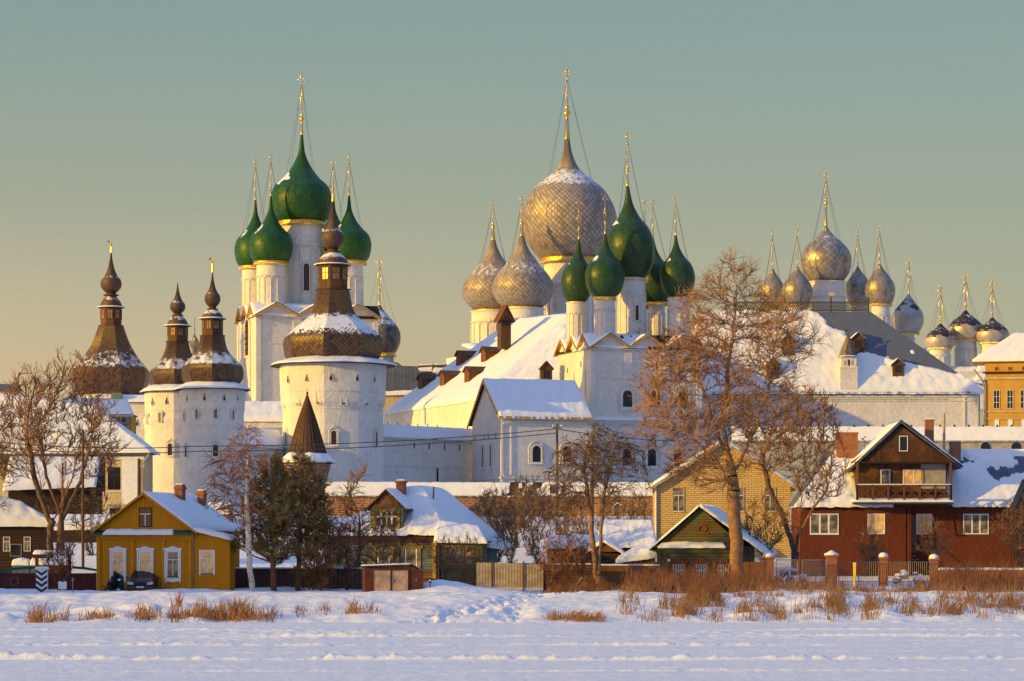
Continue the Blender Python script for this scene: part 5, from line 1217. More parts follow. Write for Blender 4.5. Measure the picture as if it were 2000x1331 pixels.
# ---- teal wooden house
t = T('teal_house', 'weathered teal wooden house with ochre carved window frames and a glazed attic dormer', 'house', 700, 1146, 184, -14)
cc = math.cos(R(14)); X = lambda px: (px-700)/cc
L = X(858); t.part('wall', MB().box(-60, L, 0, 210, -10, 90), 'teal')
t.part('base_board', MB().box(-60, L+2, -2, -.1, -10, 16), 'maroon'); t.part('frieze', MB().box(-60, L+2, -4, -.1, 86, 104), 'maroon')
m = MB()
for px in (778, 850): m.box(X(px)-3.5, X(px)+3.5, -3.4, -.1, 16, 80).box(X(px)-6, X(px)+6, -4.4, -.1, 80, 87, .8)
t.part('pilaster', m, 'carved')
for px in (750, 804): window(t, (X(px), -.4, 30), 20, 46, fr='whitewood', gl='lace_c', fw=2.2); 
m = MB()
for px in (750, 804):
    x = X(px)
    for s_ in (-1, 1): m.box(x+s_*17-3, x+s_*17+3, -2.6, -.1, 16, 76)
    m.prism([(x-24, 74), (x+24, 74), (x+25, 80), (x+15, 80), (x+9, 85), (x+4, 84), (x, 89), (x-4, 84), (x-9, 85), (x-15, 80), (x-25, 80)], -3.4, -.1)
    for k_ in range(7): m.ball((x-18+k_*6, -3, 78.5), 1.9, 6)
t.part('carved_frame', m, 'carved')
# hip roof
m = MB(); a, b, c, d = (-70, -12, 102), (L+24, -12, 102), (X(800), 96, 196), (X(770), 96, 196)
e_, f_ = (L+90, 240, 78), (-70, 230, 102)
dn = lambda p, q=2: (p[0], p[1], p[2]-q)
rr_, rd_ = (X(800)+10, 200, 196), (X(770), 200, 196)
m.add([a, b, c, d, e_, f_, rr_, rd_, dn(a), dn(b), dn(e_)], [(0, 1, 2, 3), (1, 4, 6, 2), (3, 2, 6, 7), (0, 3, 7, 5), (0, 8, 9, 1), (1, 9, 10, 4)])
r_ = t.part('roof', m, 'wood_dark')
s_ = MB(); sheet(s_, a, b, c, d, 60, 20, 4, seed=71, jag=1, fn=lambda u, v, t_, n: t_*(1.2+1.4*max(0, math.sin(u*19+n*2))*(v < .35)*(u > .4)))
sheet(s_, b, e_, rr_, c, 50, 20, 4, seed=72, jag=1); sheet(s_, d, c, rr_, rd_, 6, 12, 3, seed=73)
t.part('snow', s_, 'snow', r_, smooth=True)
# attic dormer
xc = X(757); w_ = 66; m = MB().box(xc-w_/2, xc+w_/2, -4, 60, 104, 152).prism([(xc-w_/2, 151.9), (xc+w_/2, 151.9), (xc, 186)], -3.9, 60); d_ = t.part('attic_dormer', m, 'teal')
m = MB()
for s_ in (-1, 1): m.prism([(xc, 187), (xc+s_*(w_/2+9), 148), (xc+s_*(w_/2+9), 151), (xc, 190.5)], -12, 80)
t.part('dormer_roof', m, 'wood', d_); t.part('gable_boards', MB().prism([(xc-w_/2, 153), (xc+w_/2, 153), (xc, 184)], -4.6, -4), 'wood', d_)
s_ = MB(); sheet(s_, (xc+w_/2+8, -11, 152), (xc+w_/2+8, 78, 152), (xc, 78, 191), (xc, -11, 191), 20, 8, 4, seed=74); sheet(s_, (xc-w_/2-8, -11, 151), (xc-w_/2-8, 78, 151), (xc, 78, 190), (xc, -11, 190), 20, 8, 2, seed=75)
t.part('snow', s_, 'snow', d_, smooth=True)
m = MB(); 
for a_, b_ in ((xc-27, xc-23), (xc+23, xc+27)): m.box(a_, b_, -6, -4, 106, 150)
m.box(xc-27, xc+27, -6, -4, 146, 150); t.part('dormer_trim', m, 'carved', d_)
window(t, (xc, -4.3, 116), 42, 30, fr='carved', gl='glass', fw=1.6, bars=(3, 1), barm='whitewood', name='attic_window')
c = t.part('chimney', MB().box(X(765)-8, X(765)+8, 60, 78, 170, 204).box(X(765)-10, X(765)+10, 58, 80, 204, 208), 'rbrick2'); t.part('snow', MB().box(X(765)-9, X(765)+9, 59, 79, 208, 211, 2), 'snow', c)
t.part('flue', MB().tube((X(826), 80, 150), (X(826), 80, 196), 1.8, 1.8, 8), 'grey_wood')
t = T('glazed_porch', 'low olive porch with a wide paned window, right end of the teal house', 'porch', 862, 1140, 181, -6)
t.part('wall', MB().box(0, 80, 0, 90, -10, 82), 'olive'); window(t, (37, -.4, 38), 54, 34, fr='carved', gl='lace_c', fw=2, bars=(3, 1), barm='carved')
r_ = t.part('roof', MB().box(-4, 88, -8, 90, 80, 83), 'wood_dark'); s_ = MB(); sheet(s_, (-14, -10, 83), (92, -10, 81), (66, 60, 112), (-14, 60, 124), 34, 12, 4, seed=76, jag=1); t.part('snow', s_, 'snow', r_, smooth=True)
t = T('back_porch', 'small teal lean-to with a sloping snowy roof behind the picket fence', 'shed', 925, 1130, 187)
t.part('wall', MB().box(0, 46, 0, 60, -10, 62), 'teal'); s_ = MB(); sheet(s_, (-14, -6, 70), (62, -6, 58), (40, 50, 84), (-30, 50, 98), 24, 10, 4, seed=78); t.part('roof_snow', s_, 'snow', smooth=True)

# ---- pale picket fence
t = T('picket_fence', 'pale upright slat fence glowing in the sun beside the olive porch', 'fence', 931, 1146, 168, 6)
n_ = 44
for i in range(n_): x = i*3.0; h_ = 47-i*.06+noise.noise(Vector((i*.7, 0, 0)))*1.6; t.part('picket', MB().box(x, x+1.8, 0, .8, -6-i*.04, h_), 'picket')
t.part('rail', MB().box(0, n_*3, .9, 2.2, 8, 11).box(0, n_*3, .9, 2.2, 34, 37), 'grey_wood')
for x in (30, 92): t.part('post', MB().box(x-1.6, x+1.6, -1.6, .2, -10, 50), 'wood_red')

# ---- brown plank fences in the middle right
fence_panel('dark_fence', 'low dark board fence behind the pale picket fence', 'fence', 940, 1064, 1142, 170.5, 42, 'wood_dark', posts=3, snow=False, rz=6)
fence_panel('plank_fence', 'brown plank fence behind the twin-trunk birch', 'fence', 1060, 1160, 1150, 171, 48, 'wood_h', posts=3)
fence_panel('plank_fence', 'orange-brown plank fence left of the small olive house', 'fence', 1162, 1290, 1148, 172, 44, 'fence_wood', posts=4, rz=3)
fence_panel('plank_fence', 'leaning orange plank fence between the poplar and the first brick gate pillar', 'fence', 1444, 1494, 1136, 174, 38, 'fence_wood', posts=2, snow=False)

# ---- small olive house
t = T('olive_house', 'small dark olive wooden house with a snowy gable beside the poplar trunk', 'house', 1283, 1150, 178, -12)
cc = math.cos(R(12)); X = lambda px: (px-1283)/cc; L = X(1447)
t.part('wall', MB().box(0, L, 0, 190, -10, 84).prism([(0, 83.9), (L, 83.9), (L/2+2, 158)], .1, 190), 'olive')
m = MB().box(-2, L+2, -3, -.1, 70, 84)
for px in (1288, 1300, 1442): m.box(X(px)-3, X(px)+3, -2, -.1, -8, 70)
t.part('pilaster', m, 'olive')
r_ = t.part('roof', MB().prism([(-14, 74), (L/2+2, 160), (L+44, 68), (L+44, 71), (L/2+2, 163), (-14, 77)], -9, 200), 'wood_dark')
s_ = MB(); sheet(s_, (L+44, -10, 71), (L+44, 200, 71), (L/2+2, 200, 163), (L/2+2, -10, 163), 40, 14, 4.4, seed=81, jag=1); sheet(s_, (-14, 200, 77), (-14, -10, 77), (L/2+2, -10, 163), (L/2+2, 200, 163), 30, 14, 3, seed=82); t.part('snow', s_, 'snow', r_, smooth=True)
h_ = t.part('canopy', MB().prismx([(-12, 80), (0, 86), (0, 88), (-12, 82)], -4, L+3), 'wood'); s_ = MB(); sheet(s_, (4, -13, 82), (L*.82, -13, 82), (L*.78, -1, 88), (10, -1, 88), 34, 5, 4, seed=83); t.part('snow', s_, 'snow', h_, rel=True, smooth=True)
for px in (1325, 1369, 1411): window(t, (X(px), -.4, 14), 19, 32, fr='whitewood', gl='lace_c', fw=1.4, bars=(3, 1), barm='whitewood', hood=None)
m = MB()
for px in (1325, 1369, 1411):
    x = X(px)
    for s_ in (-1, 1): m.box(x+s_*14-2.5, x+s_*14+2.5, -2.6, -.1, 4, 48)
    m.prism([(x-18, 47), (x+18, 47), (x+19, 53), (x+10, 54), (x+6, 59), (x, 62), (x-6, 59), (x-10, 54), (x-19, 53)], -3, -.1)
x = X(1370); ring(m, [(x+6*math.cos(i*.7854), 116+6*math.sin(i*.7854)) for i in range(8)], [(x+10*math.cos(i*.7854), 116+9*math.sin(i*.7854)) for i in range(8)], -2, -.1); m.box(x-13, x+13, -2.4, -.1, 106, 109)
t.part('carved_frame', m, 'wood_red'); t.part('house_plaque', MB().box(X(1306)-3, X(1306)+3, -.9, -.1, 52, 58), 'bwhite')
t = T('lean_to', 'low shed with a thick rounded snow cap left of the small olive house', 'shed', 1208, 1150, 179)
t.part('wall', MB().box(8, 76, 0, 50, -10, 52), 'fence_wood'); t.part('door', MB().box(40, 56, -1, -.1, -8, 44), 'wood_dark')
s_ = MB(); sheet(s_, (-6, -8, 54), (78, -8, 66), (80, 44, 90), (30, 44, 76), 30, 10, 7, seed=84); t.part('roof_snow', s_, 'snow', smooth=True)
t = T('grey_shed', 'flat grey metal container with snow on top left of the yellow brick house', 'shed', 1243, 1046, 212)
t.part('wall', MB().box(0, 46, 0, 50, -30, 18), 'slate'); s_ = MB(); sheet(s_, (-1, -1, 18), (47, -1, 20), (47, 40, 24), (-1, 40, 22), 16, 5, 4, seed=85); t.part('roof_snow', s_, 'snow', smooth=True)
for i, (px, py, Y, w_, h_, lb) in enumerate(((1070, 1112, 190, 110, 44, 'low dark shed with patchy snowy roof behind the plank fence'), (1150, 1118, 186, 66, 40, 'small gabled brown shed with snowy roof behind the birch trunks'), (1170, 1080, 200, 110, 40, 'wide snowy pent roof shed between the birch and the olive house'))):
    t = T('garden_shed', lb, 'shed', px, py, Y); t.part('wall', MB().box(0, w_, 0, 50, -20, h_ if i != 2 else 14), 'wood_dark')
    s_ = MB(); z = h_ if i != 2 else 14
    if i == 1: sheet(s_, (-5, -5, z), (-5, 50, z), (w_*.45, 50, z+22), (w_*.45, -5, z+22), 12, 8, 4, seed=86); sheet(s_, (w_+5, -5, z-4), (w_+5, 50, z-4), (w_*.45, 50, z+22), (w_*.45, -5, z+22), 14, 8, 5, seed=87); t.part('gable', MB().prism([(0, z), (w_, z-4), (w_*.45, z+21)], 0, 48), 'wood_red')
    else: sheet(s_, (-5, -5, z), (w_+4, -5, z), (w_-4, 50, z+(50 if i == 2 else 22)), (4, 50, z+(50 if i == 2 else 20)), 40, 10, 5, seed=88+i, jag=2)
    t.part('roof_snow', s_, 'snow', smooth=True)

# ---- yellow brick house
t = T('yellow_brick_house', 'two-storey yellow brick house with a snowy gable behind the poplar', 'house', 1282, 1130, 206, 0)
gw = 262; t.part('wall', MB().box(0, gw, 0, 150, -30, 182).prism([(0, 181.9), (gw, 181.9), (gw/2, 262)], .1, 150), 'ybrick')
m = MB()
for s_ in (-1, 1): m.prism([(gw/2, 262), (gw/2+s_*(gw/2+13), 172), (gw/2+s_*(gw/2+13), 180), (gw/2, 270)], -12, 156)
r_ = t.part('roof', m, 'cream')
s_ = MB(); sheet(s_, (-13, -13, 180), (-13, 156, 180), (gw/2, 156, 271), (gw/2, -13, 271), 20, 10, 3.4, seed=91); sheet(s_, (gw+13, 156, 180), (gw+13, -13, 180), (gw/2, -13, 271), (gw/2, 156, 271), 20, 10, 3.4, seed=92); t.part('snow', s_, 'snow', r_, smooth=True)
for x in (43, 160, 222): window(t, (x, -.4, 132), 20, 44, arch=False, fr='cream', gl='lace_c', fw=1.6, bars=(1, 1), barm='whitewood', sill=True)
t.part('downpipe', MB().path([(-2, -6, 178), (-1, -3, 170), (-1, -3, -20)], [1.6]*3, 6), 'whitewood')
t.part('corner_quoin', MB().box(-2, 4, -1.2, -.1, -30, 180), 'ybrick')

# ---- red-brown house with balcony
t = T('red_house', 'long red-brown house with a dark timber attic, balcony and half-cleared snowy roof', 'house', 1560, 1140, 196, 0)
L = 520; t.part('wall', MB().box(0, L-70, 0, 150, -30, 150).box(206, 216, -26, 0, -30, 152), 'redwall'); t.part('left_block', MB().box(0, 208, -26, -.2, -30, 149), 'redwall')
rf = MB(); rf.add([(-8, -34, 152), (224, -34, 152), (224, 80, 262), (90, 80, 262), (60, 80, 262), (-8, 150, 152)], [(0, 1, 2, 3, 4), (0, 4, 5)])
rf.add([(216, -8, 152), (L+10, -8, 152), (L-60, 85, 262), (216, 85, 262), (216, 170, 152), (L+10, 170, 152)], [(0, 1, 2, 3), (3, 2, 5, 4)])
r_ = t.part('roof', rf, 'slate')
def lsn(u, v, t_, n): return t_*(.75+.5*n) if n > -.62 else -.3
s_ = MB(); sheet(s_, (-12, -38, 152), (180, -38, 152), (180, 80, 264), (80, 80, 264), 60, 30, 4.4, seed=93, fn=lambda u, v, t_, n: t_*(.9+.6*n), jag=1.5)
def rsn(u, v, t_, n):
    q = .07*noise.noise(Vector((u*17, v*7, 3)))+.04*noise.noise(Vector((u*40, v*18, 5)))
    d1 = max(abs(u-.68)/(.25+q), abs(v-.64-.30*(u-.68)-q)/(.11+.03*math.sin(u*16)))
    d2 = max(abs(u-.28)/.13, abs(v-.80+q)/.05); d3 = max(abs(u-.80-q)/.07, abs(v-.82)/.10)
    k = min(d1, d2, d3)
    if k < 1.15: return t_*max(-1.6, (k-.95)*6)
    return t_
sheet(s_, (300, -10, 153), (L+10, -10, 153), (L-30, 85, 264), (250, 85, 264), 90, 44, 4.2, seed=94, fn=rsn, jag=1.5)
t.part('snow', s_, 'snow', r_, smooth=True)
# timber attic gable, front plane a little forward
g0, g1, gc = 110, 284, 194; m = MB().box(g0, g1, -32, 90, 150, 240).prism([(g0-2, 239), (g1+2, 239), (gc, 306)], -31.9, 90)
at_ = t.part('attic', m, 'wood_attic')
t.part('gable_boards', MB().prism([(g0-14, 234), (g1+12, 234), (gc, 306)], -40, -33), 'wood_attic', at_)
m = MB(); m.prism([(gc, 318), (g0-16, 224), (g0-14, 220), (gc, 311)], -46, 120).prism([(gc, 318), (g1+30, 228), (g1+28, 223), (gc, 311)], -46, 120)
ar = t.part('attic_roof', m, 'slate')
s_ = MB(); sheet(s_, (g1+29, -46, 228), (g1+29, 118, 228), (gc+6, 118, 315), (gc+6, -46, 315), 44, 20, 3.4, seed=95, fn=lambda u, v, t_, n: t_*(1 if (v < .72+.1*n or u > .35) else -.4)); sheet(s_, (g0-16, 118, 225), (g0-16, -46, 225), (gc, -46, 318), (gc, 118, 318), 30, 12, 2., seed=96); t.part('snow', s_, 'snow', ar, rel=True, smooth=True)
t.part('weathered_patch', MB().box(g1-50, g1-2, -33.2, -32, 184, 236), 'concrete', at_)
window(t, (gc+5, -40.5, 258), 14, 27, fr='whitewood', gl='glass', fw=1.6, name='attic_window')
window(t, (165, -32.4, 192), 15, 28, fr='whitewood', gl='lace_c', fw=2, name='balcony_door'); window(t, (220, -32.4, 192), 38, 28, fr='whitewood', gl='curtain', fw=2, bars=(1, 0))
t.part('soffit', MB().box(g0-6, g1+10, -58, -33, 232, 236), 'wood_dark')
# balcony
b0, b1 = 106, 288
bl = t.part('balcony', MB().box(b0-6, b1+4, -66, -32, 154, 160), 'wood')
s_ = MB(); sheet(s_, (b0-8, -68, 159), (b1+6, -68, 159), (b1+6, -34, 164), (b0-8, -34, 164), 44, 5, 3, seed=97); t.part('snow', s_, 'snow', bl, smooth=True)
m = MB()
for i in range(56): m.tube((b0-7+i*3.5, -68.6, 157), (b0-7+i*3.5, -64, 158), 1.2, 1.2, 5)
t.part('corrugated_edge', m, 'steel', bl)
m = MB().box(b0, b1, -65, -62, 188, 191); n_ = 6
for i in range(n_+1):
    x = b0+(b1-b0)*i/n_; m.box(x-1.6, x+1.6, -65, -62, 160, 190)
    if i < n_:
        x2 = b0+(b1-b0)*(i+1)/n_; m.path([(x, -63.5, 163), (x2, -63.5, 187)], [.8, .8], 4).path([(x, -63, 187), (x2, -63, 163)], [.8, .8], 4)
rl_ = t.part('railing', m, 'wood_red', bl); s_ = MB(); s_.box(b0, b1, -65.5, -61.5, 191, 192.6, .6); t.part('rail_snow', s_, 'snow', bl)
for x in (b0+1, b1-1): t.part('post', MB().box(x-2, x+2, -65, -61, 160, 234), 'wood_red')
for px, w_, bb, g in ((1607, 52, 2, 'lace_c'), (1708, 30, 1, 'curtain'), (1805, 27, 1, 'curtain'), (1906, 46, 2, 'lace_c')):
    left = px < 1770; window(t, (px-1560, -26.5 if left else -.4, 98), w_, 36, fr='whitewood', gl=g, fw=2, bars=(bb, 0), sill=px < 1650)
t.part('entrance_door', MB().box(209, 219, -26.9, -26.1, 58, 136) if 0 else MB().box(217, 230, -.9, -.1, 60, 134), 'glass_b')
m = MB()
for i in range(6): m.box(216+i*7, 224+i*7, -30, -4, 52-i*7, 55-i*7)
m.path([(216, -30, 84), (262, -30, 46)], [1.2]*2, 5).path([(216, -30, 50), (262, -30, 8)], [1.6]*2, 5); t.part('entrance_stair', m, 'wood_dark')
for nm, px, zb, z1, w_, y_ in (('chimney', 1662, 240, 298, 21, 60), ('chimney', 1826, 268, 324, 8, 66), ('chimney', 1876, 240, 280, 10, 60)):
    c = t.part(nm, MB().box(px-1560-w_, px-1560+w_, y_, y_+18, zb, z1-3).box(px-1560-w_-1.2, px-1560+w_+1.2, y_-1, y_+19, z1-3, z1), 'rbrick2')
    t.part('snow', MB().box(px-1560-w_, px-1560+w_, y_, y_+18, z1+.1, z1+2.2, 1.5), 'snow', c)
c = t.part('chimney_pipe', MB().tube((293, 60, 246), (293, 60, 336), 3, 2.6, 10), 'rust', label='tall thin rusty flue pipe')
t.part('ladder', (lambda q: [q.path([(x, -9, 150), (x+18, 50, 206)], [1.2, 1.2], 4) for x in (300, 312)] and ([q.box(300+18*i/8, 314+18*i/8, -9+59*i/8-.8, -8+59*i/8, 151+56*i/8, 153.2+56*i/8) for i in range(9)], q)[1])(MB()), 'wood_dark')
t.part('antenna', MB().tube((133, 40, 240), (133, 40, 282), .7).ball((130, 40, 284), 4, 6, .4).ball((137, 40, 278), 3.5, 6, .4).ball((135, 40, 288), 3, 6, .4), 'wire')
t.part('leaning_ladder', MB().path([(292, -8, 96), (290, -4, 152)], [1]*2, 4).path([(308, -8, 98), (303, -4, 152)], [1]*2, 4).box(292, 308, -9, -7, 96, 98), 'wood_dark')
t = T('neighbour_annex', 'dark red-brown annex with icicles at the right edge', 'building', 1985, 1140, 190)
t.part('wall', MB().box(0, 60, 0, 60, -20, 148), 'maroon'); t.part('roof', MB().prism([(-4, 146), (60, 146), (60, 210), (22, 205)], -4, 60), 'black')

# ---- gate pillars, chain link gates, yellow post
for i, (px, yb, yt, w_, lb) in enumerate(((1501, 1141, 1092, 9.5, 'brick gate pillar with a snow cap beside the orange plank fence'), (1624, 1138, 1088, 10, 'widest brick gate pillar with a pyramid snow cap, right of the chain link gate'), (1725, 1139, 1092, 7.5, 'slim brick pillar with a snow cap, right of the yellow post'), (1824, 1138, 1095, 7.5, 'slim brick pillar with a rounded snow cap at the left end of the low brushy wall'))):
    t = T('gate_pillar', lb, 'pillar', px, yb, 176, group='brick pillars with snow caps'); h_ = yb-yt
    t.part('shaft', MB().box(-w_, w_, -w_, w_, -8, h_), 'rbrick2'); t.part('cap', MB().box(-w_-2, w_+2, -w_-2, w_+2, h_, h_+3), 'rbrick2')
    if i == 1: s_ = MB().lathe([(w_*1.45, h_+3), (w_*1.4, h_+6), (w_*.8, h_+9), (1, h_+13)], 16)
    else: s_ = MB().lathe([(w_*1.25, h_+3), (w_*1.3, h_+6), (w_*1.1, h_+9.5), (w_*.6, h_+12), (.5, h_+12.8)], 16)
    t.part('snow', s_, 'snow', smooth=True)
for px0, px1, lb in ((1516, 1558, 'left leaf of the chain link gate in the snowy yard'), (1567, 1612, 'right leaf of the chain link gate beside the wide pillar')):
    t = T('chain_link_gate', lb, 'gate', px0, 1140, 175, group='chain link gates'); w_ = px1-px0
    m = MB(); 
    for a_, b_ in (((0, 0, 2), (w_, 0, 2)), ((0, 0, 46), (w_, 0, 46)), ((0, 0, -4), (0, 0, 46)), ((w_, 0, -4), (w_, 0, 46))): m.tube(a_, b_, 1.0, 1.0, 6)
    t.part('gate_frame', m, 'steel'); m = MB(); s_ = 6
    for i in range(-8, int(w_/s_)+1):
        x0, z0 = i*s_, 2; x1, z1 = x0+44, 46
        ca = max(0, -x0); cb = max(0, x1-w_)
        if x0+ca < x1-cb:
            m.path([(x0+ca, 0, z0+ca), (x1-cb, 0, z1-cb)], [.4, .4], 3, False); m.path([(x0+ca, 0, z1-ca), (x1-cb, 0, z0+cb)], [.4, .4], 3, False)
    t.part('mesh', m, 'steel')
for px0, px1, lb in ((1638, 1716, 'thin blue-grey mesh fence panel between the wide pillar and the slim pillar'), (1734, 1816, 'thin blue-grey mesh fence panel between the two slim pillars')):
    t = T('mesh_fence', lb, 'fence', px0, 1140, 175.5, group='thin mesh fence panels'); w_ = px1-px0
    m = MB().tube((0, 0, 42), (w_, 0, 42), .8).tube((0, 0, 4), (w_, 0, 4), .8)
    for x in (0, w_*.5, w_): m.tube((x, 0, -4), (x, 0, 43), .9)
    t.part('frame', m, 'slate'); m = MB()
    for i in range(int(w_/4)): m.tube((i*4, 0, 4), (i*4, 0, 42), .3, .3, 3)
    t.part('mesh', m, 'steel')
t = T('yellow_post', 'bright yellow gas marker post in front of the mesh fence', 'post', 1669, 1142, 173); t.part('post', MB().box(-2.4, 2.4, -1.5, 1.5, -6, 42).box(-2.8, 2.8, -2, 2, 36, 43), 'yellowpost')
t = T('low_wall', 'low brick garden wall with snow on it at the right, overgrown by brush', 'wall', 1832, 1140, 177); t.part('wall', MB().box(0, 190, 0, 8, -8, 28), 'rbrick2'); s_ = MB(); sheet(s_, (0, -1, 28), (190, -1, 28), (190, 9, 29), (0, 9, 29), 50, 4, 2, seed=98); t.part('snow', s_, 'snow', smooth=True)
rnd = random.Random(5)
for k_, (px, n_, lb) in enumerate(((1545, 16, 'heap of snow-covered rubble behind the chain link gate'), (1775, 14, 'snow-covered logs and rubble behind the right mesh fence'))):
    t = T('rubble_heap', lb, 'rubble', px, 1138, 181); 
    for i in range(n_):
        x, z, r = rnd.uniform(-26, 26), rnd.uniform(0, 30), rnd.uniform(4, 8); z *= 1-abs(x)/34
        o = t.part('block', MB().box(x-r, x+r, -r*.6, r, z-r*.6, z+r*.6, 1.2), 'rbrick2'); t.part('snow', MB().lathe([(r*1.1, z+r*.5), (r*1.1, z+r*.9), (r*.6, z+r*1.2), (.3, z+r*1.3)], 10, x, 0), 'snow', o, smooth=True)

# ---- poles and cables
def pole(label, px, yb, yt, Y, r=3.2, mat='grey_wood', arm=True, tilt=0):
    t = T('utility_pole', label, 'pole', px, yb, Y); h_ = yb-yt; t.part('pole', MB().path([(0, 0, -8), (tilt, 0, h_)], [r, r*.75], 10), mat)
    if arm:
        a = t.part('crossarm', MB().box(tilt-9, tilt+9, -2, 2, h_-9, h_-6), mat)
        for s_ in (-1, 1): t.part('insulator', MB().lathe([(1, h_-6), (1.4, h_-4), (.8, h_-2)], 8, tilt+s_*8, 0), 'bwhite', a)
    return t
pole('tall grey wooden utility pole in front of the brick wall, right of centre', 1088, 1000, 828, 226)
pole('brown wooden pole beside the cream house', 271, 1010, 896, 212, 3.2, 'wood', False)
pole('thin wooden pole among the bare trees at the left', 122, 1010, 905, 190, 2.4, 'wood', False)
pole('plain brown pole left of the yellow house', 162, 1100, 840, 172, 3.0, 'wood', False)
pole('plain rust-brown pole behind the twin-trunk birch', 1157, 1140, 868, 186, 3.4, 'wood_red', False)
def cable(name, label, pts, sag, r=.035):
    m = MB(); q = []
    for a, b in zip(pts, pts[1:]):
        a, b = P(*a), P(*b)
        for i in range(17): f = i/16; p = a.lerp(b, f); p.z -= sag*4*f*(1-f); q.append(p)
    m.path(q, [r]*len(q), 5); single(name, m, 'wire', label, 'cable', 'cables strung between poles')
cable('overhead_cable', 'upper overhead cable running left from the tall grey pole', [(-60, 858, 200), (380, 872, 212), (1088, 838, 226)], .35)
cable('overhead_cable', 'lower overhead cable running left from the tall grey pole', [(-60, 868, 200), (380, 882, 212), (1088, 846, 226)], .35)
cable('overhead_cable', 'overhead cable running right from the tall grey pole', [(1088, 838, 226), (1330, 862, 232)], .2)
t = T('birdhouse', 'small wooden birdhouse on a pole among the garden sheds', 'birdhouse', 1206, 1050, 205); t.part('pole', MB().tube((0, 0, -30), (0, 0, 58), 1.6, 1.3, 6), 'wood'); b_ = t.part('box', MB().box(-3.5, 3.5, -3, 3, 50, 62), 'grey_wood')
t.part('roof', MB().prism([(-8, 58), (0, 64), (8, 58), (8, 60), (0, 67), (-8, 60)], -4, 4), 'wood_dark', b_); t.part('snow', MB().prism([(-8, 60), (0, 67), (8, 60), (8, 61.5), (0, 69), (-8, 61.5)], -4, 4), 'snow', b_)
t = T('broken_stump', 'leaning broken stump with snow beside the birch', 'stump', 1148, 1150, 169); t.part('trunk', MB().path([(0, 0, -4), (-2, 0, 18), (2, 0, 34)], [5, 4.2, 3.4], 10), 'bark'); t.part('branch', MB().path([(-4, 0, 12), (-12, -2, 20), (-22, -2, 6), (-22, -2, -4)], [2, 2, 1.8, 1.6], 6), 'bark'); t.part('snow', MB().path([(-4, -.5, 13.6), (-12, -2.5, 21.6), (-21, -2.5, 8)], [1.6, 1.6, 1.2], 6), 'snow', smooth=True)

# ================================================================ trees
def up_radii(nodes, par, tip, ex=2.3):
    n = len(nodes); acc = [0.]*n
    for i in range(n-1, -1, -1):
        if acc[i] == 0: acc[i] = tip**ex
        if par[i] >= 0: acc[par[i]] += acc[i]
    return [a**(1/ex) for a in acc]
def colonize(seed, trunk, pts, step, di, dk, iters=160):
    """space colonisation: trunk = seed polyline(s) as (points, parent index); pts = attraction points"""
    rnd = random.Random(seed); nodes = [Vector(p) for p in trunk]; par = list(range(-1, len(trunk)-1))
    alive = [Vector(p) for p in pts]
    for it in range(iters):
        kd = kdtree.KDTree(len(nodes))
        for i, p in enumerate(nodes): kd.insert(p, i)
        kd.balance(); pull = {}; keep = []
        for a in alive:
            co_, i, d = kd.find(a)
            if d < dk: continue
            keep.append(a)
            if d < di: pull.setdefault(i, Vector((0, 0, 0))); pull[i] += (a-co_).normalized()
        if not pull: break
        alive = keep; new = 0
        for i, v in pull.items():
            v = v+Vector((rnd.uniform(-.25, .25), rnd.uniform(-.25, .25), rnd.uniform(-.05, .25)))
            if par[i] >= 0: v = v.normalized()+.35*(nodes[i]-nodes[par[i]]).normalized()
            if v.length < .05: continue
            q = nodes[i]+v.normalized()*step
            if kd.find(q)[2] < step*.45: continue
            nodes.append(q); par.append(i); new += 1
        if not new: break
    return nodes, par
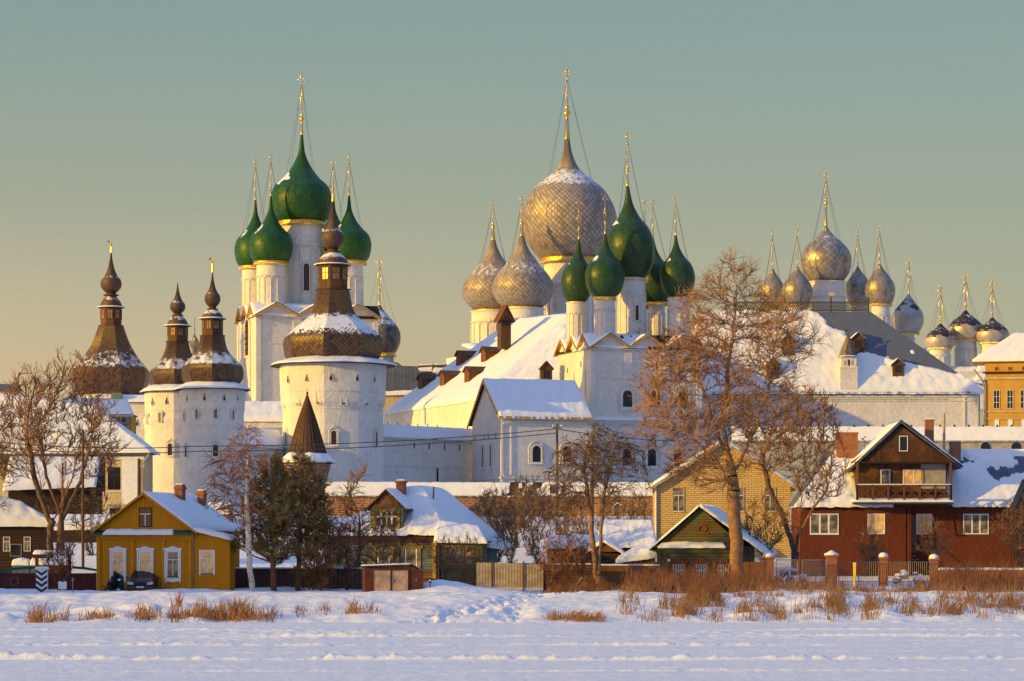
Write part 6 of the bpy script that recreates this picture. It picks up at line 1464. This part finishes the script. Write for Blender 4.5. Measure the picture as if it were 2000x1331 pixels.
def bare_tree(name, label, base, trunk, envs, seed, npts, step, tip, mats, twigs=3, tlen=.9, droop=0., wob=.12, split=.10, base_r=None, group=None, ex=2.3, up=.35, sub=2, tr=.012, stems=None, di=3.6, pw=2.0):
    """trunk: world polyline of the main stem(s); envs: ellipsoids (x,y,z,rx,ry,rz); > trunk, crown"""
    rnd = random.Random(seed); pts = []
    vol = [e[3]*e[4]*e[5] for e in envs]; tot = sum(vol)
    for e, v in zip(envs, vol):
        k = int(npts*v/tot); c = 0
        while c < k:
            p = Vector((rnd.uniform(-1, 1), rnd.uniform(-1, 1), rnd.uniform(-1, 1)))
            if p.length > 1: continue
            q = Vector((e[0]+p.x*e[3], e[1]+p.y*e[4], e[2]+p.z*e[5]))
            if noise.noise(q*.35+Vector((seed, 0, 0))) < -.22: c += .34; c = c; continue
            pts.append(q); c += 1
    groups = [trunk]+(stems or []); mt, mc = MB(), MB()
    allT = []
    # one growth over all stems: chain the stems with shared root
    nodes, par = [], []
    for g in groups:
        o = len(nodes); g2 = []
        for a, b in zip(g, g[1:]):
            a, b = Vector(a), Vector(b); k = max(1, int((b-a).length/step)); g2 += [a.lerp(b, i/k) for i in range(k)]
        g2.append(Vector(g[-1]))
        for i, p in enumerate(g2): 
            if i == 0 and o:              # a limb leaves the nearest point of the stems before it
                par.append(min(range(o), key=lambda q: (nodes[q]-p).length)); nodes.append(p.copy()); continue
            nodes.append(p+(Vector((rnd.uniform(-1, 1), rnd.uniform(-1, 1), 0))*wob*step if i else Vector((0, 0, 0)))); par.append(o+i-1 if i else -1)
    # growth
    alive = pts; 
    for it in range(140):
        kd = kdtree.KDTree(len(nodes))
        for i, p in enumerate(nodes): kd.insert(p, i)
        kd.balance(); pull = {}; keep = []
        for a in alive:
            co_, i, d = kd.find(a)
            if d < step*1.3: continue
            keep.append(a)
            if d < di*(1 if it > 3 else 2.5): pull[i] = pull.get(i, Vector((0, 0, 0)))+(a-co_).normalized()
        alive = keep; new = 0
        for i, v in pull.items():
            v = v.normalized()+Vector((rnd.uniform(-.4, .4), rnd.uniform(-.4, .4), rnd.uniform(-.2, .4)))
            if par[i] >= 0: v = v+.6*(nodes[i]-nodes[par[i]]).normalized()
            q = nodes[i]+v.normalized()*step
            if kd.find(q)[2] < step*.5: continue
            nodes.append(q); par.append(i); new += 1
        if not new: break
    n = len(nodes); ch = [[] for _ in range(n)]
    for i in range(n):
        if par[i] >= 0: ch[par[i]].append(i)
    acc = [0.]*n; order = list(range(n))
    # children always come after parents in the list
    for i in range(n-1, -1, -1):
        if not ch[i]: acc[i] = tip**ex
        else: acc[i] = sum(acc[c] for c in ch[i])
    rad = [a**(1/ex) for a in acc]
    if base_r:
        mxr = max(rad); rad = [max(tip, base_r*(r/mxr)**pw) for r in rad]; print(name, n, 'nodes', len([1 for q in ch if not q]), 'tips')
    for i in range(n):                      # chains
        p = par[i]
        if p >= 0 and len(ch[p]) == 1: continue
        c = [i] if p < 0 else [p, i]; j = i
        while len(ch[j]) == 1: j = ch[j][0]; c.append(j)
        if len(c) < 2: continue
        rr = [rad[q] for q in c]
        if p >= 0: rr[0] = min(rad[p], rad[i]*1.25)
        (mt if rr[min(1, len(rr)-1)] > split else mc).path([nodes[q] for q in c], rr, 9 if rr[-1] > .12 else 6 if rr[-1] > .04 else 4, False)
    for i in range(n):                      # twigs
        if rad[i] > tip*4 or par[i] < 0: continue
        d0 = (nodes[i]-nodes[par[i]]).normalized(); k = twigs if ch[i] else twigs+2
        for q in range(k if rnd.random() < .8 else k-1):
            d = (d0*rnd.uniform(.5, 1.3)+Vector((rnd.gauss(0, .5), rnd.gauss(0, .5), rnd.gauss(0, .35)))+Vector((0, 0, up))).normalized()
            l = tlen*rnd.uniform(.45, 1.15); s0 = nodes[i].lerp(nodes[par[i]], rnd.random()); a = s0; pp = [a]
            for s_ in range(3):
                d = (d+Vector((rnd.gauss(0, .22), rnd.gauss(0, .22), rnd.gauss(0, .15)-droop*(s_+1)*.5))).normalized(); a = a+d*l/3; pp.append(a)
            mc.path(pp, [tr*1.5, tr*1.25, tr, tr*.6], 3, False)
            for w_ in range(sub):
                f = rnd.choice((1, 2)); d2 = (pp[f+1]-pp[f]).normalized()+Vector((rnd.gauss(0, .6), rnd.gauss(0, .6), rnd.gauss(0, .4)-droop*.6+up*.5)); b = pp[f]+d2.normalized()*l*rnd.uniform(.25, .55)
                mc.path([pp[f], (pp[f]+b)/2+Vector((0, 0, -droop*.05)), b], [tr, tr*.8, tr*.5], 3, False)
    root = bpy.data.objects.new(name, None); C.objects.link(root); root.location = base; prop(root, label, 'tree' if 'shrub' not in name and 'bush' not in name else 'shrub', group)
    for nm, mb, mt_ in (('trunk', mt, mats[0]), ('crown', mc, mats[1])):
        if not mb.v: continue
        o = bpy.data.objects.new(nm, mkmesh(nm, mb, mt_, 1., tuple(base), nm == 'trunk')); C.objects.link(o); o.parent = root
    return root
def dup(root, loc, rz=0, s=1., label=None):
    r = root.copy(); C.objects.link(r); r.location = loc; r.rotation_euler = (0, 0, rz); r.scale = (s, s, s)
    if label: r['label'] = label
    for c in list(root.children): q = c.copy(); C.objects.link(q); q.parent = r
    return r
def env(px, py, Y, rx, ry, d=None): k = Y/F; p = P(px, py, Y); return (p.x, p.y, p.z, rx*k, (d or rx)*k, ry*k)

# great poplar
Yp = 172
b = P(1440, 1130, Yp)
tr_ = [b, P(1438, 1040, Yp), P(1432, 960, Yp), P(1424, 900, Yp), P(1412, 830, Yp), P(1420, 740, Yp), P(1432, 640, Yp), P(1440, 560, Yp)]
st1 = [P(1428, 935, Yp), P(1452, 890, Yp), P(1478, 830, Yp), P(1500, 760, Yp-1), P(1510, 690, Yp-1)]
st2 = [P(1424, 900, Yp), P(1395, 830, Yp+1), P(1365, 740, Yp+1.5), P(1345, 660, Yp+1)]
st3 = [P(1433, 965, Yp), P(1400, 900, Yp-1.5), P(1345, 850, Yp-2), P(1290, 810, Yp-2)]
bare_tree('poplar', 'huge bare poplar tree with a wide orange-brown crown, right of centre', b, tr_,
          [env(1440, 575, Yp, 62, 75), env(1400, 660, Yp, 110, 110), env(1500, 660, Yp, 100, 85), env(1335, 765, Yp, 100, 105), env(1290, 830, Yp, 62, 50), env(1430, 780, Yp, 115, 110), env(1375, 910, Yp-1, 90, 55), env(1540, 640, Yp, 55, 45), env(1520, 800, Yp, 50, 70)],
          3, 4300, .40, .014, ('bark_o', 'twig_o'), twigs=4, tlen=1.05, base_r=.40, up=.3, sub=1, stems=[st1, st2, st3], tr=.012, wob=.18, di=3.2)
# rounded bare tree behind it
Yw = 184; b = P(1552, 1096, Yw)
bare_tree('bare_tree', 'rounded dense bare tree in front of the red house, right of the poplar', b, [b, P(1556, 1060, Yw), P(1562, 1015, Yw), P(1566, 975, Yw)],
          [env(1570, 850, Yw, 80, 95), env(1500, 860, Yw, 60, 80), env(1600, 930, Yw, 60, 60), env(1545, 800, Yw, 60, 60)], 11, 1900, .42, .015, ('bark', 'twig'), twigs=3, tlen=.85, base_r=.25, up=.45,
          stems=[[P(1553, 1080, Yw), P(1530, 1010, Yw), P(1500, 950, Yw), P(1490, 900, Yw)], [P(1558, 1050, Yw), P(1590, 990, Yw), P(1615, 960, Yw)]], tr=.016)
# twin-trunk birch
Yb = 171; b = P(1170, 1140, Yb)
bare_tree('twin_trunk_birch', 'bare birch with two slender trunks and drooping twigs, in front of the brick wall', b, [b, P(1172, 1080, Yb), P(1176, 1000, Yb), P(1186, 930, Yb), P(1200, 880, Yb)],
          [env(1165, 890, Yb, 85, 50), env(1120, 940, Yb, 60, 50), env(1215, 930, Yb, 55, 60), env(1160, 860, Yb, 45, 45)], 21, 1150, .40, .013, ('bark_o', 'twig_d'), twigs=3, tlen=1.0, base_r=.24, droop=.38, up=.15,
          stems=[[P(1164, 1130, Yb), P(1158, 1050, Yb), P(1150, 980, Yb), P(1140, 920, Yb), P(1146, 870, Yb)]], tr=.015)
# slender birch by the yellow house
Yc = 164; b = P(493, 1162, Yc)
bare_tree('birch', 'slender white-trunked birch with fine pinkish twigs beside the pines', b, [b, P(487, 1090, Yc), P(483, 1020, Yc), P(481, 940, Yc), P(484, 870, Yc), P(482, 840, Yc)],
          [env(480, 900, Yc, 40, 70), env(445, 930, Yc, 38, 60), env(475, 980, Yc, 40, 60), env(430, 965, Yc, 26, 40)], 31, 850, .38, .010, ('birch', 'twig_p'), twigs=4, tlen=.9, base_r=.17, droop=.3, up=.25, split=.035, tr=.013)
# group at the left
Yl = 176
for q, (label, px, yb, top, envs, sd_) in enumerate((
    ('tall bare tree with upright limbs in front of the dark barn, left', 120, 1080, 740, [env(110, 800, 178, 44, 105), env(155, 790, 178, 50, 90), env(75, 850, 178, 42, 75), env(185, 880, 178, 50, 70)], 41),
    ('bare tree leaning left with a fan of limbs at the left edge', 98, 1090, 800, [env(60, 810, 176, 55, 85), env(30, 900, 176, 45, 60), env(205, 850, 176, 42, 60)], 42))):
    b = P(px, yb, Yl+q); bare_tree('bare_tree', label, b, [b, P(px, yb-60, Yl+q), P(px+2-q*16, yb-120, Yl+q), P(px+4-q*30, yb-180, Yl+q)], envs, sd_, 1300, .42, .013, ('bark', 'twig'), twigs=3, tlen=1.0, base_r=.22, up=.8,
              stems=[[P(px, yb-60, Yl), P(px+38, yb-140, Yl), P(px+60, yb-230, Yl)], [P(px, yb-70, Yl), P(px-30, yb-150, Yl), P(px-45, yb-240, Yl)]], tr=.014)
b = P(-20, 1080, 172)
bare_tree('bare_tree', 'dense dark-twigged tree cut off by the left edge', b, [b, P(-20, 980, 172), P(-15, 900, 172)], [env(-10, 880, 172, 45, 95), env(10, 940, 172, 40, 60)], 43, 1000, .42, .013, ('bark', 'twig_d'), twigs=4, tlen=.9, base_r=.3, up=.3, tr=.015)
# two shrubby young trees right of the pines
b = P(700, 1145, 172)
bare_tree('young_tree', 'bare young tree in front of the teal house, beside the pines', b, [b, P(702, 1060, 172), P(700, 1000, 172)], [env(700, 1000, 172, 40, 80), env(735, 1010, 172, 42, 70), env(670, 1050, 172, 30, 70)], 51, 900, .38, .013, ('bark', 'twig'), twigs=3, tlen=.9, base_r=.14, up=.5, split=.05, tr=.014)

# shrubs: three prototypes, copied
protos = []
for i, (mats, dr) in enumerate(((('twig_d', 'twig_d'), 0), (('twig', 'twig'), 0), (('twig', 'brush'), 0))):
    b = Vector((0, 0, 0)); rn = random.Random(i); st = [[Vector((rn.uniform(-.2, .2), rn.uniform(-.2, .2), 0)), Vector((rn.uniform(-1., 1.), rn.uniform(-.6, .6), 1.4))] for _ in range(5)]
    protos.append(bare_tree('garden_shrub', 'x', b, [b, Vector((0, 0, .6)), Vector((.1, 0, 1.5))], [(0, 0, 2.3, 1.6, 1.2, 1.5)], 60+i, 230, .28, .010, mats, twigs=3, tlen=.6, up=.5, split=.06, stems=st, tr=.012, di=2.2))
spots = [(985, 1085, 196, 0, 1.1, 'dark bare garden shrub behind the picket fence, left one'), (1040, 1085, 200, 0, 1.25, 'dark bare garden shrub behind the picket fence, right one'), (1010, 1070, 208, 0, 1.1, 'dark bare garden shrub near the foot of the brick wall above the picket fence'),
         (1085, 1075, 212, 0, 1., 'dark bare garden shrub at the foot of the brick wall beside the utility pole'), (960, 1060, 214, 0, 1., 'dark bare garden shrub at the left foot of the brick wall'), (1120, 1095, 196, 1, .9, 'brownish bare shrub over the low dark shed'),
         (868, 1142, 172, 1, .75, 'brown bare shrub before the glazed porch window'), (905, 1145, 171, 1, .8, 'brown bare shrub at the right end of the porch'), (640, 1150, 169, 1, 1.2, 'brown bare shrub right of the pines before the brown fence'), (675, 1152, 168, 2, 1.0, 'rusty dense shrub left of the garage'),
         (740, 1150, 171, 1, 1.0, 'brown bare shrub above the garage roof'), (118, 1152, 165, 2, .85, 'rusty clipped shrub beside the striped post'), (1075, 1146, 166, 2, .55, 'low reddish shrub at the right end of the picket fence'),
         (425, 1150, 167, 1, .5, 'thin bare shrub against the annex of the yellow house'), (240, 1090, 186, 0, .9, 'dark bare shrub left of the yellow house wall'), (180, 1085, 184, 0, 1.1, 'dark bare shrub behind the red fence by the yellow house'),
         (1225, 1040, 222, 0, .6, 'small snowy dark shrub before the brick wall beside the yellow brick house'), (1990, 1120, 186, 1, 1.3, 'brown bare shrub at the right edge before the red house'), (1830, 1120, 184, 1, .9, 'brown bare shrub against the red wall by the slim pillar'), (1700, 1125, 184, 1, .8, 'brown bare shrub below the curtained window of the red house'),
         (1100, 1152, 168, 2, .9, 'rusty shrub left of the birch trunks'), (1130, 1152, 169, 2, .8, 'rusty shrub right by the birch trunks'), (1500, 1110, 180, 1, 1.2, 'brown bare shrub right of the poplar trunk')]
rk = random.Random(31)
for i, (px, py, Y, wh) in enumerate(((948, 1075, 203, 'above the left end of the picket fence, nearest the teal house'), (1000, 1100, 187, 'close behind the left half of the picket fence'), (1052, 1100, 186, 'close behind the right end of the picket fence'), (1020, 1050, 224, 'high on the slope under the brick wall, left one'), (1065, 1048, 226, 'high on the slope under the brick wall, right one'), (1105, 1060, 218, 'on the slope between the utility pole and the birch crown'), (1240, 1075, 203, 'on the snowy slope left of the grey metal shed'), (970, 1098, 190, 'behind the teal lean-to'), (1140, 1060, 216, 'on the slope just left of the birdhouse'), (1180, 1070, 210, 'under the birdhouse between the sheds'))):
    spots.append((px, py, Y, 0, rk.uniform(.95, 1.35), 'dark bare garden shrub '+wh))
used = set()
for i, (px, py, Y, k_, s_, lb) in enumerate(spots):
    loc = P(px, py, Y)
    if k_ not in used: used.add(k_); r_ = protos[k_]; r_.location = loc; r_.scale = (s_,)*3; r_['label'] = lb
    else: r_ = dup(protos[k_], loc, i*1.9, s_, lb)
    r_['group'] = 'bare garden shrubs'

# ---- conifers
def conifer(name, label, base, trunk, clumps, seed, mats, n_t=18, tl=.28, tuft=.6, snow=0):
    """clumps: (centre, rx, rz, count). branches run from the trunk into every clump; needles are small blades"""
    rnd = random.Random(seed); mt, mb, mc, ms = MB(), MB(), MB(), MB()
    rr = [x for x in trunk[1]]; mt.path(trunk[0], rr, 8, False)
    tp = [Vector(p) for p in trunk[0]]
    for c, rx, rz, cnt in clumps:
        c = Vector(c); s0 = min(tp, key=lambda p: (p-c).length if p.z < c.z+.2 else 99)
        mb.path([s0, (s0+c)/2+Vector((0, 0, -.1)), c], [.06, .045, .03], 5, False)
        for _ in range(cnt):
            p = Vector((rnd.gauss(0, .5), rnd.gauss(0, .5), rnd.gauss(0, .45)))
            if p.length > 1.25: continue
            q = c+Vector((p.x*rx*1.35, p.y*rx*1.35, p.z*rz*1.25)); d = (q-s0).normalized()+Vector((0, 0, .6))
            if rnd.random() < .35: mb.path([c.lerp(q, .1), q], [.02, .012], 3, False)
            for k in range(n_t):
                e = (d.normalized()*rnd.uniform(.1, .9)+Vector((rnd.gauss(0, .6), rnd.gauss(0, .6), rnd.gauss(0, .5)))).normalized()
                l = tl*rnd.uniform(.6, 1.2); s_ = e.orthogonal().normalized()*.022
                b0 = q+e*.05*rnd.random()+d*.1*rnd.uniform(-1, 1); o = len(mc.v); mc.v += [tuple(b0-s_), tuple(b0+s_), tuple(b0+e*l)]; mc.f.append((o, o+1, o+2))
            if rnd.random() < snow: ms.lathe([(.10, q.z), (.11, q.z+.04), (.05, q.z+.09)], 6, q.x, q.y)
    root = bpy.data.objects.new(name, None); C.objects.link(root); root.location = base; prop(root, label, 'tree')
    for nm, m_, mt_ in (('trunk', mt, mats[0]), ('branches', mb, mats[0]), ('crown', mc, mats[1]), ('snow', ms, 'snow')):
        if m_.v: o = bpy.data.objects.new(nm, mkmesh(nm, m_, mt_, 1., tuple(base), False)); C.objects.link(o); o.parent = root; (nm == 'snow') and prop(o, kind='stuff')
Yq = 166; rn = random.Random(9)
def clumps_for(spec, Y, k=1.):
    out = []
    for px, py, rx, rz, cnt, dy in spec: p = P(px, py, Y+dy); out.append((p, rx*Y/F, rz*Y/F, int(cnt*k)))
    return out
spA = [(556, 985, 20, 24, 44, 1.2), (552, 1025, 20, 22, 44, 1.0), (545, 1090, 20, 12, 30, .8), (540, 905, 10, 22, 26, 0), (520, 925, 14, 22, 36, 1), (556, 930, 16, 24, 40, 0), (505, 955, 18, 24, 50, .5), (540, 960, 24, 26, 70, -.5), (570, 965, 18, 26, 46, 1), (490, 990, 20, 22, 50, 0), (528, 1000, 26, 26, 80, -1), (562, 1005, 20, 24, 60, .6), (500, 1035, 24, 20, 60, -.4), (540, 1042, 26, 22, 70, .6), (478, 1050, 16, 16, 26, .8), (510, 1068, 26, 14, 46, 0), (462, 1068, 12, 12, 16, -.5), (550, 1072, 22, 14, 40, -.6)]
b = P(535, 1162, Yq); conifer('pine', 'left one of two dark pines with orange trunks, beside the birch', b, ([b, P(533, 1100, Yq), P(530, 1030, Yq), P(536, 960, Yq), P(541, 895, Yq)], [.19, .15, .12, .09, .03]), clumps_for(spA, Yq, 1.5), 71, ('pinebark', 'needle'), snow=.04)
spB = [(586, 905, 12, 20, 26, 0), (605, 915, 14, 20, 30, .6), (575, 935, 18, 22, 44, 0), (612, 945, 20, 24, 56, -.6), (590, 975, 26, 26, 76, .4), (628, 975, 16, 22, 40, .6), (578, 1010, 22, 24, 56, -.8), (612, 1015, 26, 26, 76, .3), (634, 1030, 14, 20, 28, -.3), (588, 1045, 24, 20, 56, .5), (620, 1058, 20, 18, 46, 0), (574, 1070, 16, 14, 26, .6), (600, 1080, 20, 12, 30, -.5)]
b = P(582, 1162, Yq+2); conifer('pine', 'right one of two dark pines with orange trunks, before the brick turret', b, ([b, P(584, 1100, Yq+2), P(586, 1030, Yq+2), P(590, 960, Yq+2), P(594, 900, Yq+2)], [.18, .14, .12, .09, .03]), clumps_for(spB, Yq+2, 1.5), 72, ('pinebark', 'needle'), snow=.04)
spC = [(612, 1075, 14, 26, 40, 0), (600, 1110, 18, 26, 50, 0), (625, 1115, 18, 26, 50, .4), (640, 1095, 12, 20, 22, -.3), (612, 1140, 22, 14, 40, 0)]
b = P(612, 1160, Yq-1); conifer('juniper', 'rusty brown juniper bush under the right pine', b, ([b, P(614, 1110, Yq-1), P(612, 1060, Yq-1)], [.08, .05, .02]), clumps_for(spC, Yq-1), 73, ('bark', 'needle_o'))
spD = [(228, 1122, 3, 5, 6, 0), (227, 1132, 8, 5, 16, 0), (228, 1142, 12, 5, 30, 0), (228, 1152, 15, 5, 36, 0)]
b = P(228, 1160, 163); conifer('small_spruce', 'knee-high snow-dusted young spruce left of the parked car', b, ([b, P(228, 1118, 163)], [.05, .01]), clumps_for(spD, 163, 1.6), 74, ('bark', 'needle_b'), tl=.20, snow=.04)

# ---- dry grass and brush on the bank
def tufts(name, label_kind, clumps, seed, mat, hs=.6, wd=.012):
    rnd = random.Random(seed); m = MB()
    for px, Y, rad_px, n_, h_ in clumps:
        for _ in range(n_):
            gx = rnd.gauss(0, .6); x = (px+gx*rad_px-1000)/F*Y; y = Y+rnd.gauss(0, .7); z = ground_z(x, y)-.03
            l = h_*(.28+1.05*rnd.random()**1.7)*(.35+.75*math.exp(-gx*gx*.9)); a = rnd.gauss(.12, .30); b_ = rnd.gauss(0, .25); a += .25*math.sin(px*.7); p0 = Vector((x, y, z)); p1 = p0+Vector((a*l*.4, b_*l*.4, l*.6)); p2 = p0+Vector((a*l*1.0, b_*l, l*rnd.uniform(.85, 1.)))
            w_ = Vector((wd, 0, 0)); o = len(m.v); m.v += [tuple(q) for q in (p0-w_, p0+w_, p1+w_*.8, p1-w_*.8, p2)]; m.f += [(o, o+1, o+2, o+3), (o+3, o+2, o+4)]
            if rnd.random() < .25:
                d = (p2-p1).normalized(); s0 = p1.lerp(p2, .4); s1 = s0+Vector((rnd.gauss(0, .12), rnd.gauss(0, .1), .12)); o = len(m.v); m.v += [tuple(q) for q in (s0-w_*.6, s0+w_*.6, s1)]; m.f.append((o, o+1, o+2))
    single(name, m, mat, kind='stuff')
G = []
rn = random.Random(77)
for px, Y, r_, n_, h_ in ((72, 143, 14, 150, 1.0), (100, 143, 8, 50, .9), (125, 144, 10, 40, .8), (175, 144, 22, 90, .55), (205, 143.5, 20, 110, .6), (285, 144, 26, 190, .8), (345, 144, 22, 150, .7), (390, 145, 26, 330, .9), (425, 145, 14, 160, 1.0), (462, 145, 26, 330, 1.1), (345, 149, 8, 50, 1.0),
                          (500, 144.5, 40, 130, .8), (530, 145, 16, 50, .7), (590, 147, 12, 40, .5), (635, 147.5, 14, 40, .5), (690, 147, 16, 110, .7), (720, 147, 20, 50, .5), (1085, 144, 20, 130, .5), (1125, 144, 26, 320, .5), (1160, 144, 22, 150, .5)): G.append((px, Y, r_, n_, h_))
tufts('dry_grass', '', G, 1, 'grass', wd=.015)
G = []; 
for i in range(170):
    px = rn.uniform(1215, 2010); Y = rn.choice((145, 147, 149, 151, 153, 156, 159, 162)); G.append((px, Y+rn.uniform(-1, 1), rn.uniform(8, 24), int(rn.uniform(14, 46)), rn.uniform(.45, 1.0)))
for px in (1625, 1640, 1860, 1900, 1975, 1345, 1330, 1380, 1700): G.append((px, 146+rn.uniform(0, 4), 16, 170, .9))
tufts('reeds', '', G, 2, 'grass2', wd=.012)
G = []
for i in range(130): px = rn.uniform(1225, 1505); G.append((px, rn.uniform(161, 169), 14, 24, rn.uniform(.8, 1.8)))
for i in range(120): px = rn.uniform(1820, 2010); G.append((px, rn.uniform(164, 172), 14, 26, rn.uniform(.9, 2.0)))
for i in range(50): px = rn.uniform(1500, 1820); G.append((px, rn.uniform(164, 170), 10, 30, rn.uniform(.4, 1.0)))
for i in range(50): px = rn.uniform(1070, 1230); G.append((px, rn.uniform(165, 169), 12, 26, rn.uniform(.4, 1.1)))
for i in range(16): px = rn.uniform(1340, 1400); G.append((px, rn.uniform(151, 156), 10, 60, rn.uniform(.8, 1.3)))
tufts('rusty_brush', '', G, 3, 'brush', wd=.014)

# ================================================================ outside the frame, left: unseen houses and poplars added to shade the front row and towers
t = T('unseen_shade_house', 'large brown timber house with a snowy roof, added out of view at left to shade the front row', 'house', -880, 1150, 152, -20)  # unseen house, added to keep low sun off the front houses
t.part('wall', MB().box(0, 330, 0, 300, -20, 250).prism([(0, 249.9), (330, 249.9), (165, 390)], .1, 300), 'wood')
s_ = MB(); sheet(s_, (-12, 300, 244), (-12, -10, 244), (165, -10, 394), (165, 300, 394), 20, 10, 8, seed=1); sheet(s_, (342, -10, 244), (342, 300, 244), (165, 300, 394), (165, -10, 394), 20, 10, 8, seed=2); t.part('roof_snow', s_, 'snow', smooth=True)
for x in (60, 165, 270): window(t, (x, -.4, 60), 34, 60, fr='whitewood', gl='glass', fw=5, bars=(1, 1)); window(t, (x, -.4, 160), 34, 50, fr='whitewood', gl='glass', fw=5, bars=(1, 1))
t = T('unseen_shade_block', 'tall cream block with a snowy roof, added out of view at left to shade the tower walls', 'building', -600, 1000, 255, -25)  # unseen block, added to shade the lower walls of the left tower pair
t.part('wall', MB().box(0, 300, 0, 160, -40, 395), 'cream'); s_ = MB(); sheet(s_, (-6, -6, 395), (306, -6, 395), (306, 80, 440), (-6, 80, 440), 20, 10, 6, seed=3); t.part('roof_snow', s_, 'snow', smooth=True)
for x in (40, 100, 160, 220):
    for z in (120, 230, 320): window(t, (x, -.4, z), 26, 46, fr='whitewood', gl='glass', fw=4, bars=(1, 1))
pop = [o for o in bpy.data.objects if o.name.startswith('poplar')][0]
for i, (x, Y, s_) in enumerate(((-47, 151, .8), (-57, 151, .9), (-68, 146, .8))):  # poplar copies added out of view for dappled shade on the front row
    dup(pop, (x, Y, 1.0), 1.3+i*2.1, s_, 'tall bare poplar added out of view at left to dapple the front row with shade')['group'] = 'poplars along the left shore'
